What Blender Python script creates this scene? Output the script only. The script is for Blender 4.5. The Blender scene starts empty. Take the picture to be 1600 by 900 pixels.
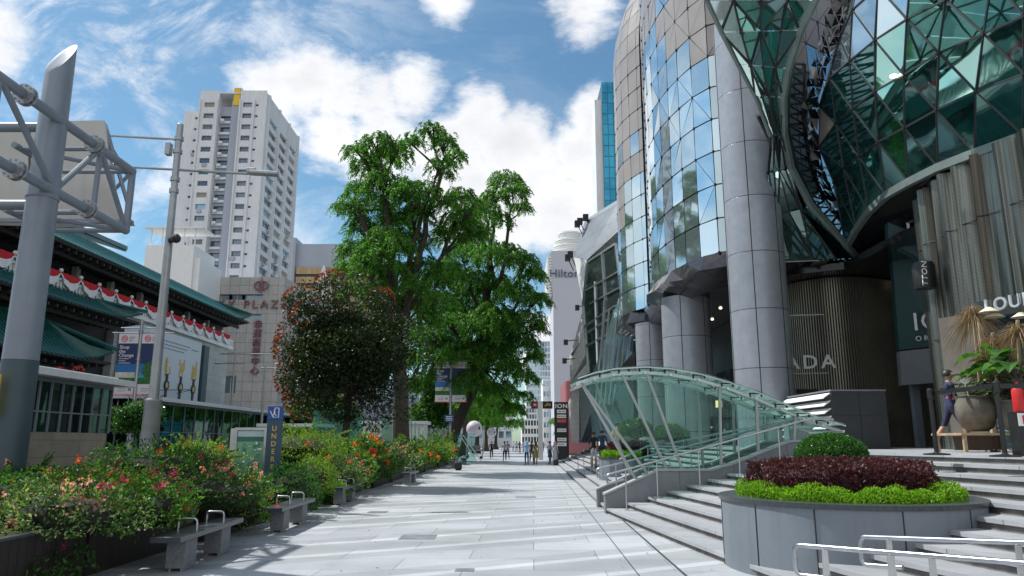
import bpy, bmesh, math, random
import numpy as np
from mathutils import Vector, Matrix
R=math.radians
random.seed(7); NR=np.random.RandomState(11)
scene=bpy.context.scene
col=scene.collection
# ---------------------------------------------------------------- camera
FP=1155.0; PITCH=math.atan(240/FP); CH=1.6
cam_d=bpy.data.cameras.new('camera'); cam=bpy.data.objects.new('camera',cam_d); col.objects.link(cam)
cam.location=(0,0,CH); cam.rotation_euler=(math.pi/2+PITCH,0,0)
cam_d.sensor_width=36; cam_d.lens=FP/1600*36; cam_d.clip_start=.05; cam_d.clip_end=6000
scene.camera=cam
cP,sP=math.cos(PITCH),math.sin(PITCH)
def ray(px,py):
    u=(px-800)/FP; v=(450-py)/FP
    return Vector((u,cP-v*sP,sP+v*cP))
def W(px,py,t): return Vector((0,0,CH))+ray(px,py)*t          # t = depth along the view axis
def WY(px,py,Y): r=ray(px,py); return Vector((0,0,CH))+r*(Y/r.y)
def WX(px,py,X): r=ray(px,py); return Vector((0,0,CH))+r*(X/r.x)
def G(px,py,z=0.): r=ray(px,py); return Vector((0,0,CH))+r*((z-CH)/r.z)
# ---------------------------------------------------------------- helpers
def tag(o,label=None,cat=None,group=None,kind=None):
    if label: o['label']=label
    if cat: o['category']=cat
    if group: o['group']=group
    if kind: o['kind']=kind
    return o
def empty(name,loc,label,cat,group=None,rz=0):
    o=bpy.data.objects.new(name,None); col.objects.link(o); o.location=loc; o.rotation_euler=(0,0,rz)
    o.empty_display_size=.1
    return tag(o,label,cat,group)
def offset_of(p):
    v=Vector((0,0,0))
    while p is not None: v+=p.location; p=p.parent
    return v
def link_mesh(name,me,parent=None,local=False,label=None):
    o=bpy.data.objects.new(name,me); col.objects.link(o)
    if parent is not None:
        o.parent=parent
        if not local: me.transform(Matrix.Translation(-offset_of(parent)))
    elif not local and len(me.vertices):
        n=len(me.vertices); a=np.empty(n*3,dtype=np.float32); me.vertices.foreach_get('co',a); a=a.reshape(-1,3)
        mn=a.min(0); mx=a.max(0); c=Vector((float(mn[0]+mx[0])/2,float(mn[1]+mx[1])/2,float(mn[2])))
        me.transform(Matrix.Translation(-c)); o.location=c
    if label: o['label']=label
    return o
class MB:
    def __init__(s): s.v=[]; s.f=[]; s.m=[]
    def quad(s,a,b,c,d,m=0): s.poly([a,b,c,d],m)
    def poly(s,pts,m=0):
        n=len(s.v); s.v+= [tuple(p) for p in pts]; s.f.append(tuple(range(n,n+len(pts)))); s.m.append(m)
    def box(s,x0,x1,y0,y1,z0,z1,m=0):
        n=len(s.v); s.v+=[(x,y,z) for z in (z0,z1) for y in (y0,y1) for x in (x0,x1)]
        for f in ((0,2,3,1),(4,5,7,6),(0,1,5,4),(2,6,7,3),(0,4,6,2),(1,3,7,5)):
            s.f.append(tuple(n+i for i in f)); s.m.append(m)
    def obox(s,c,ux,uy,uz,m=0):        # centre + three half-axis vectors
        c=Vector(c);ux=Vector(ux);uy=Vector(uy);uz=Vector(uz)
        n=len(s.v); s.v+=[tuple(c+ux*a+uy*b+uz*d) for d in (-1,1) for b in (-1,1) for a in (-1,1)]
        for f in ((0,2,3,1),(4,5,7,6),(0,1,5,4),(2,6,7,3),(0,4,6,2),(1,3,7,5)):
            s.f.append(tuple(n+i for i in f)); s.m.append(m)
    def bar(s,a,b,w,h,m=0,up=(0,0,1)):
        a=Vector(a);b=Vector(b);d=(b-a); L=d.length
        if L<1e-6: return
        d/=L; x=d.cross(Vector(up)); 
        if x.length<1e-4: x=d.cross(Vector((1,0,0)))
        x.normalize(); z=x.cross(d)
        s.obox((a+b)/2,x*w/2,d*L/2,z*h/2,m)
    def tube(s,a,b,r,r2=None,n=8,m=0,caps=True):
        s.path([a,b],[r,r if r2 is None else r2],n,m,caps)
    def path(s,pts,r,n=8,m=0,caps=True,closed=False):
        pts=[Vector(p) for p in pts]; K=len(pts)
        if not isinstance(r,(list,tuple)): r=[r]*K
        prev=None; base=len(s.v)
        for i,p in enumerate(pts):
            if closed: d=(pts[(i+1)%K]-pts[i-1])
            else: d=(pts[min(i+1,K-1)]-pts[max(i-1,0)])
            if d.length<1e-9: d=Vector((0,0,1))
            d.normalize()
            if prev is None:
                x=d.cross(Vector((0,0,1)))
                if x.length<1e-3: x=d.cross(Vector((0,1,0)))
            else:
                x=prev-d*prev.dot(d)
                if x.length<1e-4: x=d.orthogonal()
            x.normalize(); prev=x; y=d.cross(x)
            for k in range(n):
                a=2*math.pi*k/n; s.v.append(tuple(p+(x*math.cos(a)+y*math.sin(a))*r[i]))
        for i in range(K if closed else K-1):
            j=(i+1)%K
            for k in range(n):
                k2=(k+1)%n
                s.f.append((base+i*n+k,base+i*n+k2,base+j*n+k2,base+j*n+k)); s.m.append(m)
        if caps and not closed:
            s.f.append(tuple(base+k for k in range(n))[::-1]); s.m.append(m)
            s.f.append(tuple(base+(K-1)*n+k for k in range(n))); s.m.append(m)
    def lathe(s,prof,cx,cy,n=24,m=0,sx=1,sy=1,z0=0):
        base=len(s.v); K=len(prof)
        for r,z in prof:
            for k in range(n):
                a=2*math.pi*k/n; s.v.append((cx+r*sx*math.cos(a),cy+r*sy*math.sin(a),z+z0))
        for i in range(K-1):
            for k in range(n):
                k2=(k+1)%n; s.f.append((base+i*n+k,base+i*n+k2,base+(i+1)*n+k2,base+(i+1)*n+k)); s.m.append(m)
        if prof[-1][0]>1e-4: s.f.append(tuple(base+(K-1)*n+k for k in range(n))); s.m.append(m)
        if prof[0][0]>1e-4: s.f.append(tuple(base+k for k in range(n))[::-1]); s.m.append(m)
    def prism(s,poly,z0,z1,m=0):
        n=len(s.v);K=len(poly); s.v+=[(x,y,z0) for x,y in poly]+[(x,y,z1) for x,y in poly]
        s.f.append(tuple(range(n,n+K))[::-1]); s.f.append(tuple(range(n+K,n+2*K))); s.m+=[m,m]
        for i in range(K):
            j=(i+1)%K; s.f.append((n+i,n+j,n+K+j,n+K+i)); s.m.append(m)
    def yprism(s,poly,y0,y1,m=0):      # poly in x,z extruded along y
        n=len(s.v);K=len(poly); s.v+=[(x,y0,z) for x,z in poly]+[(x,y1,z) for x,z in poly]
        s.f.append(tuple(range(n,n+K))); s.f.append(tuple(range(n+K,n+2*K))[::-1]); s.m+=[m,m]
        for i in range(K):
            j=(i+1)%K; s.f.append((n+j,n+i,n+K+i,n+K+j)); s.m.append(m)
    def slabpoly(s,pts,off,m=0):       # polygon with thickness vector
        off=Vector(off); pts=[Vector(p) for p in pts]; K=len(pts); n=len(s.v)
        s.v+=[tuple(p) for p in pts]+[tuple(p+off) for p in pts]
        s.f.append(tuple(range(n,n+K))); s.f.append(tuple(range(n+K,n+2*K))[::-1]); s.m+=[m,m]
        for i in range(K):
            j=(i+1)%K; s.f.append((n+j,n+i,n+K+i,n+K+j)); s.m.append(m)
    def sphere(s,c,r,nu=12,nv=8,m=0,sz=1.):
        prof=[(max(r*math.sin(math.pi*i/nv),1e-5),-r*sz*math.cos(math.pi*i/nv)) for i in range(nv+1)]
        s.lathe(prof,c[0],c[1],nu,m,1,1,c[2])
    def build(s,name,mats,parent=None,smooth=False,local=False,label=None,bevel=0):
        me=bpy.data.meshes.new(name); me.from_pydata(s.v,[],s.f)
        if not isinstance(mats,(list,tuple)): mats=[mats]
        for mm in mats: me.materials.append(mm)
        if len(mats)>1: me.polygons.foreach_set('material_index',s.m)
        me.update()
        if smooth=='auto':
            me.polygons.foreach_set('use_smooth',[True]*len(me.polygons))
            bm=bmesh.new(); bm.from_mesh(me)
            for e in bm.edges:
                if len(e.link_faces)==2 and e.calc_face_angle(0)>R(38): e.smooth=False
            bm.to_mesh(me); bm.free()
        elif smooth: me.polygons.foreach_set('use_smooth',[True]*len(me.polygons))
        o=link_mesh(name,me,parent,local,label)
        if bevel:
            b=o.modifiers.new('bevel','BEVEL'); b.width=bevel; b.segments=1; b.limit_method='ANGLE'; b.angle_limit=R(50)
        return o
def copy_tree(o,parent=None):
    c=o.copy(); col.objects.link(c); c.parent=parent
    for ch in list(o.children): copy_tree(ch,c)
    return c
# ---------------------------------------------------------------- materials
def mat(name): 
    m=bpy.data.materials.new(name); m.use_nodes=True; return m
def nd(nt,t,**kw):
    n=nt.nodes.new(t)
    for k,v in kw.items():
        if k.startswith('i_'): n.inputs[k[2:].replace('_',' ')].default_value=v
        else: setattr(n,k,v)
    return n
def ramp(nt,fac,stops):
    r=nt.nodes.new('ShaderNodeValToRGB'); nt.links.new(fac,r.inputs[0])
    el=r.color_ramp.elements
    while len(el)<len(stops): el.new(.5)
    for e,(p,c) in zip(el,stops): e.position=p; e.color=(*c,1) if len(c)==3 else c
    return r.outputs[0]
def mixc(nt,f,a,b,mode='MIX'):
    n=nt.nodes.new('ShaderNodeMix'); n.data_type='RGBA'; n.blend_type=mode
    for s,x in ((n.inputs[0],f),(n.inputs[6],a),(n.inputs[7],b)):
        if isinstance(x,bpy.types.NodeSocket): nt.links.new(x,s)
        elif isinstance(x,(int,float)): s.default_value=x
        else: s.default_value=(*x,1) if len(x)==3 else x
    return n.outputs[2]
def math_(nt,op,a,b=0.,c=0.):
    n=nt.nodes.new('ShaderNodeMath'); n.operation=op
    for s,x in zip(n.inputs,(a,b,c)):
        if isinstance(x,bpy.types.NodeSocket): nt.links.new(x,s)
        else: s.default_value=x
    return n.outputs[0]
def coord(nt,kind='Object',scale=(1,1,1),rot=(0,0,0),loc=(0,0,0)):
    tc=nt.nodes.new('ShaderNodeTexCoord')
    src=tc.outputs[kind]
    if kind=='World':pass
    mp=nt.nodes.new('ShaderNodeMapping'); mp.inputs['Scale'].default_value=scale; mp.inputs['Rotation'].default_value=rot; mp.inputs['Location'].default_value=loc
    nt.links.new(src,mp.inputs[0]); return mp.outputs[0]
def gpos(nt,scale=(1,1,1),rot=(0,0,0)):
    g=nt.nodes.new('ShaderNodeNewGeometry'); mp=nt.nodes.new('ShaderNodeMapping'); mp.inputs['Scale'].default_value=scale; mp.inputs['Rotation'].default_value=rot
    nt.links.new(g.outputs['Position'],mp.inputs[0]); return mp.outputs[0]
def noise(nt,vec,s,d=4,r=.55,dist=0):
    n=nt.nodes.new('ShaderNodeTexNoise'); n.inputs['Scale'].default_value=s; n.inputs['Detail'].default_value=d; n.inputs['Roughness'].default_value=r; n.inputs['Distortion'].default_value=dist
    nt.links.new(vec,n.inputs['Vector']); return n.outputs[0]
def bump(nt,h,st=.2,dist=.01):
    b=nt.nodes.new('ShaderNodeBump'); b.inputs['Strength'].default_value=st; b.inputs['Distance'].default_value=dist
    nt.links.new(h,b.inputs['Height']); return b.outputs[0]
def simple(name,c,rough=.6,metal=0.,var=.12,scale=3.,bmp=.0,spec=.5,emit=None,dirt=0.,c2=None):
    m=mat(name); nt=m.node_tree; p=nt.nodes['Principled BSDF']
    v=gpos(nt); n=noise(nt,v,scale,5)
    a=tuple(max(0,x*(1-var)) for x in c); b=tuple(min(1,x*(1+var)) for x in (c2 or c))
    cc=ramp(nt,n,[(.3,a),(.7,b)])
    if dirt:
        st=noise(nt,gpos(nt,(6,6,.5)),.9,5,.6); cc=mixc(nt,math_(nt,'MULTIPLY',ramp(nt,st,[(.5,(0,0,0)),(.75,(1,1,1))]),dirt),cc,tuple(x*.35 for x in c))
    nt.links.new(cc,p.inputs['Base Color'])
    p.inputs['Roughness'].default_value=rough; p.inputs['Metallic'].default_value=metal; p.inputs['Specular IOR Level'].default_value=spec
    rr=nt.nodes.new('ShaderNodeMapRange'); nt.links.new(n,rr.inputs[0]); rr.inputs[3].default_value=max(rough-.1,.02); rr.inputs[4].default_value=min(rough+.1,1)
    nt.links.new(rr.outputs[0],p.inputs['Roughness'])
    if bmp: nt.links.new(bump(nt,noise(nt,v,scale*12,4),bmp,.01),p.inputs['Normal'])
    if emit: p.inputs['Emission Color'].default_value=(*c,1); p.inputs['Emission Strength'].default_value=emit
    return m
def panelled(name,c,cell,line=(.05,.05,.05),lw=.02,rough=.5,metal=0,var=.06,axis='XZ',rot=0,offset=0.,dirt=.15,bmp=.1,spec=.5):
    """stone/metal cladding: joints of a brick texture in world metres"""
    m=mat(name); nt=m.node_tree; p=nt.nodes['Principled BSDF']
    g=nt.nodes.new('ShaderNodeNewGeometry'); sx=nt.nodes.new('ShaderNodeSeparateXYZ'); nt.links.new(g.outputs['Position'],sx.inputs[0])
    cb=nt.nodes.new('ShaderNodeCombineXYZ')
    if axis=='XZ': a=math_(nt,'ADD',sx.outputs[0],sx.outputs[1]); b=sx.outputs[2]
    else: a=sx.outputs[0]; b=sx.outputs[1]
    nt.links.new(a,cb.inputs[0]); nt.links.new(b,cb.inputs[1])
    mp=nt.nodes.new('ShaderNodeMapping'); mp.inputs['Rotation'].default_value=(0,0,rot); nt.links.new(cb.outputs[0],mp.inputs[0])
    br=nt.nodes.new('ShaderNodeTexBrick'); nt.links.new(mp.outputs[0],br.inputs[0]); br.offset=offset
    br.inputs['Color1'].default_value=(*[x*(1-var) for x in c],1); br.inputs['Color2'].default_value=(*[min(1,x*(1+var)) for x in c],1)
    br.inputs['Mortar'].default_value=(*line,1); br.inputs['Scale'].default_value=1; br.inputs['Brick Width'].default_value=cell[0]; br.inputs['Row Height'].default_value=cell[1]
    br.inputs['Mortar Size'].default_value=lw/2; br.inputs['Mortar Smooth'].default_value=.1; br.inputs['Bias'].default_value=0
    n=noise(nt,gpos(nt),2.5,6,.6); cc=mixc(nt,.5,br.outputs[0],ramp(nt,n,[(.3,(.42,.42,.42)),(.7,(.62,.62,.62))]),'OVERLAY')
    if dirt:
        st=noise(nt,gpos(nt,(3,3,.35)),.8,6,.65); cc=mixc(nt,math_(nt,'MULTIPLY',ramp(nt,st,[(.45,(0,0,0)),(.8,(1,1,1))]),dirt),cc,tuple(x*.45 for x in c))
    nt.links.new(cc,p.inputs['Base Color']); p.inputs['Roughness'].default_value=rough; p.inputs['Metallic'].default_value=metal; p.inputs['Specular IOR Level'].default_value=spec
    h=math_(nt,'ADD',math_(nt,'MULTIPLY',br.outputs[1],-1.),math_(nt,'MULTIPLY',noise(nt,gpos(nt),60,3),bmp))
    nt.links.new(bump(nt,h,.35,.01),p.inputs['Normal'])
    return m
def leafm(name,cols,trans=.45,rough=.5,spread=1.):
    m=mat(name); nt=m.node_tree; p=nt.nodes['Principled BSDF']; out=nt.nodes['Material Output']
    g=nt.nodes.new('ShaderNodeNewGeometry'); rnd=g.outputs['Random Per Island']
    n=noise(nt,gpos(nt),1.3,3)
    f=math_(nt,'ADD',math_(nt,'MULTIPLY',rnd,.6),math_(nt,'MULTIPLY',n,.55)); 
    f=math_(nt,'SUBTRACT',f,.08)
    k=len(cols); c=ramp(nt,f,[(i/(k-1)*.8+.1,cc) for i,cc in enumerate(cols)])
    nt.links.new(c,p.inputs['Base Color']); p.inputs['Roughness'].default_value=rough; p.inputs['Specular IOR Level'].default_value=.35
    t=nt.nodes.new('ShaderNodeBsdfTranslucent'); c2=mixc(nt,1.,c,(1.5,1.7,.7),'MULTIPLY'); nt.links.new(c2,t.inputs[0])
    mx=nt.nodes.new('ShaderNodeMixShader'); mx.inputs[0].default_value=trans; nt.links.new(p.outputs[0],mx.inputs[1]); nt.links.new(t.outputs[0],mx.inputs[2]); nt.links.new(mx.outputs[0],out.inputs[0])
    return m
def glassm(name,tint,refl=.12,rcol=(.8,.95,.9),rough=.02,wav=.02,film=0.,fcol=(.1,.2,.18),wscale=.5,fm=.8):
    """architectural glass: tinted see-through + fresnel mirror + a body colour (film)"""
    m=mat(name); nt=m.node_tree; nt.nodes.remove(nt.nodes['Principled BSDF']); out=nt.nodes['Material Output']
    tr=nt.nodes.new('ShaderNodeBsdfTransparent'); tr.inputs[0].default_value=(*tint,1)
    gl=nt.nodes.new('ShaderNodeBsdfGlossy'); gl.inputs[0].default_value=(*rcol,1); gl.inputs['Roughness'].default_value=rough
    df=nt.nodes.new('ShaderNodeBsdfDiffuse'); df.inputs[0].default_value=(*fcol,1)
    nb=bump(nt,noise(nt,gpos(nt),wscale,2),1.,wav); nt.links.new(nb,gl.inputs['Normal'])
    m1=nt.nodes.new('ShaderNodeMixShader'); m1.inputs[0].default_value=film; nt.links.new(tr.outputs[0],m1.inputs[1]); nt.links.new(df.outputs[0],m1.inputs[2])
    lw=nt.nodes.new('ShaderNodeLayerWeight'); lw.inputs[0].default_value=.35
    f=math_(nt,'MINIMUM',math_(nt,'ADD',math_(nt,'MULTIPLY',lw.outputs['Fresnel'],fm),refl),1.)
    m2=nt.nodes.new('ShaderNodeMixShader'); nt.links.new(f,m2.inputs[0]); nt.links.new(m1.outputs[0],m2.inputs[1]); nt.links.new(gl.outputs[0],m2.inputs[2])
    nt.links.new(m2.outputs[0],out.inputs[0]); return m
def mirror(name,c,rough=.03,wav=.02,ws=.6,metal=.92):
    m=mat(name); nt=m.node_tree; p=nt.nodes['Principled BSDF']; g=nt.nodes.new('ShaderNodeNewGeometry')
    a=tuple(x*.8 for x in c); b=tuple(min(1,x*1.15) for x in c)
    nt.links.new(ramp(nt,g.outputs['Random Per Island'],[(0,a),(1,b)]),p.inputs['Base Color'])
    p.inputs['Metallic'].default_value=metal; p.inputs['Roughness'].default_value=rough
    nt.links.new(bump(nt,noise(nt,gpos(nt),ws,2),1.,wav),p.inputs['Normal']); return m
M={}
M['steel']=simple('brushed steel',(.55,.56,.56),.3,.9,.08,8)
M['chrome']=simple('polished steel tube',(.40,.41,.43),.33,1.,.15,7)
M['greypaint']=simple('grey painted steel',(.19,.22,.26),.45,.1,.08,2,dirt=.15)
M['darkpaint']=simple('dark blue grey paint',(.045,.075,.09),.5,0,.1,2)
M['galv']=simple('galvanised steel',(.33,.35,.36),.42,.6,.12,3,dirt=.2)
M['cream']=simple('cream sheet metal',(.46,.44,.41),.5,.0,.05,1,dirt=.25)
M['black']=simple('black paint',(.012,.012,.013),.45,0,.2,5)
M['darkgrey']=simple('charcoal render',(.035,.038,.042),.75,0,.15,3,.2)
M['white']=simple('white paint',(.78,.78,.76),.5,0,.04,3,dirt=.12)
M['whiteroof']=simple('white roof sheet',(.72,.74,.76),.35,0,.04,3,dirt=.15)
M['red']=simple('red enamel',(.55,.02,.02),.35,0,.08,3)
M['redcloth']=simple('red bunting cloth',(.50,.012,.02),.8,0,.15,6)
M['whitecloth']=simple('white bunting cloth',(.72,.72,.74),.8,0,.06,6)
M['navy']=simple('navy print',(.012,.03,.11),.5,0,.1,3)
M['signblue']=simple('sign blue',(.015,.07,.28),.45,0,.08,3)
M['signgreyblue']=simple('slate sign blue',(.03,.07,.11),.45,0,.12,3,dirt=.2)
M['gold']=simple('gold lettering',(.55,.38,.12),.4,.5,.1,9)
M['letterwhite']=simple('white lettering',(.8,.8,.8),.4,0,.03,4)
M['hiltonblue']=simple('slate lettering',(.07,.11,.17),.5,0,.05,4)
M['yellow']=simple('sign yellow',(.75,.48,.02),.45,0,.05,4)
M['granite']=simple('grey granite',(.17,.185,.20),.55,0,.22,26,.15,dirt=.25)
M['granitedark']=simple('dark granite',(.045,.052,.058),.3,0,.3,40,.08)
M['brown']=panelled('dark ribbed planter boards',(.022,.014,.013),(.14,5.),(.004,.003,.003),.02,.6,0,.25,dirt=.3)
M['soil']=simple('soil',(.03,.02,.015),.95,0,.3,10,.4)
M['gravel']=simple('pale gravel',(.34,.32,.29),.9,0,.45,40,.8)
M['bark']=simple('tree bark',(.055,.042,.032),.95,0,.35,7,.9)
M['terracotta']=simple('aged stone pot',(.115,.10,.08),.8,0,.35,5,.4,dirt=.3)
M['timber']=simple('pale timber',(.36,.26,.16),.6,0,.2,6)
M['asphalt']=simple('asphalt',(.05,.05,.052),.9,0,.2,12,.3)
M['skin']=simple('skin',(.36,.20,.13),.55,0,.06,6)
M['hair']=simple('black hair',(.012,.010,.009),.5,0,.2,20)
# ================================================================ LIGHT
SUN_AZ=(-.82,.40); SUN_EL=55
def make_world():
    w=bpy.data.worlds.new('World'); scene.world=w; w.use_nodes=True; nt=w.node_tree
    bg=nt.nodes['Background']; bg.inputs[1].default_value=.094
    sky=nt.nodes.new('ShaderNodeTexSky'); sky.sky_type='NISHITA'; sky.sun_disc=False
    sky.sun_elevation=R(SUN_EL); sky.sun_rotation=math.atan2(SUN_AZ[0],SUN_AZ[1]); sky.air_density=1.0; sky.dust_density=.6; sky.ozone_density=2.5
    tc=nt.nodes.new('ShaderNodeTexCoord'); d=tc.outputs['Generated']
    def vm(op,a,b=None,s=None):
        n=nt.nodes.new('ShaderNodeVectorMath'); n.operation=op; nt.links.new(a,n.inputs[0])
        if b is not None:
            if isinstance(b,bpy.types.NodeSocket): nt.links.new(b,n.inputs[1])
            else: n.inputs[1].default_value=b
        if s is not None: n.inputs['Scale'].default_value=s
        return n
    # cumulus banks: soft lobes at real sky directions, broken up by fractal noise
    wn=nt.nodes.new('ShaderNodeTexNoise'); wn.inputs['Scale'].default_value=5; wn.inputs['Detail'].default_value=8; wn.inputs['Roughness'].default_value=.62
    nt.links.new(d,wn.inputs['Vector'])
    blobs=[(425,165,75,1),(480,140,80,1),(530,150,90,1),(590,165,95,1),(640,150,80,1),(600,230,120,1),(700,225,100,1),(520,210,95,1),(450,205,70,.85),
           (745,190,75,1),(800,230,85,1),(720,300,110,1),(840,270,85,1),(870,330,85,1),(905,240,70,1),(930,200,60,1),(960,300,90,1),(790,330,90,1),
           (10,60,110,.72),(60,160,90,.62),(250,160,70,.6),(255,85,40,.6),(910,20,75,.85),(700,0,60,.7),(860,520,60,.6),(850,560,70,.66),
           (1100,200,130,1),(1250,60,160,.8),(1500,250,220,1),(1900,100,300,.8),(-300,250,260,1),(-700,100,300,1),(-1400,200,500,1),(-2500,100,900,1),(-150,60,150,.7),(400,300,60,.45)]  # off-frame left banks are added to pale the reflections in the mirror glass
    acc=None
    for (px,py,r,s) in blobs:
        c=ray(px,py); L=c.length; c=c/L
        ds=vm('DISTANCE',d,tuple(c)).outputs['Value']
        rr=r/FP/L*1.35
        mr=nt.nodes.new('ShaderNodeMapRange'); mr.interpolation_type='SMOOTHSTEP'; nt.links.new(ds,mr.inputs[0]); mr.inputs[1].default_value=rr; mr.inputs[2].default_value=0; mr.inputs[3].default_value=0; mr.inputs[4].default_value=s
        acc=mr.outputs[0] if acc is None else math_(nt,'MAXIMUM',acc,mr.outputs[0])
    # clouds behind the camera (only met in reflections and light)
    back=nt.nodes.new('ShaderNodeSeparateXYZ'); nt.links.new(d,back.inputs[0])
    bk=nt.nodes.new('ShaderNodeMapRange'); nt.links.new(back.outputs[1],bk.inputs[0]); bk.inputs[1].default_value=.1; bk.inputs[2].default_value=-.5; bk.inputs[3].default_value=0; bk.inputs[4].default_value=.74
    acc=math_(nt,'MAXIMUM',acc,bk.outputs[0])
    n1=noise(nt,d,4.5,9,.6,.3); n2=noise(nt,vm('MULTIPLY',d,(1,1,2.2)).outputs[0],12,8,.62,.2)
    nn=math_(nt,'ADD',math_(nt,'MULTIPLY',n1,.62),math_(nt,'MULTIPLY',n2,.38))
    dens=math_(nt,'ADD',math_(nt,'MULTIPLY',acc,.62),math_(nt,'MULTIPLY',math_(nt,'SUBTRACT',nn,.5),1.9))
    cov=nt.nodes.new('ShaderNodeMapRange'); cov.interpolation_type='SMOOTHSTEP'; nt.links.new(dens,cov.inputs[0]); cov.inputs[1].default_value=.15; cov.inputs[2].default_value=.50
    # thin high cirrus over the left half of the sky
    mp=nt.nodes.new('ShaderNodeMapping'); mp.inputs['Rotation'].default_value=(.3,.5,.6); mp.inputs['Scale'].default_value=(2.2,9,5); nt.links.new(d,mp.inputs[0])
    ci=noise(nt,mp.outputs[0],1.6,9,.68,.8); ci2=noise(nt,d,3.2,5,.6)
    cl_=nt.nodes.new('ShaderNodeMapRange'); cl_.interpolation_type='SMOOTHSTEP'; nt.links.new(back.outputs[0],cl_.inputs[0]); cl_.inputs[1].default_value=-.08; cl_.inputs[2].default_value=-.42; cl_.inputs[3].default_value=.12; cl_.inputs[4].default_value=1.
    cm=nt.nodes.new('ShaderNodeMapRange'); cm.interpolation_type='SMOOTHSTEP'; nt.links.new(math_(nt,'ADD',ci,math_(nt,'MULTIPLY',math_(nt,'SUBTRACT',ci2,.5),.7)),cm.inputs[0]); cm.inputs[1].default_value=.44; cm.inputs[2].default_value=.72; cm.inputs[3].default_value=0; cm.inputs[4].default_value=.85
    cirr=math_(nt,'MULTIPLY',cm.outputs[0],cl_.outputs[0])
    # brightness inside a cloud
    sh=nt.nodes.new('ShaderNodeMapRange'); nt.links.new(dens,sh.inputs[0]); sh.inputs[1].default_value=.3; sh.inputs[2].default_value=.85; sh.inputs[3].default_value=9.8; sh.inputs[4].default_value=7.6
    n3=noise(nt,vm('ADD',d,(.02,.02,.03)).outputs[0],8,6,.6)
    br=math_(nt,'MULTIPLY',sh.outputs[0],math_(nt,'ADD',math_(nt,'MULTIPLY',n3,.5),.75))
    cc=nt.nodes.new('ShaderNodeCombineColor'); nt.links.new(br,cc.inputs[0]); nt.links.new(math_(nt,'MULTIPLY',br,1.01),cc.inputs[1]); nt.links.new(math_(nt,'MULTIPLY',br,1.04),cc.inputs[2])
    # a thin veil low down
    base=mixc(nt,1.,sky.outputs[0],(.84,1.13,1.12),'MULTIPLY')
    nt.links.new(mixc(nt,math_(nt,'MAXIMUM',cov.outputs[0],cirr),base,cc.outputs[0]),bg.inputs[0])
make_world()
sl=bpy.data.lights.new('sun','SUN'); so=bpy.data.objects.new('sun',sl); col.objects.link(so)
sl.energy=4.9; sl.angle=R(.6); sl.color=(1,.985,.95)
e=R(SUN_EL); k=math.hypot(*SUN_AZ)
sd=Vector((SUN_AZ[0]/k*math.cos(e),SUN_AZ[1]/k*math.cos(e),math.sin(e)))
so.rotation_euler=sd.to_track_quat('Z','Y').to_euler(); so.location=(0,0,50)
vs=scene.view_settings; vs.view_transform='Standard'; vs.look='None'; vs.gamma=1; vs.exposure=.22; vs.use_curve_mapping=False
scene.cycles.max_bounces=7; scene.cycles.transparent_max_bounces=12; scene.cycles.glossy_bounces=4; scene.cycles.diffuse_bounces=3
scene.cycles.sample_clamp_indirect=4
# ================================================================ GROUND
def sheet(name,poly,z,mt,label=None):
    b=MB(); b.poly([(x,y,z) for x,y in poly]); o=b.build(name,mt); tag(o,kind='structure'); return o
M['ground']=simple('ground concrete',(.16,.16,.155),.9,0,.2,.3)
sheet('ground',[(-1500,-1500),(1500,-1500),(1500,1500),(-1500,1500)],-.01,M['ground'])
# promenade slabs
m=mat('granite paving slabs'); nt=m.node_tree; p=nt.nodes['Principled BSDF']
v=gpos(nt,(1,1,1),(0,0,R(1.6)))
br=nt.nodes.new('ShaderNodeTexBrick'); nt.links.new(v,br.inputs[0]); br.offset=.5
for kk,vv in (('Scale',1),('Brick Width',1.8),('Row Height',.9),('Mortar Size',.006),('Mortar Smooth',.1),('Bias',0)): br.inputs[kk].default_value=vv
br.inputs['Color1'].default_value=(.30,.315,.33,1); br.inputs['Color2'].default_value=(.385,.40,.41,1); br.inputs['Mortar'].default_value=(.15,.15,.15,1)
# sweeping paler and darker bands of slabs
wv=nt.nodes.new('ShaderNodeTexWave'); nt.links.new(gpos(nt,(.36,.36,1),(0,0,R(-30))),wv.inputs[0]); wv.inputs['Scale'].default_value=.26; wv.inputs['Distortion'].default_value=.8; wv.inputs['Detail'].default_value=0; wv.bands_direction='Y'
band=ramp(nt,wv.outputs[1],[(.0,(.55,.55,.56)),(.22,(.56,.56,.57)),(.26,(.47,.47,.475)),(.62,(.47,.47,.475)),(.65,(.66,.66,.66)),(.80,(.66,.66,.66)),(.83,(.49,.49,.49)),(1,(.44,.44,.44))])
c=mixc(nt,1.,br.outputs[0],band,'OVERLAY')
v2=nt.nodes.new('ShaderNodeTexVoronoi'); nt.links.new(gpos(nt,(.8,1.6,1),(0,0,R(1.6))),v2.inputs[0]); v2.inputs['Scale'].default_value=1
n=noise(nt,gpos(nt),.45,7,.65); c=mixc(nt,.55,c,ramp(nt,n,[(.3,(.40,.40,.40)),(.7,(.60,.60,.60))]),'OVERLAY')
n2=noise(nt,gpos(nt),40,4,.6); c=mixc(nt,.35,c,ramp(nt,n2,[(.25,(.35,.35,.35)),(.75,(.65,.65,.65))]),'OVERLAY')
vo=nt.nodes.new('ShaderNodeTexVoronoi'); nt.links.new(gpos(nt),vo.inputs[0]); vo.inputs['Scale'].default_value=1.3; vo.inputs['Randomness'].default_value=1
c=mixc(nt,math_(nt,'MULTIPLY',ramp(nt,vo.outputs[0],[(.022,(1,1,1)),(.040,(0,0,0))]),.55),c,(.11,.11,.11))
st=noise(nt,gpos(nt,(1,.45,1)),2.2,7,.7); c=mixc(nt,math_(nt,'MULTIPLY',ramp(nt,st,[(.55,(0,0,0)),(.75,(1,1,1))]),.35),c,(.20,.20,.195))
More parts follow.
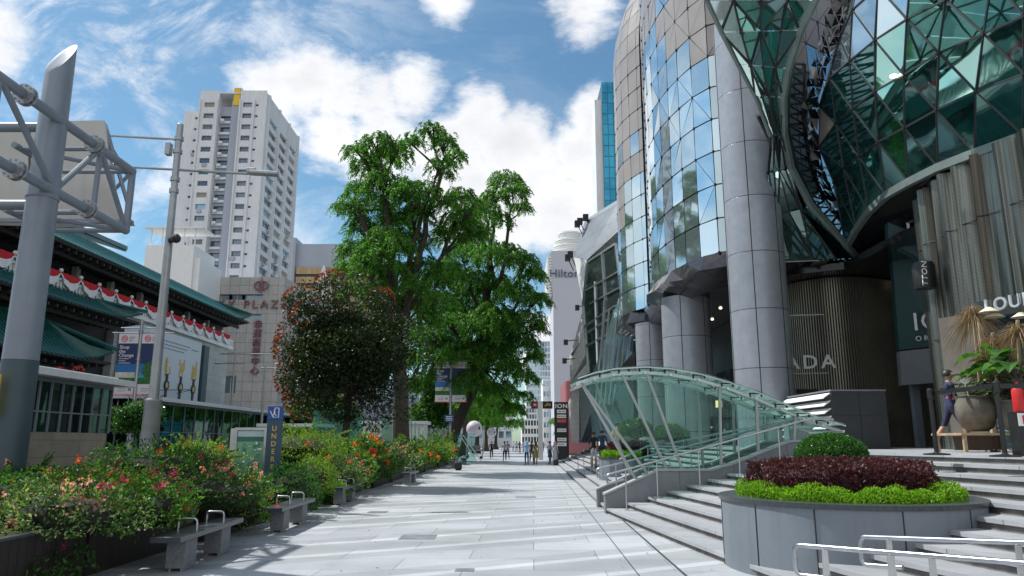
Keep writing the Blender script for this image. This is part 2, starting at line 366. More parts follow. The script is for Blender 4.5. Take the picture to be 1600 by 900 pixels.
nt.links.new(c,p.inputs['Base Color']); p.inputs['Roughness'].default_value=.5
rr=nt.nodes.new('ShaderNodeMapRange'); nt.links.new(n,rr.inputs[0]); rr.inputs[3].default_value=.32; rr.inputs[4].default_value=.6; nt.links.new(rr.outputs[0],p.inputs['Roughness'])
h=math_(nt,'ADD',math_(nt,'MULTIPLY',br.outputs[1],-1.),math_(nt,'MULTIPLY',n2,.1)); nt.links.new(bump(nt,h,.3,.006),p.inputs['Normal'])
M['paving']=m
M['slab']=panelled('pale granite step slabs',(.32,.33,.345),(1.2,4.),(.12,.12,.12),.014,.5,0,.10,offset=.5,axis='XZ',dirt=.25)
m=M['slab']
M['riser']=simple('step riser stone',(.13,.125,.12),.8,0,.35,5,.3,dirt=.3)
sheet('promenade_paving',[(-8.5,-40),(14,-40),(14,20),(16,60),(20,260),(-8,260),(-8.5,30)],.004,M['paving'])
# asphalt road beyond the planters, with kerb and lane marks
sheet('road',[(-26,-40),(-9.2,-40),(-9.2,120),(-6,400),(-30,400),(-26,120)],.004,M['asphalt'])
b=MB(); b.box(-9.4,-9.1,-40,120,0,.14); tag(b.build('road_kerb',M['slab']),kind='structure')
b=MB()
for xx in (-13.4,-17.6,-21.8):
    for i in range(24): b.box(xx-.06,xx+.06,-20+i*6,-17+i*6,.008,.010)
tag(b.build('lane_markings',M['white']),kind='structure')
for (x_,y_,s_) in ((-1.6,13.2,.3),(.4,22.5,.3),(-3.1,17.8,.22),(-.6,9.9,.12)):
    b=MB(); b.box(x_-s_,x_+s_,y_-s_,y_+s_,.0045,.009); o=b.build('drain_cover',M['galv']); tag(o,kind='structure')
# two drainage seams running up the street
def seam(x0,x1,w):
    b=MB(); b.poly([(x0-w,-5,.008),(x0+w,-5,.008),(x1+w,90,.008),(x1-w,90,.008)]); tag(b.build('drain_seam',M['darkgrey']),kind='structure')
seam(1.70,4.4,.018); seam(1.12,3.9,.008)
# ================================================================ STAIRS
RISE=.127; TERR=11*RISE
def nose(k,Y):
    s=17.4-Y
    x=2.18+.46*(k-1)
    if s>0:
        x+=.08*s+.0025*s*s
        if s>8.3: x+=.055*(s-8.3)**2*max(0,(7-k)/6)
    else: x+=.030*(-s)
    return x
Ys=[-12+i*.6 for i in range(50)]+[18+i*2.2 for i in range(20)]
tread=MB(); ris=MB()
for k in range(1,12):
    z=RISE*k
    for y0,y1 in zip(Ys[:-1],Ys[1:]):
        xa,xb=nose(k,y0),nose(k,y1)
        if k<11: xc,xd=nose(k+1,y0)+.06,nose(k+1,y1)+.06
        else: xc=xd=60.
        o_=.035
        # tread slab 45 mm thick with an overhanging edge
        tread.quad((xa-o_,y0,z),(xc,y0,z),(xd,y1,z),(xb-o_,y1,z))
        tread.quad((xa-o_,y0,z-.05),(xa-o_,y0,z),(xb-o_,y1,z),(xb-o_,y1,z-.05))
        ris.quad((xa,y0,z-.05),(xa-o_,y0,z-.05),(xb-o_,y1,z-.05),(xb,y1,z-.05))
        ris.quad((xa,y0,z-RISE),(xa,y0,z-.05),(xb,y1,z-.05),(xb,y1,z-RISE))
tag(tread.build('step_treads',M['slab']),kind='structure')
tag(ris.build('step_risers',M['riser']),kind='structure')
# ================================================================ LEAVES
def leafverts(C,D,L,Wd,rs=NR,fold=.25):
    """C centres, D unit axes, L lengths, Wd widths -> 4 verts per leaf"""
    N=len(C); rv=rs.normal(size=(N,3)); S=np.cross(D,rv); S/=np.linalg.norm(S,axis=1,keepdims=True)+1e-9
    Nn=np.cross(D,S); L=np.asarray(L).reshape(-1,1)*np.ones((N,1)); Wd=np.asarray(Wd).reshape(-1,1)*np.ones((N,1))
    V=np.stack([C-D*L/2,C+S*Wd/2+Nn*Wd*fold,C+D*L/2,C-S*Wd/2+Nn*Wd*fold],1)
    return V.reshape(-1,3)
def mesh_quads(name,V,mt,parent=None,extra=None,label=None):
    """V: (4N,3)"""
    n=len(V)//4; me=bpy.data.meshes.new(name)
    me.vertices.add(n*4); me.vertices.foreach_set('co',V.astype(np.float32).ravel())
    me.loops.add(n*4); me.loops.foreach_set('vertex_index',np.arange(n*4,dtype=np.int32))
    me.polygons.add(n); me.polygons.foreach_set('loop_start',np.arange(0,n*4,4,dtype=np.int32)); me.polygons.foreach_set('loop_total',np.full(n,4,dtype=np.int32))
    me.materials.append(mt); me.update(); me.validate()
    return link_mesh(name,me,parent,False,label)
def unit(a): return a/(np.linalg.norm(a,axis=1,keepdims=True)+1e-9)
def lump(D,seed,amp=.22,f=2.3):
    r=np.random.RandomState(seed); s=np.zeros(len(D))
    for i in range(5):
        k=r.normal(size=3)*f*(1+.5*i); s+=np.sin(D@k+r.uniform(0,6))*amp/(1+.6*i)
    return 1+s
def shell_pts(c,rad,N,seed,lo=.72,hi=1.05,amp=.18,f=2.3,zmin=-.6):
    r=np.random.RandomState(seed); D=unit(r.normal(size=(int(N*1.6),3))); D=D[D[:,2]>zmin][:N]
    rr=lump(D,seed,amp,f)*(lo+(hi-lo)*r.uniform(0,1,len(D))**.6)
    return np.array(c)+D*np.array(rad)*rr[:,None],D
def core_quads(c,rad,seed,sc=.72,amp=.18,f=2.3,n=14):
    # lumpy inner body filling a shrub; its dark colour paints the inner shade
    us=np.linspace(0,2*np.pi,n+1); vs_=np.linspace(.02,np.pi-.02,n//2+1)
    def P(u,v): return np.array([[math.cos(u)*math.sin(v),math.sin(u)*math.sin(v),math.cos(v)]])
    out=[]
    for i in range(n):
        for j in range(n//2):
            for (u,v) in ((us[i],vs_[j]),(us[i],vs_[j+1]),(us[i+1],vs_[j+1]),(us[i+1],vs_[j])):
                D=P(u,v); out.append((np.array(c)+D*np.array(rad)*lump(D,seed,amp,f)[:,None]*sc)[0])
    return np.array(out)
LM={}
M['shade_core']=simple('painted shrub shade',(.022,.020,.012),.95,0,.5,30,.8)  # dark core colour stands in for the shade deep inside shrubs
LM['green']=leafm('mid green leaves',[(.012,.048,.010),(.035,.11,.016),(.10,.22,.03)],.4)
LM['yellowgreen']=leafm('yellow green leaves',[(.05,.11,.012),(.12,.21,.025),(.22,.31,.04)],.4)
LM['cream']=leafm('cream variegated leaves',[(.015,.06,.012),(.05,.15,.025),(.34,.42,.20)],.35)
LM['pinkish']=leafm('pink and cream leaves',[(.012,.045,.010),(.035,.11,.02),(.13,.21,.06),(.48,.38,.30)],.35)
LM['orange']=leafm('orange tinted leaves',[(.015,.06,.010),(.04,.13,.016),(.11,.24,.03),(.24,.19,.04)],.4)
LM['olive']=leafm('dusky leaves',[(.010,.035,.008),(.028,.08,.015),(.09,.13,.035)],.35)
LM['dark']=leafm('dark hedge leaves',[(.008,.022,.006),(.016,.042,.010),(.035,.075,.018)],.25)
LM['lime']=leafm('lime ground cover leaves',[(.05,.15,.008),(.13,.28,.012),(.27,.44,.03)],.45)
LM['purple']=leafm('purple leaves',[(.022,.008,.012),(.055,.014,.022),(.14,.035,.04)],.3)
LM['glossy']=leafm('glossy green leaves',[(.015,.055,.012),(.035,.12,.022),(.07,.20,.03)],.25,.32)
LM['tree']=leafm('feathery tree leaves',[(.011,.045,.012),(.030,.108,.018),(.085,.23,.026),(.17,.30,.04)],.5)
LM['tree2']=leafm('bright street tree leaves',[(.03,.10,.010),(.07,.21,.02),(.15,.33,.03)],.5)
LM['redtree']=leafm('dark leaves turning red',[(.006,.016,.006),(.012,.030,.008),(.028,.05,.012),(.045,.035,.012)],.3)
LM['redtip']=leafm('red young leaves',[(.07,.014,.010),(.17,.03,.02),(.34,.08,.035)],.5)
LM['magenta']=leafm('magenta bracts',[(.45,.01,.12),(.75,.03,.25)],.4)
LM['coral']=leafm('coral bracts',[(.60,.05,.03),(.80,.16,.05)],.4)
LM['pink']=leafm('pale pink bracts',[(.55,.18,.20),(.75,.35,.32)],.4)
LM['straw']=leafm('dry straw fronds',[(.14,.085,.045),(.24,.16,.09),(.34,.25,.15)],.15)
LM['maroon']=leafm('maroon maple leaves',[(.10,.008,.010),(.22,.02,.02)],.4)
def shrub(name,c,rad,N,leaf,mt,label,cat='bush',group=None,flowers=None,seed=0,ls=.06,amp=.2,sprigs=0,core=True,lo=.7,f=2.3,up=.25):
    root=empty(name,(c[0],c[1],c[2]-rad[2]*.8),label,cat,group)
    P,D=shell_pts(c,rad,N,seed,lo,1.06,amp,f)
    r=np.random.RandomState(seed+5)
    ax=unit(D*.6+r.normal(size=D.shape)*.6+np.array([0,0,up]))
    V=leafverts(P,ax,r.uniform(.5,1.6,len(P))*leaf,r.uniform(.35,.65,len(P))*leaf,r)
    Vs=[V]
    for i in range(sprigs):      # shoots that stick out of the mass
        a=r.uniform(0,6.28); el=r.uniform(.3,1.4); d=np.array([math.cos(a)*math.cos(el),math.sin(a)*math.cos(el),math.sin(el)])
        st=np.array(c)+d*np.array(rad)*.85; L=r.uniform(.15,.45)*max(rad); nn=int(L/leaf*4)+3
        t=np.linspace(0,1,nn)[:,None]; bend=np.array([d[0],d[1],0])*.3-np.array([0,0,.25])
        C=st+d*L*t+bend*L*t*t; ax2=unit(d+r.normal(size=(nn,3))*.8); C=C+ax2*leaf*.4
        Vs.append(leafverts(C,ax2,leaf*.95,leaf*.5,r))
    mesh_quads('foliage',np.concatenate(Vs),LM[mt],root)
    if core: mesh_quads('inner_shade_core',core_quads(c,rad,seed,lo-.08,amp,f),M['shade_core'],root)
    if flowers:
        fV={}
        for (fm,nf,sz) in flowers:
            Pf,Df=shell_pts(c,rad,nf,seed+31+nf,1.0,1.1,amp,f,-.1)
            Cs=[];As=[]
            for q,dq in zip(Pf,Df):
                kk=r.randint(9,20); off=r.normal(size=(kk,3))*sz*.6; Cs.append(q+off); As.append(unit(dq+r.normal(size=(kk,3))))
            for C1,A1 in zip(Cs,As): fV.setdefault(fm,[]).append(leafverts(C1,A1,leaf*.8,leaf*.7,r))
        for fm,l in [(a_,q_) for a_,ql in fV.items() for q_ in ql]: mesh_quads('flower_cluster' ,l,LM[fm],root,label={'magenta':'magenta flower cluster','coral':'coral orange flower cluster','pink':'pale pink flower cluster'}[fm])
    return root
# ================================================================ PLANTERS AND BEDS (left)
PX=lambda Y: -5.18+.012*Y       # front line of the planter boxes
beds=[]
sp=[(-2.5,1.2),(1.3,5.0),(5.1,9.25),(9.45,12.4),(12.6,15.6),(15.8,19.0),(19.2,22.6),(22.8,26.6),(26.8,31.),(31.2,36.),(36.2,41.5),(41.7,47.5),(47.7,54.),(54.2,61)]
pl_lab={2:'near dark ribbed planter box at the bottom left corner',3:'dark ribbed planter box behind the nearest bench',4:'dark ribbed planter box behind the second bench',5:'dark planter box beside the third bench with green shrubs spilling over'}
for i,(a,b_) in enumerate(sp):
    st=.35 if i%2 else 0.
    lab=pl_lab.get(i,'dark planter box number %d along the row, holding flowering shrubs'%(i+1))
    ordw=['','','','','','','seventh','eighth','ninth','tenth','eleventh','twelfth','thirteenth','farthest']
    if i>=6: lab='%s dark planter box counted from the near corner of the flowering row'%ordw[i]
    if i<2: lab='dark planter box %s the frame corner at bottom left'%('just below' if i==1 else 'nearest the camera below')
    t=empty('planter_box',(PX((a+b_)/2)-1,(a+b_)/2,0),lab,'planter','planter boxes along the promenade')
    x1=PX(a)-st*.25; x0=x1-1.9; h=.56+.03*(i%3)
    q=MB(); tk=.05
    q.box(x0,x1,a,a+tk,0,h); q.box(x0,x1,b_-tk,b_,0,h); q.box(x0,x0+tk,a+tk,b_-tk,0,h); q.box(x1-tk,x1,a+tk,b_-tk,0,h)
    q.build('side_boards',M['brown'],t)
    q=MB(); q.box(x0-.02,x1+.02,a-.02,a+.09,h+.002,h+.03); q.box(x0-.02,x1+.02,b_-.09,b_+.02,h+.002,h+.03); q.box(x1-.09,x1+.02,a+.09,b_-.09,h+.002,h+.03); q.box(x0-.02,x0+.09,a+.09,b_-.09,h+.002,h+.03)
    q.build('rim',M['granitedark'],t)
    q=MB(); q.box(x0+tk,x1-tk,a+tk,b_-tk,.3,h-.06); q.build('soil',M['soil'],t)
    # corner pier
    q=MB(); q.box(x1-.32,x1+.05,b_-.55,b_-.02,0,h+.12); q.build('corner_pier',M['brown'],t)
sh=[ # px,py,t, rx,ry,rz, mat, label, flowers  (centres given through pixel and depth)
 (35,870,8.2,.75,.7,.36,'green','dark green shrub trailing over the planter at the bottom left corner',[('magenta',5,.07)]),
 (95,800,8.6,.85,.75,.42,'pinkish','pink and cream variegated shrub at the lower left corner',[('pink',26,.06)]),
 (-20,790,9.3,.8,.8,.5,'green','green shrub at the left frame edge beside the big pole',[('coral',8,.05)]),
 (215,790,9.6,.62,.85,.43,'orange','green shrub with orange leaves beside the pink variegated one',[('coral',9,.05),('magenta',8,.06)]),
 (262,790,10.6,.40,.55,.38,'cream','cream white variegated shrub just behind the first bench',[('pink',8,.04)]),
 (150,762,11.,1.,1.,.46,'orange','orange and green flowering shrub in the second rank at far left',[('coral',6,.05),('magenta',14,.07),('pink',5,.06)]),
 (40,762,11.5,1.,1.,.48,'olive','dusky shrub with coral flowers beside the foot of the big pole',[('coral',6,.05),('magenta',14,.07),('pink',5,.06)]),
 (330,760,12.,.62,.95,.48,'olive','dusky pink leaved shrub behind the gap between first and second bench',[('pink',16,.05)]),
 (260,735,12.8,1.1,1.1,.5,'green','tall green shrub with magenta flowers under the street lamp',[('magenta',16,.08),('coral',5,.06)]),
 (378,780,13.3,.5,.8,.45,'orange','orange tipped shrub in front of the street map board',[('coral',8,.05),('magenta',8,.06)]),
 (306,728,15.,.7,1.2,.40,'yellowgreen','yellow green shrub to the left of the street map board',[('coral',8,.06)]),
 (372,762,15.3,.6,.8,.30,'cream','cream flecked shrub at the foot of the street map board',[('magenta',4,.06),('coral',8,.05)]),
 (455,770,16.,.62,.9,.62,'glossy','round dense green bush beside the blue underpass sign',None),
 (490,750,18.,.6,.9,.6,'yellowgreen','feathery light green bush behind the round dense one',None),
 (520,745,20.5,.8,1.3,.55,'pinkish','pale variegated bush with coral flowers beyond the feathery bush',[('coral',14,.06)]),
 (470,705,21.,1.3,1.4,.55,'yellowgreen','yellow green bush in front of the shattered glass box',[('coral',5,.06)]),
 (550,730,23.5,.9,1.5,.6,'orange','orange flowered bush in the middle of the row',[('coral',14,.07)]),
 (580,735,26.5,.9,1.5,.62,'green','dark green bush with red flowers in the middle of the row',[('coral',10,.06)]),
 (600,722,30.,1.,1.8,.62,'pinkish','dull pink bush near the third bench',[('pink',12,.07)]),
 (560,702,30.,1.6,1.8,.6,'orange','bush with bright coral flowers under the red leaved tree',[('coral',22,.08)]),
 (628,722,34.,1.,2.,.68,'olive','dusky bush beyond the third bench',[('coral',6,.06)]),
 (655,716,39.,1.1,2.4,.75,'yellowgreen','yellowish bush at the foot of the big trunk',[('coral',8,.07)]),
 (676,711,46.,1.1,2.6,.8,'orange','orange tinted bush near the far banner pole',[('pink',10,.08)]),
 (690,708,54.,1.2,3.,.85,'yellowgreen','last yellow green bush of the flowering row',[('coral',8,.08)]),
 (525,772,19.4,.30,.35,.34,'lime','small lime leaved plant spilling beside the second planter gap',None)]
for i,(px,py,t,rx,ry,rz,mt,lab,fl) in enumerate(sh):
    if t<10.9: py+=(6 if i else 14); rz*=.78; rx*=(.9 if i else .6)
    elif t<12.5: py+=14; rz*=.92
    elif t<14: py+=12
    c=W(px,py,t); lf=.055 if t<14 else (.065 if t<22 else .09+.001*t)
    N=int(7.5*(rx*ry+rx*rz+ry*rz)/(lf*lf)*.9); N=max(1500,min(N,9000))
    shrub('flowering_shrub' if fl else 'green_shrub',c,(rx,ry,rz),N,lf*(1.0 if N<9000 else 1.12),mt,lab,'shrub','shrubs in the planter row',fl,seed=100+i,sprigs=26 if fl else 10,amp=.2 if fl else .1)
# trailing stems at the lower left corner
root=empty('trailing_bougainvillea',W(110,870,8.7),'trailing stem with magenta bracts hanging over the planter at lower left','plant')
V=[];Fv=[];r=np.random.RandomState(4); stems=MB()
for q in range(7):
    a=np.array(W(40+q*14,858+r.uniform(-6,6),8.75)); e_=np.array(W(95+q*10,892+r.uniform(-14,10),8.4)); n_=26
    t=np.linspace(0,1,n_)[:,None]; C=a+(e_-a)*t+np.array([0,0,.10])*np.sin(t*3.1); 
    stems.path([tuple(x) for x in C[::5]],.004,4)
    V.append(leafverts(C+r.normal(size=C.shape)*.02,unit(r.normal(size=C.shape)+np.array([.3,-.3,-.6])),.055,.032,r))
mesh_quads('leaf_spray',np.concatenate(V),LM['green'],root); stems.build('stem',M['bark'],root)
for (px,py) in ((58,850),(70,853),(82,858),(95,855)):
    c=np.array(W(px,py,8.35)); Fv.append(leafverts(c+r.normal(size=(22,3))*.028,unit(r.normal(size=(22,3))),.035,.03,r))
mesh_quads('flower_cluster',np.concatenate(Fv),LM['magenta'],root)
# clipped hedge behind the planters
def hedge(y0,y1,x0,x1,z1,lab,seed):
    r=np.random.RandomState(seed); N=int((y1-y0)*1500); 
    P=np.stack([r.uniform(x0,x1,N),r.uniform(y0,y1,N),r.uniform(.15,z1,N)],1)
    side=r.randint(0,4,N); P[side==0,0]=x1+r.normal(size=(side==0).sum())*.03; P[side==1,2]=z1+r.normal(size=(side==1).sum())*.035; P[side==2,1]=y0+r.normal(size=(side==2).sum())*.03; P[side==3,2]=z1+r.normal(size=(side==3).sum())*.03
    V=leafverts(P,unit(r.normal(size=(N,3))+np.array([.2,-.2,.5])),.09,.05,r)
    root=empty('clipped_hedge',((x0+x1)/2,(y0+y1)/2,0),lab,'hedge','clipped hedges along the road'); mesh_quads('foliage',V,LM['dark'],root)
    q=MB(); q.box(x0+.08,x1-.08,y0+.08,y1-.08,.02,z1-.08); q.build('dense_inner_foliage',LM['dark'],root)
hedge(8,16.5,-9.0,-8.2,1.05,'clipped dark hedge at the left edge behind the flowers',1)
hedge(17,30,-8.9,-8.1,1.1,'long clipped dark hedge behind the flowers, below the street lamp',2)
hedge(31,52,-8.8,-7.9,1.15,'far clipped dark hedge in front of the glass pavilion',3)
# ================================================================ BENCHES
def bench(x,y,L,lab,rz=0.):
    t=empty('stone_bench',(0,0,0),lab,'bench','granite benches along the planters')
    q=MB(); q.box(-.185,.185,-L/2,L/2,.385,.455); q.build('seat',M['granitedark'],t,local=True,bevel=.006)
    for s in (-1,1):
        q=MB(); q.box(-.12,.12,s*L*.27-.19,s*L*.27+.19,.035,.383); q.build('leg',M['granite'],t,local=True,bevel=.005)
        q=MB(); q.box(-.085,-.06,s*L*.27-.15,s*L*.27+.15,.0,.033); q.box(.06,.085,s*L*.27-.15,s*L*.27+.15,.0,.033); q.build('foot',M['steel'],t,local=True)
    for yy in (-.22*L,.2*L):
        q=MB(); rr=.018; h=.15
        pts=[]
        for a in range(7):
            an=math.pi-a*math.pi/12; pts.append((0,yy-.12+.045*math.cos(an)+.045,.455+h-.045+.045*math.sin(an)))
        pts=[(0,yy-.12,.456)]+pts
        for a in range(7):
            an=math.pi/2-a*math.pi/12; pts.append((0,yy+.12-.045+.045*math.cos(an),.455+h-.045+.045*math.sin(an)))
        pts.append((0,yy+.12,.456)); pts=[(p[1]-yy,yy,p[2]) for p in pts]
        q.path(pts,rr,10); q.lathe([(.034,.4555),(.034,.462)],-.12,yy,12); q.lathe([(.034,.4555),(.034,.462)],.12,yy,12)
        q.build('armrest',M['chrome'],t,local=True,smooth='auto')
    t.location=(x,y,.005); t.rotation_euler=(0,0,rz); return t
bench(-4.26,10.62,2.4,'nearest granite bench with two steel loops, before the planters',R(2))
bench(-4.24,14.7,2.4,'second granite bench from the camera with two steel loops',R(1))
bench(-4.45,20.4,2.2,'third granite bench, mostly hidden by the lime leaved plant')
bench(-3.95,29.5,2.4,'fourth granite bench, alone before the dull pink bushes',R(-1))
bench(-3.55,46.5,2.4,'fifth granite bench, beside the far banner pole, a bag on the ground by it')
bench(-3.4,54.,2.6,'farthest granite bench, near the cart with the balloon')
q=MB(); q.box(-3.25,-2.85,43.0,43.45,.005,.5); o=q.build('backpack',M['black'],bevel=.08); tag(o,'black bag standing on the paving beside the fifth bench','bag')
# ================================================================ TREES
def limb(b,p0,p1,r0,r1,seed,sag=.12,n=7):
    r=random.Random(seed); p0=Vector(p0);p1=Vector(p1);L=(p1-p0).length
    pts=[];rs=[]
    for i in range(n+1):
        t=i/n; q=p0.lerp(p1,t); j=L*.035*math.sin(t*math.pi)
        q+=Vector((r.uniform(-1,1),r.uniform(-1,1),r.uniform(-.6,.6)))*j; q.z+=L*sag*math.sin(t*math.pi)*.6
        pts.append(q); rs.append(r0+(r1-r0)*t**.8)
    b.path(pts,rs,8); return pts
def weeping(c,r,N,rs,leaf):
    """arching, hanging sprays of small leaves over a clump of branchlets"""
    c=np.array(c); out=[]
    a=rs.uniform(0,2*np.pi,N); el=rs.uniform(-.35,1.35,N); rad=rs.uniform(.35,1.,N)**.7*r
    S=c+np.stack([np.cos(a)*np.cos(el)*rad,np.sin(a)*np.cos(el)*rad,np.sin(el)*rad*.8],1)
    od=np.stack([np.cos(a),np.sin(a),np.full(N,.35)],1)+rs.normal(size=(N,3))*.35; od=unit(od)
    L=rs.uniform(.35,.8,N)*min(r,1.9)*.9
    K=11
    for k in range(K):
        t=(k+.5)/K
        P=S+od*(L*t)[:,None]*.75+np.array([0,0,-1.])*(L*t*t*1.0)[:,None]
        tan=unit(od*.75+np.array([0,0,-2.0])*t)
        side=unit(np.cross(tan,np.array([0,0,1.])+rs.normal(size=(N,3))*.3))
        for sgn in (-1,1):
            ax=unit(tan*.55+side*sgn*.9+np.array([0,0,-.55])+rs.normal(size=(N,3))*.22)
            out.append(leafverts(P+ax*leaf*.55,ax,leaf*rs.uniform(.8,1.3,N),leaf*.34,rs,.1))
    return np.concatenate(out)
def big_tree(name,base,fork,clumps,trunk_r,mt,label,leaf,dens,seed,group=None,cat='tree',forks=None):
    rs=np.random.RandomState(seed); root=empty(name,base,label,cat,group)
    tb=MB(); base=Vector(base); fork=Vector(fork)
    # trunk with root flare
    pts=[];rr=[]
    for i in range(9):
        t=i/8; q=base.lerp(fork,t)+Vector((math.sin(t*5+seed)*.10,math.cos(t*4+seed)*.10,0))*trunk_r*2; pts.append(q); rr.append(trunk_r*(1.5*math.exp(-t*9)+1-.35*t))
    tb.path(pts,rr,12)
    tb.build('trunk',M['bark'],root,smooth=True)
    lb=MB(); subs=forks or []
    sub_pts=[Vector(s) for s in subs]
    for i,s in enumerate(sub_pts): limb(lb,fork if i<99 else fork,s,trunk_r*.5,trunk_r*.22,seed+i,.04)
    Vs=[]
    for i,(c,r) in enumerate(clumps):
        c=Vector(c)
        cand=sub_pts+[fork]; src=min(cand,key=lambda s:(s-c).length+(3 if s.z>c.z else 0))
        lp=limb(lb,src,c,trunk_r*.2,.03,seed*7+i,.03)
        for j in range(5):
            a=rs.uniform(0,6.28); e_=c+Vector((math.cos(a),math.sin(a),rs.uniform(-.2,.7)))*r*.75
            lb.path([lp[-3],c.lerp(e_,.4)+Vector((0,0,r*.1)),e_],[.05,.03,.012],5)
        Vs.append(weeping(c,r,int(dens*r*r),rs,leaf))
    lb.build('limbs',M['bark'],root,smooth=True)
    mesh_quads('crown',np.concatenate(Vs),LM[mt],root)
    return root
def CL(l,t0,jit=1.6,seed=0,sc=1.):
    r=random.Random(seed); o=[]
    for q in l:
        px,py,rp=q[:3]; t=t0+(q[3] if len(q)>3 else r.uniform(-jit,jit)); o.append((W(px,py,t),rp*sc*t/FP))
    return o
# left big weeping tree
base=G(632,697); base=Vector((-6.1,41.5,0))
cl=[(590,225,26),(560,240,24),(615,240,28),(640,222,20),(575,265,26),(672,205,20),(695,225,24),(712,245,18),(690,262,22),(600,290,34),(560,300,26),(545,325,24),(585,330,34),(625,310,32),(650,340,30),
    (735,325,26),(728,360,28),(745,365,24),(715,345,26),(605,420,26,-3),(625,385,24,-3),(590,455,24,-3),(645,450,26,-3),(565,360,28),(555,395,28),(600,380,34),(640,380,32),(668,300,24),(545,420,22),(575,425,26),(620,430,30),(690,320,24),(660,420,30),(700,370,26),(720,310,24),(550,455,20),(600,470,28),(660,480,28),(700,430,28),(735,345,24),
    (600,250,26,3),(620,350,30,3),(580,400,26,-3),(640,300,30,-3),(668,500,24,-2.5),(690,470,24,-3)]
big_tree('weeping_tree',base,W(622,520,41.5),CL(cl,41.5,2.2,3,1.02),.50,'tree','tall weeping feathery tree with dark trunk, left of the pair above the promenade',.17,105,5,'weeping street trees',forks=[W(590,410,41),W(560,330,41),W(640,400,42),W(660,330,41.5),W(690,270,42),W(600,300,41),W(690,400,43)])
# right big tree, further on
base=Vector((-5.6,60,0))
cl=[(790,285,24),(775,310,22),(805,300,20),(815,325,16),(760,330,20),(785,345,18),(740,380,26),(765,400,26),(720,400,28),(790,395,24),(815,410,24),(830,430,22),(700,430,30),(745,440,30),(775,450,30),(805,460,30),
    (840,470,20),(825,500,24),(690,480,30),(720,500,32),(760,500,32),(790,510,32),(815,540,28),(700,540,30),(740,550,30),(775,560,30),(800,580,26),(820,590,18),(690,580,26),(660,560,26),(840,515,16),(780,610,24),(800,640,18),(640,520,26),(625,560,24),(660,600,24),(700,600,26),(735,600,28),(650,470,30),(670,530,30),(720,560,34),(835,560,16),(820,620,14),(770,500,36),(680,440,26),(640,600,18),(730,470,30,4),(770,540,30,4),(700,510,30,-4),(750,520,30,-4),(680,620,18),(655,600,18)]
big_tree('weeping_tree',base,W(755,575,61),CL(cl,61,3.5,9,1.06),.55,'tree','broad weeping tree with a leaning trunk, right of the pair, reaching over the walkway',.235,62,15,'weeping street trees',forks=[W(770,420,61),W(795,350,61),W(735,440,61),W(810,470,61),W(700,500,61),W(790,530,61),W(770,330,61.5)])
# bright street trees further along
for i,(x,y,h,r_,lab) in enumerate(((-5.5,84,13,4.2,'bright green street tree just beyond the weeping pair'),(-5.,104,13,4.4,'second bright street tree beyond the weeping pair'),(-4.5,128,13,5,'bright street tree in the middle distance of the walkway'),(-3.5,160,13,6,'distant street tree at the end of the promenade'),(24,200,13,6,'distant round tree behind the black totem on the right'),(16,215,12,5,'distant tree left of the black totem'))):
    rs=random.Random(i+40); base=Vector((x,y,0)); cl=[]
    for q in range(15):
        a=rs.uniform(0,6.28); rr=rs.uniform(.1,1)*r_; cl.append((Vector((x+math.cos(a)*rr,y+math.sin(a)*rr,h*.34+rs.uniform(0,1)*(h*.6)*(1-rr/r_*.45))),r_*.34))
    big_tree('street_tree',base,Vector((x+.4,y,h*.4)),cl,.32,'tree2',lab,.30,30,50+i,'street trees further along',forks=[Vector((x+1.2,y,h*.6)),Vector((x-1.2,y+.5,h*.62))])
# round bushy trees on the far side of the road
def bush_tree(name,base,c,rad,N,leaf,mt,label,seed,tr=.16,tip=None,cat='tree',group=None,lo=.5,amp=.24,clumpn=0,extra=()):
    root=empty(name,base,label,cat,group); tb=MB(); base=Vector(base); c=Vector(c)
    tb.path([base,base.lerp(c,.4)+Vector((.06,0,0)),base.lerp(c,.75)],[tr*1.3,tr,tr*.7],9); tb.build('trunk',M['bark'],root,smooth=True)
    lb=MB(); st=base.lerp(c,.72); rs=np.random.RandomState(seed); Vs=[]; tips=[]
    P,D=shell_pts(c,(rad[0]*.75,rad[1]*.75,rad[2]*.75),clumpn or 34,seed,.35,1.,amp,2.,-.75)
    if len(extra): P=np.concatenate([P,np.array([tuple(W(*e_)) for e_ in extra])])
    for i,q in enumerate(P):
        q=Vector(q); limb(lb,st,q,tr*.45,.02,seed+i,.05,5)
        cr=rs.uniform(.2,.46)*min(rad)*1.1; k=int(N/len(P)); dd=unit(rs.normal(size=(k,3))); rr=cr*rs.uniform(.3,1,k)**.5
        C=np.array(q)+dd*rr[:,None]*np.array([1.15,1.15,.8]); ax=unit(dd*.7+rs.normal(size=(k,3))*.6+np.array([0,0,-.15]))
        V=leafverts(C,ax,leaf*rs.uniform(.7,1.3,k),leaf*.5,rs); Vs.append(V)
        if tip:
            far=Vector(q)-c; m_=tip[1]
            if (far.x/rad[0]<-.45 or (far.z/rad[2]>.5)) and rs.uniform()<m_:
                k2=int(k*.22); d2=unit(rs.normal(size=(k2,3))+np.array(far.normalized())*1.6); C2=np.array(q)+d2*cr*1.08; tips.append(leafverts(C2,unit(d2+rs.normal(size=(k2,3))*.5),leaf,leaf*.5,rs))
    lb.build('limbs',M['bark'],root,smooth=True); mesh_quads('crown',np.concatenate(Vs),LM[mt],root)
    if tips: mesh_quads('young_leaves',np.concatenate(tips),LM[tip[0]],root,label='red and orange young leaves at the crown edge')
    return root
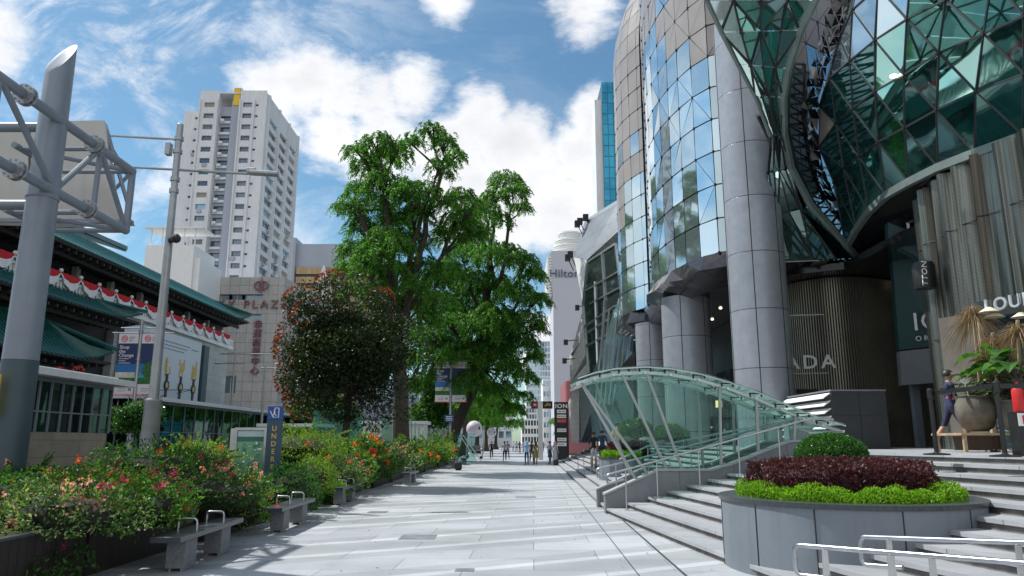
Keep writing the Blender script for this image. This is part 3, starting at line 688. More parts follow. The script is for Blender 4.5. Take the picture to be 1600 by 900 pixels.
bush_tree('red_tipped_tree',Vector((-6.3,27.6,0)),W(553,555,27.3),(2.3,2.3,2.65),60000,.13,'redtree','dense dark tree with red and orange young leaves, in front of the tall weeping tree',61,.15,('redtip',.6),clumpn=105,amp=.34,extra=((486,500,27),(474,545,27.2),(470,580,27),(500,462,27.4),(545,455,27),(595,472,27.5),(630,520,27),(632,560,27.2),(615,625,27),(480,618,27),(530,640,26.5),(580,645,27),(520,455,26.8),(470,475,27.3)))
bush_tree('roadside_tree',G(208,697)+Vector((0,4,0)),W(215,655,31),(1.15,1.1,1.0),6500,.13,'glossy','low green tree between the two glass pavilions, behind the banner pole',62,.1)
bush_tree('maple_tree',Vector((-18.9,28,0)),W(108,588,27),(.75,.6,.42),2600,.12,'maroon','small maroon maple above the left glass pavilion roof',63,.06,clumpn=16)
bush_tree('shade_tree',Vector((-27,80,0)),W(482,640,78),(3.,3.,2.2),5000,.35,'green','green tree below the office block left of the red tipped tree',64,.25)
bush_tree('shade_tree',Vector((-12,64,0)),W(683,640,62),(2.3,2.3,3.2),7000,.28,'green','mid green tree behind the far banner pole',65,.2)
bush_tree('shade_tree',Vector((-14,52,0)),W(520,650,60),(3,3,2.),5000,.3,'olive','dusky roadside tree beyond the shattered glass box',66,.2)
# ================================================================ GENERIC FACADES
def facade(mb,O,U,width,z0,z1,xs,zs,holes,depth,N,m=0,mr=None):
    """wall plane with real recessed openings; xs/zs = cut positions; holes=set((i,j)); returns pane rectangles"""
    O=Vector(O);U=Vector(U).normalized();N=Vector(N).normalized(); panes=[]
    mr=m if mr is None else mr
    def P(x,z,d=0): return O+U*x+Vector((0,0,z))-N*d
    for i in range(len(xs)-1):
        j=0
        while j<len(zs)-1:
            x0,x1=xs[i],xs[i+1]
            if (i,j) not in holes:
                j2=j
                while j2+1<len(zs)-1 and (i,j2+1) not in holes: j2+=1
                mb.quad(P(x0,zs[j]),P(x1,zs[j]),P(x1,zs[j2+1]),P(x0,zs[j2+1]),m); j=j2+1; continue
            a,b_=zs[j],zs[j+1]
            mb.quad(P(x0,a),P(x0,a,depth),P(x0,b_,depth),P(x0,b_),mr); mb.quad(P(x1,a,depth),P(x1,a),P(x1,b_),P(x1,b_,depth),mr)
            mb.quad(P(x0,a),P(x1,a),P(x1,a,depth),P(x0,a,depth),mr); mb.quad(P(x0,b_,depth),P(x1,b_,depth),P(x1,b_),P(x0,b_),mr)
            panes.append((P(x0,a,depth*.8),P(x1,a,depth*.8),P(x1,b_,depth*.8),P(x0,b_,depth*.8))); j+=1
    return panes
def panes_obj(panes,mt,parent,frame=None,fw=.06,name='window',mid=True,limit=100,label=None,alts=()):
    for q,(a,b_,c,d) in enumerate(panes[:limit]):
        w=MB(); w.quad(a,b_,c,d); o=w.build(name,(random.choice(alts) if alts and random.random()<.4 else mt),parent)
        if alts and random.random()<.25:
            n_=((b_-a).cross(d-a)).normalized(); m_=a.lerp(b_,random.uniform(.2,.7)); x=MB(); x.obox(m_+n_*.62+Vector((0,0,-.45)),(b_-a).normalized()*.45,n_*.2,(0,0,.3)); x.build('air_conditioner',M['towergrey'],o)
        if frame:
            f=MB(); n_=((b_-a).cross(d-a)).normalized()
            f.bar(a,b_,fw,fw,0); f.bar(d,c,fw,fw); f.bar(a,d,fw,fw,0,n_); f.bar(b_,c,fw,fw,0,n_)
            if mid: f.bar((a+b_)/2,(c+d)/2,fw*.8,fw*.8,0,n_)
            f.build('frame',frame,o)
    if len(panes)>limit:
        w=MB()
        for (a,b_,c,d) in panes[limit:]: w.quad(a,b_,c,d)
        tag(w.build(name,mt,parent),kind='stuff')
M['glassdark']=mirror('dark window glass',(.16,.20,.23),.06,.03,.3,.85)
M['glassblue']=mirror('blue curtain glass',(.05,.30,.44),.05,.02,.2,.9)
M['glasspale']=mirror('pale blue window glass',(.35,.52,.62),.08,.03,.2,.8)
M['towerwhite']=simple('white tower render',(.66,.67,.68),.7,0,.07,.15,dirt=.32)
M['towergrey']=simple('grey tower render',(.36,.39,.45),.7,0,.06,.2,dirt=.15)
M['lucky']=panelled('beige tile cladding',(.37,.362,.35),(1.5,1.5),(.10,.10,.10),.05,.6,0,.05,dirt=.3)
# ---- white residential tower behind the plaza
def tower():
    x1=-49.; x0=-65.7; yF=137.; yB=160.; H=70.5
    t=empty('tower_block',((x0+x1)/2,(yF+yB)/2,0),'tall white residential tower with many small windows behind the department store','building')
    w=MB(); panes=[]
    fl=[26+i*2.36 for i in range(19)]
    # front: bays (x from left) with wall planes at different depth
    def cols(xa,xb,y,wins,m,top,wh=1.05,sill=.8):
        xs=[0];
        for a,b_ in wins: xs+= [a,b_]
        xs.append(xb-xa); zs=[0]; holes=set()
        for f in fl:
            if f+sill+wh<top-1: zs+=[f+sill,f+sill+wh]
        zs.append(top)
        for i in range(len(wins)):
            for j in range(1,len(zs)-1,2): holes.add((2*i+1,j))
        return facade(w,(xa,y,0),(1,0,0),xb-xa,0,top,xs,zs,holes,.55,(0,-1,0),m)
    pa=[]
    pa+=cols(x0,x0+3.4,yF+1.0,[(2.2,2.9)],0,H-4,.5,1.)
    pa+=cols(x0+3.4,x0+7.2,yF+.0,[(.9,2.9)],0,H,1.05)
    bal=cols(x0+7.2,x0+9.6,yF+1.2,[(.15,2.25)],1,H-3,1.5,.3)
    pa+=cols(x0+9.6,x0+11.4,yF+.5,[],1,H-2)
    pa+=cols(x0+11.4,x0+14.2,yF,[(.6,2.4)],0,H,1.05)
    pa+=cols(x0+14.2,x1,yF,[(.3,.9)],0,H,.45,1.)
    for (xa,ya,yb,hh) in ((x0+3.4,yF,yF+1.,H),(x0+7.2,yF,yF+1.2,H),(x0+9.6,yF+.5,yF+1.2,H-2),(x0+11.4,yF,yF+.5,H)):
        w.quad((xa,ya,0),(xa,yb,0),(xa,yb,hh),(xa,ya,hh),0)
    # vertical fins
    for xx in (x0+3.5,x0+7.,x0+11.5,x0+14.3): w.box(xx-.14,xx+.14,yF-.35,yF-.004,24,H-2,0)
    # side face towards the street: three window columns
    xs=[0]; L=yB-yF
    for a in (2.2,8.9,15.6): xs+=[a,a+5.0]
    xs.append(L); zs=[0]
    for f in fl: 
        if f+2.1<H-4: zs+=[f+.55,f+1.95]
    zs.append(H-.5); holes={(i,j) for i in (1,3,5) for j in range(1,len(zs)-1,2)}
    side=facade(w,(x1,yF,0),(0,1,0),L,0,H,xs,zs,holes,.5,(1,0,0),0)
    w.quad((x0,yF+1,0),(x0,yB,0),(x0,yB,H-4),(x0,yF+1,H-4)); w.quad((x0,yB,0),(x1,yB,0),(x1,yB,H-4),(x0,yB,H-4))
    for yy in (yF+1.3,yF+8.,yF+14.7,yF+21.6): w.box(x1+.004,x1+.35,yy-.3,yy+.3,22,H-.5,0)
    w.build('wall',[M['towerwhite'],M['towergrey']],t)
    r_=MB(); r_.box(x0+.2,x0+3.3,yF+1.2,yB-1,H-4.2,H-3.9); r_.box(x0+3.5,x1-.1,yF+.1,yB-.2,H-.6,H-.35); r_.box(x0+10,x0+11.3,yF+.6,yF+5,H-2,H+.9); r_.build('roof',M['towerwhite'],t)
    r_=MB(); r_.box(x0+9.9,x0+11.2,yF+.32,yF+.49,H-3,H+.7); r_.build('yellow_panel',M['yellow'],t)
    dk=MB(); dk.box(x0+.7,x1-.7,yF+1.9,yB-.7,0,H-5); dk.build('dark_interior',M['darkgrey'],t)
    AL=[M['glasspale'],simple('drawn cream curtains',(.34,.32,.28),.8),simple('drawn grey blinds',(.2,.21,.22),.6)]
    panes_obj(side,M['glassdark'],t,M['towerwhite'],.12,limit=60,alts=AL)
    allp=pa+bal
    panes_obj(allp,M['glassdark'],t,limit=40,alts=AL)
    # balcony rails and boxes
    bb=None
    for (a,b_,c,d) in bal: 
        bb=MB(); bb.box(a.x,b_.x,yF+.75,yF+.82,a.z-.25,a.z+.25)
        if random.random()<.6: bb.box(a.x+.3,a.x+1.,yF+.2,yF+.752,a.z,a.z+.5)
        bb.build('balcony',M['towerwhite'],t)
tower()
# ---- office block with bronze glass, behind
t=empty('office_block',(-60,205,0),'office block with dark amber glass and pale parapet between tower and weeping tree','building')
w=MB(); w.box(-72,-62,205,235,0,59); w.box(-62,-40,206.5,235,50,57.5); w.build('wall',M['towergrey'],t)
w=MB(); 
for j in range(16):
    for i in range(14): w.quad((-62+i*1.6,206,8+j*2.7),(-60.45+i*1.6,206,8+j*2.7),(-60.45+i*1.6,206,9.9+j*2.7),(-62+i*1.6,206,9.9+j*2.7))
w.build('glazing',mirror('amber office glass',(.30,.22,.12),.1,.05,.1,.8),t)
w=MB(); w.box(-62,-39.5,206.1,234,0,50); w.build('spandrels',M['darkgrey'],t)
# ---- lattice cone on the roof
t=MB(); a=W(506,415,150); 
for i in range(10):
    an=i*math.pi/5; bpt=a+Vector((math.cos(an)*3.2,math.sin(an)*3.2,-9.5)); t.tube(a,bpt,.10,.10,4)
for k in range(1,6):
    rr=3.2*k/6; z=-9.5*k/6; t.path([a+Vector((math.cos(q*math.pi/6)*rr,math.sin(q*math.pi/6)*rr,z)) for q in range(12)],.08,4,closed=True)
tag(t.build('lattice_cone',M['white']),'white lattice cone rising above the plaza roof next to the red tipped tree','sculpture')
# ---- plaza podium building
def plaza():
    xc=-35.6; yF=113.; H=26.8; t=empty('shopping_plaza',(-45,125,0),'beige tiled shopping plaza with stacked characters, left of the red tipped tree','building')
    w=MB(); xs=[0,6,8,11,13,16,18,21,23,26.2,29.4]; zs=[0,3.2,5.6,6.4,8.8,11.4,20.1,20.95,23.2,24.1,H]; holes=set()
    for i in (1,3,5,7): holes|={(i,4)}
    for i in range(1,9): holes|={(i,6)}
    for i in range(1,9): holes|={(i,8)}
    for i in range(1,8): holes|={(i,1)}
    O=(xc-29.4,yF,0); p1=facade(w,O,(1,0,0),29.4,0,H,xs,zs,holes,.8,(0,-1,0))
    ys=[0,2,5,6,9,10.5,13.5,15,18,19.5,24]; holes={(i,j) for i in range(1,10,2) for j in (1,4)}|{(i,6) for i in range(1,9)}|{(i,8) for i in range(1,9)}
    p2=facade(w,(xc,yF,0),(0.08,1,0),24,0,H,ys,zs,holes,.8,(1,-.08,0))
    w.build('wall',M['lucky'],t)
    q=MB(); q.box(xc-29.4,xc-.2,yF+.1,yF+24,H-.7,H-.4); q.build('roof',M['towergrey'],t)
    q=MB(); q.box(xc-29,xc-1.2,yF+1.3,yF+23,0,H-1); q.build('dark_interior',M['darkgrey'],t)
    panes_obj(p1+p2,M['glassdark'],t,M['towerwhite'],.10)
    return t,xc,yF,H
plz,pxc,pyF,pH=plaza()
# ---- text
def text(body,size,mt,parent=None,loc=(0,0,0),right=(1,0,0),up=(0,0,1),ext=.02,name='lettering',align='CENTER',spacing=1.,sx=1.,bold=0.,res=3,label=None):
    cu=bpy.data.curves.new('t','FONT'); cu.body=body; cu.size=size; cu.extrude=ext; cu.align_x=align; cu.align_y='CENTER'; cu.space_character=spacing; cu.resolution_u=res; cu.offset=bold
    ob=bpy.data.objects.new('t',cu); col.objects.link(ob); bpy.context.view_layer.update()
    me=bpy.data.meshes.new_from_object(ob.evaluated_get(bpy.context.evaluated_depsgraph_get())); bpy.data.objects.remove(ob)
    me.name=name; me.materials.clear(); me.materials.append(mt)
    r_=Vector(right).normalized(); u=Vector(up).normalized(); n_=r_.cross(u)
    me.transform(Matrix(((r_.x*sx,u.x,n_.x,loc[0]),(r_.y*sx,u.y,n_.y,loc[1]),(r_.z*sx,u.z,n_.z,loc[2]),(0,0,0,1))))
    return link_mesh(name,me,parent,False,label)
M['redletter']=simple('dull red lettering',(.20,.09,.11),.5,0,.1,4)
c=WY(372,476,pyF-.2); text('LUCKY PLAZA',1.8,M['redletter'],plz,c,ext=.15,spacing=1.45,name='shop_name')
c=WY(401,534,pyF-.2)
for i,ch in enumerate('幸運商業中心'): text(ch,1.4,M['redletter'],plz,(c.x,c.y,15.7+3.55-i*1.42),ext=.15,name='character')
def plz_logo(c,r,ry):
    b=MB()
    for s in (-1,1):
        b.path([(c.x+s*.35*r+math.cos(a)*.62*r*ry[0],c.y+math.cos(a)*.62*r*ry[1],c.z+math.sin(a)*.62*r) for a in [i*math.pi/8 for i in range(16)]],.13*r,5,closed=True)
    b.tube((c.x,c.y,c.z-1.1*r),(c.x,c.y,c.z+1.1*r),.12*r,.12*r,5); b.build('emblem',M['redletter'],plz)
plz_logo(WY(408,446,pyF-.3),1.05,(1,0)); q=WX(434,530,pxc+.6); plz_logo(q,.9,(0,1))
# ---- pale building with rooftop plant between department store and tower
t=empty('rooftop_building',(-52,104,0),'small pale building with rooftop frames above the green roof','building')
w=MB(); a=WY(225,440,104); b2=WY(312,418,104); w.box(a.x,b2.x,104,112,0,b2.z+1.4); w.box(a.x,a.x+7,103.5,111,0,b2.z+3.2); w.build('wall',M['white'],t)
w=MB(); z=b2.z+3.2
for i in range(5): w.box(a.x+.3+i*1.6,a.x+.45+i*1.6,104,104.15,z,z+2.6)
w.box(a.x-.5,a.x+8,103.5,108,z+2.6,z+2.8); w.build('roof_frame',M['white'],t)
# ---- hotel tower at the end of the street
def hotel():
    L=WY(864,560,255); xL=L.x; xR=30.; y=255; H=WY(888,392,255).z
    t=empty('hotel_tower',((xL+xR)/2,y+12,0),'pale lavender hotel tower with slate lettering at the end of the street','building')
    m=simple('pale lavender cladding',(.50,.50,.55),.6,0,.03,.05)
    pts=[]; w=MB()
    # concave-sided slab: the left edge sweeps out towards the top
    prof=[(xL+.3,0),(xL+.3,H*.72),(xL+.0,H*.80),(xL-.7,H*.88),(xL-1.2,H*.95),(xL-.9,H-1.2),(xL+.1,H),(xR,H+.0),(xR,0)]
    w.yprism(prof,y,y+24); w.build('wall',m,t)
    b=MB()
    for i in range(14):
        z=H*.76+i*1.05; b.box(xL-1.6,xL-.2,y-.35,y+22,z,z+.5)
    b.build('balcony_ribs',M['white'],t)
    b=MB(); cx=WY(890,380,264).x; z=H
    for i,(rr,h_) in enumerate(((7.2,1.2),(6.2,2.5),(5.4,2.2),(4.2,3.0))):
        b.lathe([(rr,0),(rr,h_)],cx,y+9,28,0,1,1,z)
        for k in range(3): b.lathe([(rr+.25,0),(rr+.25,.2)],cx,y+9,28,0,1,1,z+h_*(.2+.28*k))
        z+=h_
    b.build('crown_drum',M['white'],t)
    text('Hilton',4.0,M['hiltonblue'],t,(W(884,421,254.8).x,y-.25,W(889,421,254.8).z),ext=.2,name='hotel_name',spacing=1.05)
hotel()
def block(name,x0,x1,y,yb,H,lab,wm,gm,nx,nz,z0=3,parentz=0,gw=.7,gh=.62,group=None,limit=100):
    t=empty(name,((x0+x1)/2,(y+yb)/2,0),lab,'building',group); w=MB()
    dx=(x1-x0)/nx; dz=(H-z0)/nz; xs=[0]; zs=[0]
    for i in range(nx): xs+=[(i+.5-gw/2)*dx,(i+.5+gw/2)*dx]
    xs.append(x1-x0)
    for j in range(nz): zs+=[z0+(j+.5-gh/2)*dz,z0+(j+.5+gh/2)*dz]
    zs.append(H); holes={(1+2*i,1+2*j) for i in range(nx) for j in range(nz)}
    p=facade(w,(x0,y,0),(1,0,0),x1-x0,0,H,xs,zs,holes,.4,(0,-1,0))
    w.quad((x0,y,0),(x0,yb,0),(x0,yb,H),(x0,y,H)); w.quad((x1,y,0),(x1,yb,0),(x1,yb,H),(x1,y,H)); w.quad((x0,y,H),(x1,y,H),(x1,yb,H),(x0,yb,H)); w.quad((x0,yb,0),(x1,yb,0),(x1,yb,H),(x0,yb,H))
    w.build('wall',wm,t); panes_obj(p,gm,t,limit=limit)
    return t
H=WY(850,533,320).z; bt=block('office_tower',W(822,600,320).x,W(864,600,320).x,320,350,H,'pale blue glazed office block left of the hotel tower',M['white'],M['glasspale'],10,16,3,gw=.78,gh=.7,limit=100)
block('low_office',W(848,640,280).x,W(872,640,280).x,280,300,W(855,592,280).z,'low white office with ribbon windows below the blue glazed block',M['white'],M['glasspale'],5,6,2,gh=.5)
block('low_office',W(815,640,230).x,W(842,640,230).x,230,250,W(830,655,230).z,'low white shophouse glimpsed behind the walkway trees',M['white'],M['glassdark'],6,3,1)
block('low_office',W(560,640,150).x,W(700,640,150).x,150,170,14,'pale commercial block glimpsed through the trees across the road',M['towergrey'],M['glasspale'],12,5,2)
block('low_office',W(690,640,200).x,W(800,640,200).x,200,220,16,'pale office glimpsed between the tree trunks',M['towerwhite'],M['glasspale'],10,5,2)
# teal glass tower behind the curved facade
t=empty('glass_tower',(20,152,0),'slim teal glass tower rising behind the curved facade','building')
x0=WY(942,200,150).x; x1=x0+6; H=WY(950,128,150).z; w=MB(); n1,n2=5,32
for i in range(n1):
    for j in range(n2):
        dx=(x1-x0)/n1; dz=H/n2; w.quad((x0+i*dx,150,j*dz),(x0+(i+1)*dx-.12,150,j*dz),(x0+(i+1)*dx-.12,150,(j+1)*dz-.14),(x0+i*dx,150,(j+1)*dz-.14))
w.build('glazing',M['glassblue'],t); w=MB(); w.box(x0-.02,x1,150.05,164,0,H-.05); w.build('frame',simple('teal frame',(.02,.10,.13),.4,.2),t)
w=MB(); w.box(x0-1.6,x0-.03,150.5,158,0,H-4); w.build('side_fin',M['towerwhite'],t)
# ================================================================ DEPARTMENT STORE WITH GREEN ROOFS
M['tile']=simple('green glazed roof tile',(.010,.090,.080),.35,0,.3,4,spec=.7,dirt=.35)
M['darkwood']=simple('dark eave timber',(.020,.018,.017),.7,0,.3,3)
M['storewall']=panelled('pale store wall tile',(.42,.41,.39),(1.2,.8),(.2,.2,.2),.02,.6,0,.05,dirt=.25)
st=empty('department_store',(-34,58,0),'department store with tiers of green glazed roofs and red and white bunting','building')
def roof(xe,ze,xt,zt,y0,y1,label,ends=(0,1)):
    b=MB(); n=int((y1-y0)/.42)
    def up(y): 
        d=max(0,1-(y1-y)/5.) if ends[1] else 0
        return .9*d*d
    def inset(y): return 0
    ys=[y0+(y1-y0)*i/n for i in range(n+1)]
    K=5
    def P(y,s,off=0):   # s 0 eave .. 1 top, slight concave sweep
        x=xe+(xt-xe)*s; z=ze+(zt-ze)*(s**1.35)+up(y)*(1-s)
        yy=y-(y-(y1-3.2))*s*.0 
        if y>y1-3: yy=y-(y-(y1-3))*s
        return Vector((x,yy,z+off))
    for i in range(n):
        for k in range(K): b.quad(P(ys[i],k/K),P(ys[i+1],k/K),P(ys[i+1],(k+1)/K),P(ys[i],(k+1)/K))
        b.path([P(ys[i],k/3,.05) for k in range(4)],.085,5)
        b.lathe([(.001,0),(.11,.0),(.11,.08),(.001,.09)],P(ys[i],0).x+.02,ys[i],6,0,1,1,P(ys[i],0).z-.02)
    # hipped end
    e0=P(y1,0); e1=P(y1,1); 
    b.poly([e0,Vector((xt-3,y1,ze+.2)),Vector((xt-3,e1.y,zt)),e1])
    b.path([e1+Vector((0,-(y1-y0)+3.2,0)),e1],.16,6); b.path([e1,e0+Vector((.1,.1,.15))],.14,6)
    b.build('tiled_roof',M['tile'],st,smooth='auto',label=label)
    q=MB(); q.slabpoly([(xe+.0,y0,ze-.12),(xt,y0,ze-.12),(xt,y1-.5,ze-.12),(xe-.0,y1-.3,ze+.2)],(0,0,-.18))
    for i in range(0,n,2): q.bar((xe-.1,ys[i],ze-.36+up(ys[i])*.6),(xt,ys[i],ze-.36),.16,.2)
    q.bar((xe-.9,y0,ze-.5),(xe-.9,y1-1,ze-.5),.25,.3); q.build('eave_rafters',M['darkwood'],st)
roof(-28.5,14.1,-31.4,16.1,26,79.5,'topmost green roof')
roof(-27.0,9.9,-29.2,11.3,24,53.5,'middle green roof')
roof(-25.6,6.35,-28.6,8.9,22,47.5,'lowest green roof')
# small dark upper roof
a=W(118,352,70); q=MB(); q.slabpoly([W(112,352,62),W(196,388,74),W(198,394,74),W(112,366,62)],(-4,0,1.2)); q.bar(W(112,352,62),W(196,388,74),.4,.4); q.build('upper_roof_ridge',M['tile'],st)
# walls
w=MB()
w.box(-44,-31.2,24,79,0,14.2,0); w.build('recessed_wall',M['darkwood'],st)
w=MB(); w.box(-31.1,-29.3,54,76,0,10.9); w.build('street_wall',M['storewall'],st)
w=MB(); w.box(-31.1,-29.8,24,53.9,0,9.6); w.build('lower_wall',M['darkwood'],st)
w=MB(); w.box(-30.5,-29.0,24,76.5,10.95,11.25,0)
for i in range(150):
    yy=24.1+i*.35; w.box(-29.15,-29.05,yy,yy+.20,11.26,11.75)
w.box(-29.2,-29.0,24,76.5,11.76,11.88); w.build('balcony_fret',M['white'],st)
# colonnade and lit lattices behind the balcony
for i in range(11): w=MB(); w.box(-31.18,-30.8,28+i*4.6,28.45+i*4.6,11.3,14); w.build('column',M['storewall'],st)
pan=[]
for i in range(10): pan.append((Vector((-31.15,29+i*4.6,11.9)),Vector((-31.15,32+i*4.6,11.9)),Vector((-31.15,32+i*4.6,13.3)),Vector((-31.15,29+i*4.6,13.3))))
panes_obj(pan,M['glassdark'],st,M['darkwood'],.12)
w=MB(); w.box(-29.28,-29.0,69.5,70.6,2,10.5); w.build('dark_pilaster',M['darkpaint'],st)
# swags of bunting: each swag a red crescent over a white one
def swags():
    n=22; y0=26.; L=(75.5-y0)/n
    for i in range(n):
        ya=y0+i*L; K=12
        root=empty('bunting_swag',(-28.95,ya+L/2,11.3),None,None)
        root['label']='red and white cloth swag on the green roofed balcony rail'; root['category']='bunting'; root['group']='bunting swags along the balcony'
        for nm,mt,t0,t1 in (('red_band','redcloth',.0,.5),('white_band','whitecloth',.5,1.)):
            b=MB(); 
            for k in range(K):
                for (f) in (0,):
                    def Z(s,tt):
                        x=k2=s/K; sag=math.sin(math.pi*x)**.8; top=12.25-.30*sag*tt; return 12.28-(.12+.92*sag)*tt
                    def X(s,tt): return -28.93+.05*math.sin(s*2.1)+.14*tt*math.sin(math.pi*s/K)
                    y_a=ya+L*k/K; y_b=ya+L*(k+1)/K; tm=(t0+t1)/2
                    for (u0,u1) in ((t0,tm),(tm,t1)):
                        b.quad((X(k,u0),y_a,Z(k,u0)),(X(k+1,u0),y_b,Z(k+1,u0)),(X(k+1,u1),y_b,Z(k+1,u1)),(X(k,u1),y_a,Z(k,u1)))
            b.build(nm,M[mt],root,smooth=True)
        b=MB(); b.sphere((-28.95,ya,12.38),.14,8,6); b.build('white_finial',M['white'],root)
swags()
# watch advertisement on the wall
M['adwhite']=simple('white printed hoarding',(.60,.63,.67),.5,0,.03,.3)
ad=empty('wall_advertisement',(-29.2,62,5),'large white watch advertisement with yellow paint strokes on the store wall','billboard')
b=MB(); b.box(-29.25,-29.1,54.6,69.0,4.9,10.65); b.build('sheet',M['adwhite'],ad)
M['adyellow']=simple('mustard paint strokes',(.60,.36,.04),.5,0,.25,3)
rs=random.Random(5); b=MB(); b2=MB(); b3=MB()
for i in range(5):
    yc=57.2+i*2.65; zt=8.6-i*.05
    for q in range(6):
        y_=yc+rs.uniform(-.45,.45); z_=zt-rs.uniform(0,1.1); s=rs.uniform(.2,.5)
        b.poly([(-29.085-.001*q,y_-s*.5,z_-s*1.3),(-29.085-.001*q,y_+s*.6,z_-s*1.0),(-29.085-.001*q,y_+s*.35,z_+s*1.1),(-29.085-.001*q,y_-s*.15,z_+s*.9)])
    b2.box(-29.09,-29.02,yc-.16,yc+.16,5.15,7.2); b2.path([(-29.05,yc+math.cos(a)*.36,6.25+math.sin(a)*.36) for a in [k*math.pi/6 for k in range(12)]],.08,5,closed=True)
b.build('paint_strokes',M['adyellow'],ad); b2.build('watch',M['black'],ad)
b=MB()
for i in range(5):
    yc=57.2+i*2.65; b.slabpoly([(-29.015,yc+math.cos(a)*.26,6.25+math.sin(a)*.26) for a in [k*math.pi/6 for k in range(12)]],(.02,0,0))
b.build('watch_dial',M['gold'],ad)
b=MB()
for (y0_,y1_,z_) in ((57,66.5,9.9),(57.4,66,9.6),(58,65.4,9.3),(66.9,68.3,9.75)):
    yy=y0_
    while yy<y1_: L=rs.uniform(.15,.5); b.box(-29.095,-29.08,yy,min(yy+L,y1_),z_-.05,z_+.05); yy+=L+.14
b.build('small_print',M['greypaint'],ad)
# ================================================================ GANTRY (left)
g=empty('sign_gantry',(-7.95,11.9,0),'huge slanted-top grey gantry pole with tubular truss at the left edge','gantry')
px0=-7.92; py0=11.9
b=MB(); n=24; r0=.265; r1=.215; zt=8.05
ring=lambda z,r:[(px0+r*math.cos(2*math.pi*k/n),py0+r*math.sin(2*math.pi*k/n),z) for k in range(n)]
lo=ring(2.88,r0*.985); 
def toprow():
    out=[]
    for k in range(n):
        a=2*math.pi*k/n; x=math.cos(a);y=math.sin(a); out.append((px0+r1*x,py0+r1*y,8.20+.11*x+.36*y))
    return out
tp=toprow(); base=len(b.v); b.v+=lo+tp
for k in range(n): b.f.append((k,(k+1)%n,n+(k+1)%n,n+k)); b.m.append(0)
b.f.append(tuple(n+k for k in range(n))); b.m.append(0)
b.lathe([(r0*.955,0),(r0*.955,.03)],px0,py0,n,0,1,1,5.6)
b.build('pole',M['greypaint'],g,smooth='auto')
b=MB(); b.lathe([(.40,0),(.40,.04),(r0*1.03,.05),(r0,2.875)],px0,py0,n); b.build('pole_base',M['darkpaint'],g,smooth='auto')
tr=MB(); fl=MB()
def chord(x,z,y0,y1,r=.085):
    tr.tube((x,y0,z),(x,y1,z),r,r,10)
    for yy in (py0-1.0,py0+1.0):
        fl=MB()
        for o_ in (-.045,.045): fl.path([(x,yy+o_-.022,z),(x,yy+o_+.022,z)],.17,14)
        for k in range(10):
            a=k*math.pi/5; fl.tube((x+.14*math.cos(a),yy-.09,z+.14*math.sin(a)),(x+.14*math.cos(a),yy+.09,z+.14*math.sin(a)),.014,.014,5)
        fl.build('flange',M['galv'],g,smooth='auto')
XA,XB=-7.75,-9.25; zU,zL=7.0,5.75; yE=14.3; yS=3.
for x,z in ((XA,zU),(XA,zL)): chord(x,z,yS,yE)
for z in (zU,zL): tr.tube((XB,12.9,z),(XB,yE,z),.06,.06,8)
for x in (XA,):
    tr.tube((x,yE,zL),(x,yE,zU),.07,.07,8)
    yy=yE; s=1; ys=[14.3,13.1,11.9,10.3,8.7,7.1,5.5,3.9]
    for i in range(len(ys)-1):
        za,zb=(zU,zL) if i%2==0 else (zL,zU); 
        tr.tube((x,ys[i],zb),(x,ys[i+1],za),.05,.05,8)
        if i%2: tr.tube((x,ys[i],zU),(x,ys[i],zL),.05,.05,8)
for z in (zU,zL):
    for i,yv in enumerate((14.3,13.1)): tr.tube((XA,yv,z),(XB,yv,z),.05,.05,8)
    tr.tube((XA,14.3,z),(XB,13.1,z),.045,.045,8); pass
# cross arms running out over the road
for z in (zU-.1,zL-.25):
    tr.tube((px0,py0,z),(-18,py0,z),.085,.085,10); fl=MB(); fl.tube((-9.0,py0,z),(-9.12,py0,z),.17,.17,14); fl.build('flange',M['galv'],g,smooth='auto')
tr.build('truss',M['darkpaint2'] if 'darkpaint2' in M else M['greypaint'],g,smooth='auto')
# traffic plate fixed to the pole
b=MB(); b.box(-8.40,-7.90,11.45,11.48,2.0,2.62); b.build('warning_plate',M['yellow'],g); b=MB(); b.poly([(-8.30,11.44,2.05),(-8.12,11.44,2.05),(-7.97,11.44,2.3),(-8.02,11.44,2.5),(-8.15,11.44,2.3)]); b.poly([(-8.12,11.44,2.5),(-8.0,11.44,2.57),(-8.1,11.44,2.58)]); b.build('warning_symbol',M['black'],g)
# large cream sign boxes hung from the gantry
sg=empty('gantry_sign_box',(-11,14.9,6),'large cream sign boxes seen from behind, hanging from the gantry','sign')
def signbox(pa,pb,pc,pd,nm,label):
    b=MB(); b.slabpoly([pa,pb,pc,pd],(-.1,.35,0)); b.build(nm,M['cream'],sg,label=label)
Y_=15.
b=MB(); b.slabpoly([WY(48,190,Y_),WY(163,188,Y_),WY(180,322,Y_),WY(206,346,Y_),WY(48,348,Y_)],(-.1,.35,0)); b.build('back_panel',M['cream'],sg,label='right cream panel')
signbox(WY(-200,205,Y_),WY(44,190,Y_),WY(44,346,Y_),WY(-200,340,Y_),'back_panel','left cream panel')
b=MB(); b.bar(WY(-200,342,14.95),WY(207,347,14.95),.12,.07); b.build('bottom_edge_rail',M['greypaint'],sg)
b=MB(); p_=WY(168,188,Y_); q_=WY(200,345,Y_)
for k in range(2): b.tube(WY(163+k*2,195,Y_+.2+k*1.2),WY(203,330,Y_+.2+k*1.2),.04,.04,6)
b.tube(WY(165,215,Y_+.5),WY(200,275,Y_+.5),.04,.04,6); b.tube(WY(200,275,Y_+.5),WY(175,300,Y_+.5),.04,.04,6); b.tube(WY(170,262,Y_+.5),WY(196,262,Y_+.5),.1,.1,10); b.build('side_struts',M['greypaint'],sg)
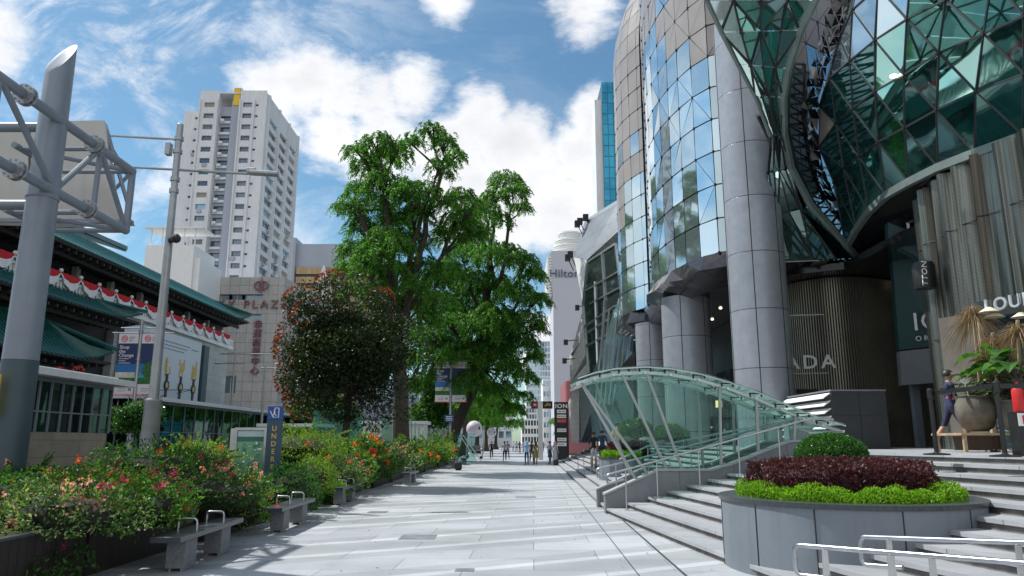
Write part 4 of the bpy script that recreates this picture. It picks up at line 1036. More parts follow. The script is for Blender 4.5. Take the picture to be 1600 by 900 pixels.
# ================================================================ STREET LAMP
def lamp():
    base=Vector((-9.75,20.3,0)); t=empty('street_lamp',base,'tall galvanised street lamp with thick base and horizontal arms, left of the map board','lamp'); x,y=base.x,base.y
    b=MB(); zz=W(255,625,20.3).z; b.lathe([(.30,0),(.30,.05),(.245,.06),(.215,zz-.08),(.22,zz-.07),(.22,zz),(.16,zz+.02)],x,y,14); b.build('pole_base',M['galv'],t,smooth='auto')
    H=WY(284,195,20.3).z; b=MB(); b.lathe([(.135,zz+.02),(.095,H-2),(.095,H),(.075,H+.02)],x,y,14)
    for z in (H-.5,H-.9,H-1.75,H-2.1): b.lathe([(.13,0),(.13,.12)],x,y,12,0,1,1,z)
    b.build('pole',M['galv'],t,smooth='auto')
    b=MB(); zA=WY(284,218,20.3).z; zB=WY(284,265,20.3).z
    b.tube((x,y,zA),(x-2.6,y-.3,zA+.03),.04,.03,8); b.tube((x,y,zB),(x-1.3,y-.2,zB),.04,.03,8); b.tube((x,y,zB),(x+2.5,y+.3,zB-.05),.045,.035,8)
    b.sphere((x-2.45,y-.3,zA+.03),.10,8,6)
    b.build('arm',M['galv'],t,smooth='auto')
    b=MB(); b.obox((x+2.45,y+.3,zB+.0),(.42,.05,-.01),(-.02,.12,0),(0,0,.06)); b.obox((x+2.1,y+.28,zB+.06),(.13,.02,0),(0,.1,0),(0,0,.09)); b.build('lamp_head',M['galv'],t,bevel=.03)
    b=MB(); zc=WY(283,377,20.3).z; b.tube((x+.08,y-.1,zc),(x+.34,y-.25,zc+.05),.09,.11,10); b.sphere((x+.3,y-.22,zc+.02),.13,10,8); b.build('camera_dome',M['black'],t)
    b=MB(); b.box(x-.34,x-.2,y-.1,y+.1,zB+.45,zB+.8); b.build('sensor_box',M['galv'],t)
lamp()
def thin_lamp(px,py0_,py1_,t_,lab,arms):
    base=G(px,py0_,0) if False else Vector((W(px,py0_,t_).x,W(px,py0_,t_).y,0)); t=empty('street_lamp',base,lab,'lamp')
    b=MB(); H=WY(px,py1_,base.y).z; b.lathe([(.13,0),(.11,H*.5),(.07,H)],base.x,base.y,8); b.build('pole',M['galv'],t,smooth='auto')
    b=MB()
    for (pa,pb,pyy) in arms: a=WY(pa,pyy,base.y); c=WY(pb,pyy,base.y); b.tube(a,c,.07,.05,6)
    b.build('arm',M['galv'],t)
    return t
thin_lamp(361,640,548,72,'slim grey lamp post with two arms in front of the plaza building',[(345,422,553),(333,385,568)])
thin_lamp(410,640,572,62,'slim lamp post with one short arm just right of the other, before the plaza',[(408,432,575)])
# ================================================================ BANNER POLES
M['skyprint']=simple('printed banner sky',(.02,.16,.42),.5,0,.2,1.)
M['bansea']=simple('printed banner lagoon',(.03,.30,.42),.5,0,.3,2.)
M['bansand']=simple('printed banner sand',(.55,.55,.48),.5,0,.3,2.)
M['bantree']=simple('printed banner foliage',(.03,.12,.03),.6,0,.7,5.)
M['banwhite']=simple('white banner ends',(.66,.64,.66),.6,0,.05,2)
M['logored']=simple('logo red',(.62,.03,.05),.5,0,.05,2)
def banner_pole(base,H,lab,seed,wb=1.15,hb=3.15,zb=None,s=1.):
    t=empty('banner_pole',base,lab,'pole','banner poles'); x,y=base[0],base[1]
    b=MB(); b.lathe([(.22,0),(.22,.02),(.19,.03),(.16,2.0),(.10,2.1),(.085,H)],x,y,12)
    for z in (H-.25,zb+hb+.1,zb+hb*.55): b.lathe([(.13,0),(.13,.1)],x,y,10,0,1,1,z)
    b.build('pole',M['galv'],t,smooth='auto')
    b=MB(); b.tube((x-wb*1.05,y,H-.45),(x+wb*.9,y,H-.45),.04,.03,6); b.tube((x+.08,y-.02,zb+hb+.06),(x+wb+.75,y-.02,zb+hb+.06),.04,.03,6); b.tube((x-wb-.5,y,zb+hb+.06),(x-.08,y,zb+hb+.06),.035,.035,6); b.build('arm',M['galv'],t)
    b=MB(); b.box(x-wb-.15,x+wb+.15,y-.03,y+.03,zb-.06,zb-.02); b.build('red_rail',M['logored'],t)
    for side in (-1,1):
        x0=x-wb-.10 if side<0 else x+.10; x1=x0+wb
        bn=MB(); bn.box(x0,x1,y-.012,y+.012,zb,zb+hb); o=bn.build('banner',M['banwhite'],t,label='%s banner with %s'%(('left','the words Shop the Change') if side<0 else ('right','a printed leafy tree')))
        z0=zb+hb*.165; z1=zb+hb*.84; yy=y-.016
        q=MB(); q.quad((x0,yy,zb+hb*.5),(x1,yy,zb+hb*.5),(x1,yy,z1),(x0,yy,z1)); q.build('blue_print',M['navy'],o)
        q=MB(); q.quad((x0,yy,zb+hb*.36),(x1,yy,zb+hb*.36),(x1,yy,zb+hb*.5),(x0,yy,zb+hb*.5)); q.build('sky_print',M['skyprint'],o)
        q=MB(); q.quad((x0,yy,zb+hb*.27),(x1,yy,zb+hb*.27),(x1,yy,zb+hb*.36),(x0,yy,zb+hb*.36)); q.build('shore_print',M['bansand' if side<0 else 'bansea'],o)
        q=MB(); q.quad((x0,yy,z0),(x1,yy,z0),(x1,yy,zb+hb*.27),(x0,yy,zb+hb*.27)); q.build('green_print',M['bantree'],o)
        if side>0:
            q=MB(); rs=random.Random(seed); pts=[]
            for k in range(18):
                a=k*math.pi/9; rr=wb*.40*(1+rs.uniform(-.16,.16)); pts.append((x0+wb*.55+rr*math.cos(a)*.95,y-.020,zb+hb*.40+rr*math.sin(a)*1.15))
            q.poly(pts); q.box(x0+wb*.5,x0+wb*.6,y-.022,y-.017,z0,zb+hb*.3); q.build('tree_print',M['bantree'],o)
        # circular red logo and its three short lines
        q=MB(); c_=Vector((x0+wb*.3,y-.02,zb+hb*.92)); 
        for rr in (.15*wb,): q.path([c_+Vector((math.cos(k*math.pi/8)*rr,0,math.sin(k*math.pi/8)*rr)) for k in range(16)],.018*wb,4,closed=True)
        q.path([c_+Vector((math.cos(k*math.pi/6)*.06*wb-.04*wb,0,math.sin(k*math.pi/6)*.07*wb)) for k in range(12)],.012*wb,4,closed=True)
        q.path([c_+Vector((math.cos(k*math.pi/6)*.06*wb+.04*wb,0,math.sin(k*math.pi/6)*.07*wb)) for k in range(12)],.012*wb,4,closed=True); q.build('round_logo',M['logored'],o)
        q=MB()
        for k in range(3): q.box(x0+wb*.52,x0+wb*(.84-.07*k),y-.018,y-.014,zb+hb*(.945-.03*k)-.022,zb+hb*(.945-.03*k)+.018)
        for k in range(2): q.box(x0+wb*.2,x0+wb*.6,y-.018,y-.014,zb+hb*(.09-.035*k)-.015,zb+hb*(.09-.035*k)+.015)
        q.box(x0+wb*.72,x0+wb*.88,y-.018,y-.014,zb+hb*.055,zb+hb*.10); q.build('small_print',M['greypaint'],o)
        if side<0:
            for k,s_ in enumerate(('Shop','the','Change')): text(s_,.25*wb,M['letterwhite'],o,(x0+wb*.09,y-.03,zb+hb*(.775-.068*k)),ext=.004,name='slogan',align='LEFT',bold=0.0)
            q=MB()
            for k in range(3): q.box(x0+wb*.1,x0+wb*(.6,.45,.7)[k],y-.021,y-.018,zb+hb*(.58-.035*k),zb+hb*(.58-.035*k)+.025)
            q.build('fine_print',M['letterwhite'],o)
    return t
Bx=W(203,690,39); bp=banner_pole((Bx.x,Bx.y,0),W(203,493,39).z*1.0,'banner pole before the department store, its two banners left of the street lamp',3,1.06,3.25,W(203,615,39).z)
B2=W(703,690,57); b2=banner_pole((B2.x,B2.y,0),W(703,545,57).z,'banner pole among the weeping trees with a small blue plate, near the promenade',4,1.12,3.1,W(703,627,57).z)
q=MB(); a=WY(702,654,B2.y-.3); q.box(a.x-.36,a.x+.34,a.y-.03,a.y+.03,a.z-.27,a.z+.27); o=q.build('blue_plate',M['signblue'],b2)
q=MB(); 
for k in range(3): q.box(a.x-.25,a.x+.22,a.y-.05,a.y-.035,a.z+.12-.13*k,a.z+.17-.13*k)
q.build('white_lines',M['letterwhite'],o)
B3=W(712,690,75); b=MB(); 
# ================================================================ GLASS PAVILIONS OVER THE UNDERPASS STAIRS
M['pavglass']=glassm('green tinted pavilion glass',(.22,.33,.31),.04,(.55,.8,.72),.02,.01,.15,(.02,.045,.04),.5,.6)
M['stonewall']=panelled('sandy stone base',(.30,.26,.21),(1.6,.55),(.12,.1,.09),.015,.7,0,.08,dirt=.35)
def pavilion(x0,x1,y0,y1,zb,zt,lab,nx,ny,slope=0.):
    t=empty('glass_pavilion',((x0+x1)/2,(y0+y1)/2,0),lab,'pavilion','underpass pavilions')
    b=MB(); b.box(x0,x1,y0,y1,0,zb); b.build('stone_base',M['stonewall'],t)
    b=MB(); b.slabpoly([(x0-.6,y0-.7,zt+.02),(x1+.6,y0-.7,zt+.02),(x1+.6,y1+.6,zt+.02),(x0-.6,y1+.6,zt+.02)],(0,0,.22)); b.slabpoly([(x0-.3,y0-.3,zt+.245),(x1+.2,y0-.3,zt+.245),(x1+.2,y1,zt+.245),(x0-.3,y1,zt+.245)],(0,0,.08)); b.build('roof',M['whiteroof'],t)
    g1=MB(); g1.box(x1-.02,x1,y0,y1,zb,zt); g1.box(x0,x1-.02,y0,y0+.02,zb,zt); g1.box(x0,x0+.02,y0+.02,y1,zb,zt); g1.build('glazing',M['pavglass'],t)
    f=MB()
    for i in range(ny+1):
        yy=y0+(y1-y0)*i/ny; f.box(x1+.004,x1+.06,yy-.035,yy+.035,zb,zt)
    for i in range(nx+1):
        xx=x0+(x1-x0)*i/nx; f.box(xx-.035,xx+.035,y0-.06,y0-.004,zb,zt)
    f.box(x1+.004,x1+.05,y0,y1,zb+(zt-zb)*.36,zb+(zt-zb)*.36+.05); f.box(x1+.004,x1+.07,y0,y1,zt-.12,zt); f.box(x0,x1,y0-.055,y0-.005,zb+(zt-zb)*.36,zb+(zt-zb)*.36+.05)
    f.build('mullions',M['greypaint'],t)
    # inner stair wall and pale railing seen through the glass
    b=MB(); b.box(x0+.6,x1-1.1,y0+.8,y1-.6,zb,zb+.55); b.box(x0+.4,x0+.6,y0+.5,y1-.5,zb,zt-.4); b.build('inner_parapet',M['granite'],t)
    b=MB()
    for i in range(ny*2): 
        yy=y0+.5+(y1-y0-1)*i/(ny*2); b.box(x1-.8,x1-.75,yy,yy+.05,zb,zb+.95)
    b.box(x1-.82,x1-.73,y0+.4,y1-.4,zb+.95,zb+1.02); b.build('inner_railing',M['white'],t)
pavilion(-21.,-14.95,22.9,27.8,1.9,3.6,'glass pavilion with white roof and sandy stone base, left of the banner pole',8,8)
pavilion(-26.5,-22.8,45,84,1.1,4.1,'long glass pavilion with thin white roof behind the street lamp and map board',4,22)
b=MB(); a=W(445,664,52); t=empty('canopy_shelter',(a.x+1.5,a.y,0),'low flat white shelter roof with dark posts, right of the underpass sign','shelter')
b.box(a.x-2,a.x+2.6,a.y,a.y+4,a.z-.12,a.z+.10); b.build('roof',M['whiteroof'],t); b=MB()
for xx in (a.x-1.7,a.x+.2,a.x+2.2):
    for yy in (a.y+.3,a.y+3.6): b.box(xx-.06,xx+.06,yy-.06,yy+.06,0,a.z-.12)
b.build('post',M['black'],t); b=MB(); b.box(a.x-1.6,a.x+2.1,a.y+3.3,a.y+3.35,.2,a.z-.2); b.build('back_screen',M['darkgrey'],t)
# ================================================================ MAP BOARD AND UNDERPASS SIGN
t_=16.6; a=W(368,668,t_); c=W(416,668,t_-.1); z1=a.z; t=empty('map_board',((a.x+c.x)/2,a.y,0),'grey framed street map board standing among the shrubs','sign')
x0,x1,y=a.x,c.x,a.y
b=MB(); b.box(x0,x0+.06,y-.03,y+.10,.2,z1); b.box(x1-.06,x1,y-.03,y+.10,.2,z1); b.box(x0+.06,x1-.06,y-.03,y+.10,z1-.06,z1); b.box(x0+.06,x1-.06,y-.03,y+.1,.55,.62); b.box(x0-.10,x0-.003,y+.0,y+.12,.2,z1-.02,0); b.build('frame',M['steel'],t)
b=MB(); b.box(x0+.06,x1-.06,y,y+.05,.62,z1-.06); b.build('board',simple('map pale green',(.16,.36,.24),.4,0,.1,3),t)
b=MB(); b.box(x0+.07,x1-.07,y-.012,y-.004,z1-.20,z1-.08); b.build('title_strip',simple('map title strip',(.42,.52,.55),.4,0,.05,3),t)
b=MB(); b.box(x0+.07,x1-.07,y-.012,y-.004,z1-.30,z1-.21); b.build('dark_strip',simple('map dark green strip',(.03,.14,.10),.4),t)
mw,mg,mb_=MB(),MB(),MB(); rs=random.Random(3)
for i in range(46):
    xx=rs.uniform(x0+.1,x1-.16); zz=rs.uniform(.66,z1-.36); w_=rs.uniform(.02,.10); h_=rs.uniform(.015,.06); k=[mw,mg,mb_][i%3]; yy=y-.006-.0008*i
    if i%4==0: k.bar((xx,yy,zz),(xx+rs.uniform(-.1,.12),yy,zz+rs.uniform(.05,.16)),.018,.001,0,(0,1,0))
    k.poly([(xx,yy,zz),(xx+w_,yy,zz+rs.uniform(-.01,.02)),(xx+w_*.9,yy,zz+h_),(xx,yy,zz+h_*.9)])
mw.build('map_streets',M['letterwhite'],t); mg.build('map_blocks',simple('map block green',(.07,.22,.12),.5),t); mb_.build('map_landmarks',simple('map slate',(.10,.18,.18),.5),t)
a=W(419,634,16.4); c=W(442,634,16.4); t=empty('underpass_sign',((a.x+c.x)/2,a.y,0),'tall slim blue sign reading UNDERPASS downwards with a stair symbol on top','sign'); x0,x1,y,z1=a.x,c.x,a.y,a.z
b=MB(); b.box(x0,x1,y,y+.10,.15,z1-.31); b.build('panel',M['signgreyblue'],t,bevel=.005)
b=MB(); b.box(x0,x1,y-.003,y+.103,z1-.305,z1); b.build('blue_head',M['signblue'],t,bevel=.005)
for i,ch in enumerate('UNDERPASS'): text(ch,.155,M['gold'],t,((x0+x1)/2+.01,y-.006,z1-.50-i*.165),ext=.004,name='letter',bold=.004)
b=MB(); s=(x1-x0); xm=(x0+x1)/2; zc=z1-.15; yy=y-.008
b.path([(xm-s*.34,yy,zc+.04),(xm-s*.1,yy,zc-.10),(xm+s*.26,yy,zc-.10),(xm+s*.26,yy,zc+.10),(xm,yy,zc+.10),(xm,yy,zc+.06)],.010,6)
b.sphere((xm-.01,yy,zc+.055),.018,8,6); b.bar((xm-.01,yy,zc+.03),(xm-.01,yy,zc-.03),.03,.008,0,(0,1,0)); b.bar((xm-.02,yy,zc-.03),(xm-.05,yy,zc-.075),.014,.008,0,(0,1,0)); b.bar((xm,yy,zc-.03),(xm+.04,yy,zc-.07),.014,.008,0,(0,1,0)); b.build('stair_symbol',M['letterwhite'],t)
# ================================================================ GLASS SCULPTURES, BOOTHS
M['aqua']=glassm('aqua sheet glass',(.72,.90,.86),.0,(.8,1,.95),.03,.01,.01,(.20,.42,.36),.5,.5)
M['aquaice']=glassm('icy shard glass',(.7,.9,.85),.15,(.8,1,.95),.1,.01,.55,(.30,.52,.47))
a=W(490,641,27); c=W(556,641,27); t=empty('glass_box_sculpture',((a.x+c.x)/2,a.y,0),'clear glass box with icy shards inside, standing in the flower bed','sculpture')
b=MB()
b.box(a.x,a.x+.02,a.y,a.y+1.1,.5,a.z); b.box(c.x-.02,c.x,a.y,a.y+1.1,.5,a.z); b.box(a.x+.021,c.x-.021,a.y,a.y+.02,.5,a.z); b.box(a.x+.021,c.x-.021,a.y+1.08,a.y+1.1,.5,a.z); b.build('glass_walls',M['aqua'],t)
b=MB(); rs=random.Random(9)
for i in range(46):
    q=Vector((rs.uniform(a.x+.1,c.x-.1),a.y+rs.uniform(.1,.95),.5)); d=Vector((rs.uniform(-.6,.6),rs.uniform(-.3,.3),rs.uniform(.5,1.25)))*(.95); s_=rs.uniform(.02,.05)
    b.path([q,q+d],[s_,.004],4)
b.build('shard',M['aquaice'],t)
def pillar(px,pt,pb,t_,w,lab):
    a=W(px,pt,t_); b=MB(); b.box(a.x-w/2,a.x+w/2,a.y,a.y+w*.6,.3,a.z); o=b.build('glass_pillar',M['aquaice'],bevel=.01); tag(o,lab,'sculpture','glass pillars in the beds'); return o
pillar(605,650,700,30,.42,'pale green glass pillar beside the dark trunk of the weeping tree')
b=MB(); a=W(655,690,46); t=empty('glass_shard_sculpture',(a.x,a.y,0),'cluster of leaning pale glass shards behind the bushes, right of the dark trunk','sculpture')
for k in range(6): b.path([(a.x-.4+k*.16,a.y,.3),(a.x-.55+k*.26,a.y,3.0-.25*k)],[.07,.03],4)
b.build('shard',M['aquaice'],t)
a=W(562,658,50); t=empty('white_booth',(a.x+2,a.y,0),'white kiosk booths with brown panels across the road, below the red tipped tree','kiosk'); b=MB(); b.box(a.x,a.x+4.4,a.y,a.y+2,0,a.z-.2); b.build('wall',M['white'],t); b=MB(); b.box(a.x-.2,a.x+4.6,a.y-.3,a.y+2.2,a.z-.2,a.z); b.build('roof',M['whiteroof'],t)
b=MB(); b.box(a.x+.4,a.x+1.5,a.y-.02,a.y-.003,.6,1.9); b.box(a.x+2.3,a.x+3.4,a.y-.02,a.y-.003,.6,1.9); b.build('brown_panel',M['timber'],t)
# glass rail near the far banner pole
a=W(712,672,48); b=MB(); t=empty('glass_railing',(a.x+.8,a.y,0),'green glass screen with slanting steel struts near the far banner pole','railing'); b.box(a.x,a.x+1.3,a.y,a.y+.03,.3,a.z-.2); b.build('glass_panel',M['aqua'],t); b=MB(); b.tube((a.x+.3,a.y-.2,2.0),(a.x+1.4,a.y-.8,.4),.035,.035,6); b.tube((a.x+.5,a.y-.2,2.0),(a.x+1.7,a.y-.8,.4),.035,.035,6); b.build('strut',M['steel'],t)
# ================================================================ BALLOON CART
def balloon(px,py,t_,rp,lab,cart):
    c=W(px,py,t_); r=rp*t_/FP; t=empty('balloon_cart' if cart else 'balloon',(c.x,c.y,0),lab,'cart' if cart else 'balloon')
    b=MB(); b.sphere(c,r,24,16); b.build('balloon',simple('white balloon skin %d'%rp,(.62,.56,.62),.3,0,.06,2),t,smooth=True)
    b=MB(); b.slabpoly([c+Vector((r*.62+.10*math.cos(k),-r*.80,.05+.16*math.sin(k))) for k in [i*math.pi/4 for i in range(8)]],(.02,.12,0)); b.build('dark_print',M['black'],t)
    if cart:
        b=MB(); b.tube((c.x-.25,c.y,1.1),(c.x-.2,c.y,c.z-r+.03),.03,.03,8); b.tube((c.x+.9,c.y+.1,.5),(c.x+.9,c.y+.1,3.1),.03,.03,8); b.build('pole',M['steel'],t)
        b=MB(); b.box(c.x-.75,c.x+.85,c.y-.4,c.y+.4,.75,.85); b.box(c.x-.75,c.x+.85,c.y-.4,c.y+.4,.35,.40)
        for xx in (-.72,.8):
            for yy in (-.37,.37): b.box(c.x+xx-.02,c.x+xx+.02,c.y+yy-.02,c.y+yy+.02,.1,1.35)
        b.build('frame',M['galv'],t); b=MB(); b.box(c.x-.6,c.x+.6,c.y-.3,c.y+.3,.86,1.25); b.build('goods',M['granite'],t,bevel=.05)
        for xx in (-.6,.7):
            b=MB(); b.path([(c.x+xx,c.y-.42,.14),(c.x+xx,c.y-.36,.14)],.14,14); b.build('wheel',M['black'],t)
    else:
        b=MB(); b.tube((c.x,c.y,0),(c.x,c.y,c.z-r+.02),.03,.03,6); b.build('pole',M['steel'],t)
balloon(741,670,70,12.5,'small cart on the promenade carrying a big white balloon',True)
balloon(768,676,105,7.5,'smaller white balloon on a stick beyond the balloon cart',False)
# ================================================================ THE MALL
M['beigepanel']=simple('beige back-painted panel',(.28,.25,.23),.3,0,.10,.6,spec=.7)
M['mirrorblue']=mirror('mirror curtain glass',(.54,.68,.74),.05,.012,.4,.88)
M['seeglass']=glassm('teal clear glass',(.42,.56,.54),.20,(.85,1,.97),.02,.03,.10,(.06,.13,.12))
M['shellglass']=glassm('green shell glass',(.08,.21,.18),.055,(.42,.72,.66),.03,.008,.62,(.014,.080,.074),.6,.75)
M['leafglass']=glassm('pale green shell glass',(.26,.38,.35),.17,(.70,.92,.86),.03,.010,.45,(.06,.13,.11),.6)
M['mullion']=simple('dark mullion',(.02,.022,.024),.4,.3,.1,3)
M['soffit']=mirror('dark mirror soffit',(.022,.022,.026),.12,.03,.5,.6)
M['facetdark']=mirror('dark bronze facet',(.09,.08,.08),.10,.05,.8,.8)
M['column']=panelled('grey column cladding',(.30,.32,.355),(40,2.0),(.06,.06,.07),.03,.36,.25,.03,offset=0,dirt=.16,spec=.5)
M['rim']=simple('shell rim steel',(.16,.20,.19),.4,.3,.15,2)
mall=empty('curved_glass_mall',(12,38,0),'huge mall of curving glass shells and facets filling the right side','building')
def resample(pts,step):
    P=[Vector((x,y,0)) for x,y in pts]; out=[]
    def cr(a,b,c,d,t): return .5*((2*b)+(c-a)*t+(2*a-5*b+4*c-d)*t*t+(3*b-a-3*c+d)*t**3)
    dense=[]
    for i in range(len(P)-1):
        a=P[max(i-1,0)];b_=P[i];c=P[i+1];d=P[min(i+2,len(P)-1)]
        for k in range(20): dense.append(cr(a,b_,c,d,k/20))
    dense.append(P[-1]); out=[dense[0]]; acc=0
    for i in range(1,len(dense)):
        acc+=(dense[i]-dense[i-1]).length
        if acc>=step: out.append(dense[i]); acc=0
    if acc>step*.35: out.append(dense[-1])
    else: out[-1]=dense[-1]
    return out
def tri_panel(mb,a,b_,c,gap,jit,m,rs,n=None):
    cen=(a+b_+c)/3; N=(b_-a).cross(c-a).normalized(); tx=rs.uniform(-jit,jit); ty=rs.uniform(-jit,jit)
    u=(b_-a).normalized(); v=N.cross(u); out=[]
    for p in (a,b_,c):
        d=cen-p; q=p+d*min(.4,gap/max(d.length,.01)*1.6); r_=q-cen; out.append(q+N*(r_.dot(u)*tx+r_.dot(v)*ty))
    mb.poly(out,m)
def quad_panel(mb,a,b_,c,d,gap,jit,m,rs):
    cen=(a+b_+c+d)/4; N=(b_-a).cross(d-a).normalized(); u=(b_-a).normalized(); v=N.cross(u); tx=rs.uniform(-jit,jit); ty=rs.uniform(-jit,jit); out=[]
    for p in (a,b_,c,d):
        e_=cen-p; q=p+e_*min(.4,gap/max(e_.length,.01)*1.4); r_=q-cen; out.append(q+N*(r_.dot(u)*tx+r_.dot(v)*ty))
    mb.poly(out,m)
def curtain(pts,step,z0,z1,dz,classify,name,prof=None,seed=1,backing=True):
    P=resample(pts,step); rs=random.Random(seed); n=len(P); K=int((z1-z0)/dz)
    pan=MB(); blt=MB(); back=MB(); tr=MB()
    def Q(i,j):
        p=P[i].copy(); p.z=z0+j*dz
        if prof: p+=prof(P,i,p.z)
        return p
    for i in range(n-1):
        for j in range(K):
            a,b_,c,d=Q(i,j),Q(i+1,j),Q(i+1,j+1),Q(i,j+1); m,split=classify(i/(n-1),a,rs)
            if split:
                m2,_=classify(i/(n-1),a,rs) if split==2 else (m,0)
                if (i+j)%2: tri_panel(pan,a,b_,c,.022,.02,m,rs); tri_panel(pan,a,c,d,.022,.02,m2,rs)
                else: tri_panel(pan,a,b_,d,.022,.02,m,rs); tri_panel(pan,b_,c,d,.022,.02,m2,rs)
            else: quad_panel(pan,a,b_,c,d,.022,.012,m,rs)
            N=(b_-a).cross(d-a).normalized()
            if m!=2 and backing:
                o=-N*.12; back.quad(a+o,b_+o,c+o,d+o)
            if m==2:
                tr.tube(a-N*.5,c-N*.5,.05,.05,4); 
                if (i+j)%2: tr.tube(b_-N*.5,d-N*.5,.05,.05,4)
                tr.tube(a-N*.5,b_-N*.5,.04,.04,4)
            s=.035; 
            if a.z<26: pan.box(a.x-s,a.x+s,a.y-s,a.y+s,a.z-s*1.4,a.z+s*1.4,4)
    pan.build(name,[M['mirrorblue'],M['beigepanel'],M['seeglass'],M['glasspale'],M['mullion']],mall)
    if backing and back.v: back.build('facade_lining',M['mullion'],mall)
    if tr.v: tr.build('inner_truss',M['mullion'],mall)
def cl1(s,a,rs):
    if a.z>14.3+rs.uniform(-.3,.3) and not (s>.75 and a.z<17): return (1,0) if rs.random()>.03 else (0,0)
    return (0,0)
curtain([(13,53),(10,52.3),(8.2,50.5),(7.25,48.4),(6.95,46.6),(7.1,45.0),(7.45,43.8),(8.0,42.5)],1.0,9.3,40,1.4,cl1,'curtain_wall',lambda P,i,z:Vector((max(0,z-26)**2*.035,max(0,z-26)**1.5*.08,0)),3)
def cl2(s,a,rs):
    u=(a.y-27)/14.   # 1 far end .. 0 near column
    zb=min(20.0,16.6+max(0,a.y-28)*.65)+rs.uniform(-1.3,1.0)
    if s>.52:
        lim=8.5+(s-.52)*42
        if a.z<lim and a.z<zb-1.: return (2,2)
    if a.z>zb: return (1 if rs.random()>.08 else 0,1 if s>.3 else 0)
    if s>.28: return (0,2 if rs.random()<.5 else 0)
    return (0 if rs.random()>.06 else 3,0)
curtain([(8.05,42.3),(8.0,41.2),(7.75,39),(7.0,36.3),(6.55,33.5),(6.65,31),(7.1,28.8),(7.75,27.2),(8.7,26.6),(10.1,27.0),(11.9,28.1),(15,30),(20,31.5),(26,32)],.98,8.6,38,1.35,cl2,'curtain_wall',None,4)
# skirt of dark folded facets below the glass, and the soffit
def skirt(pts,z0,z1,inset,seed):
    P=resample(pts,1.25); rs=random.Random(seed); b=MB(); n=len(P)
    L0=[];L1=[];L2=[]
    for i,p in enumerate(P):
        d=(P[min(i+1,n-1)]-P[max(i-1,0)]).normalized(); N=Vector((-d.y,d.x,0)); 
        if N.x<0 and False: N=-N
        j=rs.uniform(-.15,.15)
        L0.append(Vector((p.x,p.y,z0+.02))-N*(.05)); L1.append(Vector((p.x,p.y,z0-(z0-z1)*.55+j*.6))-N*(.30+j)); L2.append(Vector((p.x,p.y,z1))+N*inset)
    for A,B in ((L0,L1),(L1,L2)):
        for i in range(n-1):
            if rs.random()<.5: b.poly([A[i],A[i+1],B[i]]); b.poly([A[i+1],B[i+1],B[i]])
            else: b.poly([A[i],A[i+1],B[i+1]]); b.poly([A[i],B[i+1],B[i]])
    b.build('faceted_skirt',M['facetdark'],mall)
skirt([(13,53),(10,52.3),(8.2,50.5),(7.25,48.4),(6.95,46.6),(7.05,45.2),(7.45,44.1),(8.05,43.3)],9.3,8.0,.9,2)
skirt([(8.1,43.2),(8.15,41.5),(7.75,39),(7.0,36.3),(6.55,33.5),(6.65,31),(7.1,28.8),(7.75,27.2),(8.7,26.6),(10.1,27.0),(11.9,28.1),(15,30)],8.6,7.55,1.0,5)
b=MB(); b.slabpoly([(7.4,33.5,7.7),(7.9,29.4,7.7),(9.2,27.6,7.7),(12.,26.,7.7),(12,22,7.7),(13,14,7.7),(40,10,7.7),(40,60,7.7),(12,53,7.7),(8.3,47,7.7),(9.,42,7.7),(8.2,37.5,7.7)],(0,0,.25)); b.build('soffit',M['soffit'],mall)
b=MB()
for i in range(14):
    x=10+ (i%4)*2.6+random.uniform(-.3,.3); y=27.5+(i//4)*3.2; b.lathe([(.07,0),(.07,.02)],x,y,8,0,1,1,7.66)
b.build('downlight',simple('lit downlight',(1,.85,.6),.5,emit=6),mall)
# inner dark walls
b=MB(); b.box(11.2,11.6,33,60,1.4,7.69); b.box(11.6,30,59.5,60,1.4,7.69); b.box(27,27.4,10,59,1.4,7.69); b.build('shopfront_wall',M['mullion'],mall)
b=MB()
for i in range(10): b.box(11.08,11.18,33.6+i*2.5,35.2+i*2.5,1.5,5.2)
b.build('shopfront_glass',M['glassdark'],mall)
b=MB(); b.box(10.9,11.05,40,41.3,3.4,3.75); b.box(10.9,11.05,36,36.5,3.4,3.8); b.build('lit_shop_panel',simple('warm lit shop panel',(1,.6,.25),.5,emit=1.6),mall)
# ---- columns
def column_(x,y,r,z1,lab,rods=()):
    t=empty('clad_column',(x,y,TERR),lab,'column','round clad columns of the mall')
    b=MB(); b.lathe([(r*1.0,TERR),(r,z1)],x,y,40); b.build('cladding',M['column'],t,smooth='auto')
    b=MB()
    for a in (-2.0,-1.0,0.,1.1,2.1,3.1): b.box(x+math.cos(a)*r-.012,x+math.cos(a)*r+.012,y+math.sin(a)*r-.012,y+math.sin(a)*r+.012,TERR,z1)
    b.build('vertical_joint',M['mullion'],t)
    if rods:
        b=MB()
        for z in rods: b.tube((x+r*.9,y-r*.3,z),(x+r+1.05,y-r*.5,z+.0),.022,.022,6)
        b.build('light_rod',M['galv'],t)
column_(8.62,25.4,.98,17.,'tallest round grey column, nearest the camera, rising into the glass shell',(3.85,5.85,7.75))
column_(7.62,32.,1.06,7.75,'second round grey column, under the faceted skirt, left of the tallest one')
column_(8.05,41.5,1.06,8.1,'third and farthest round grey column, beside the angular glazing')
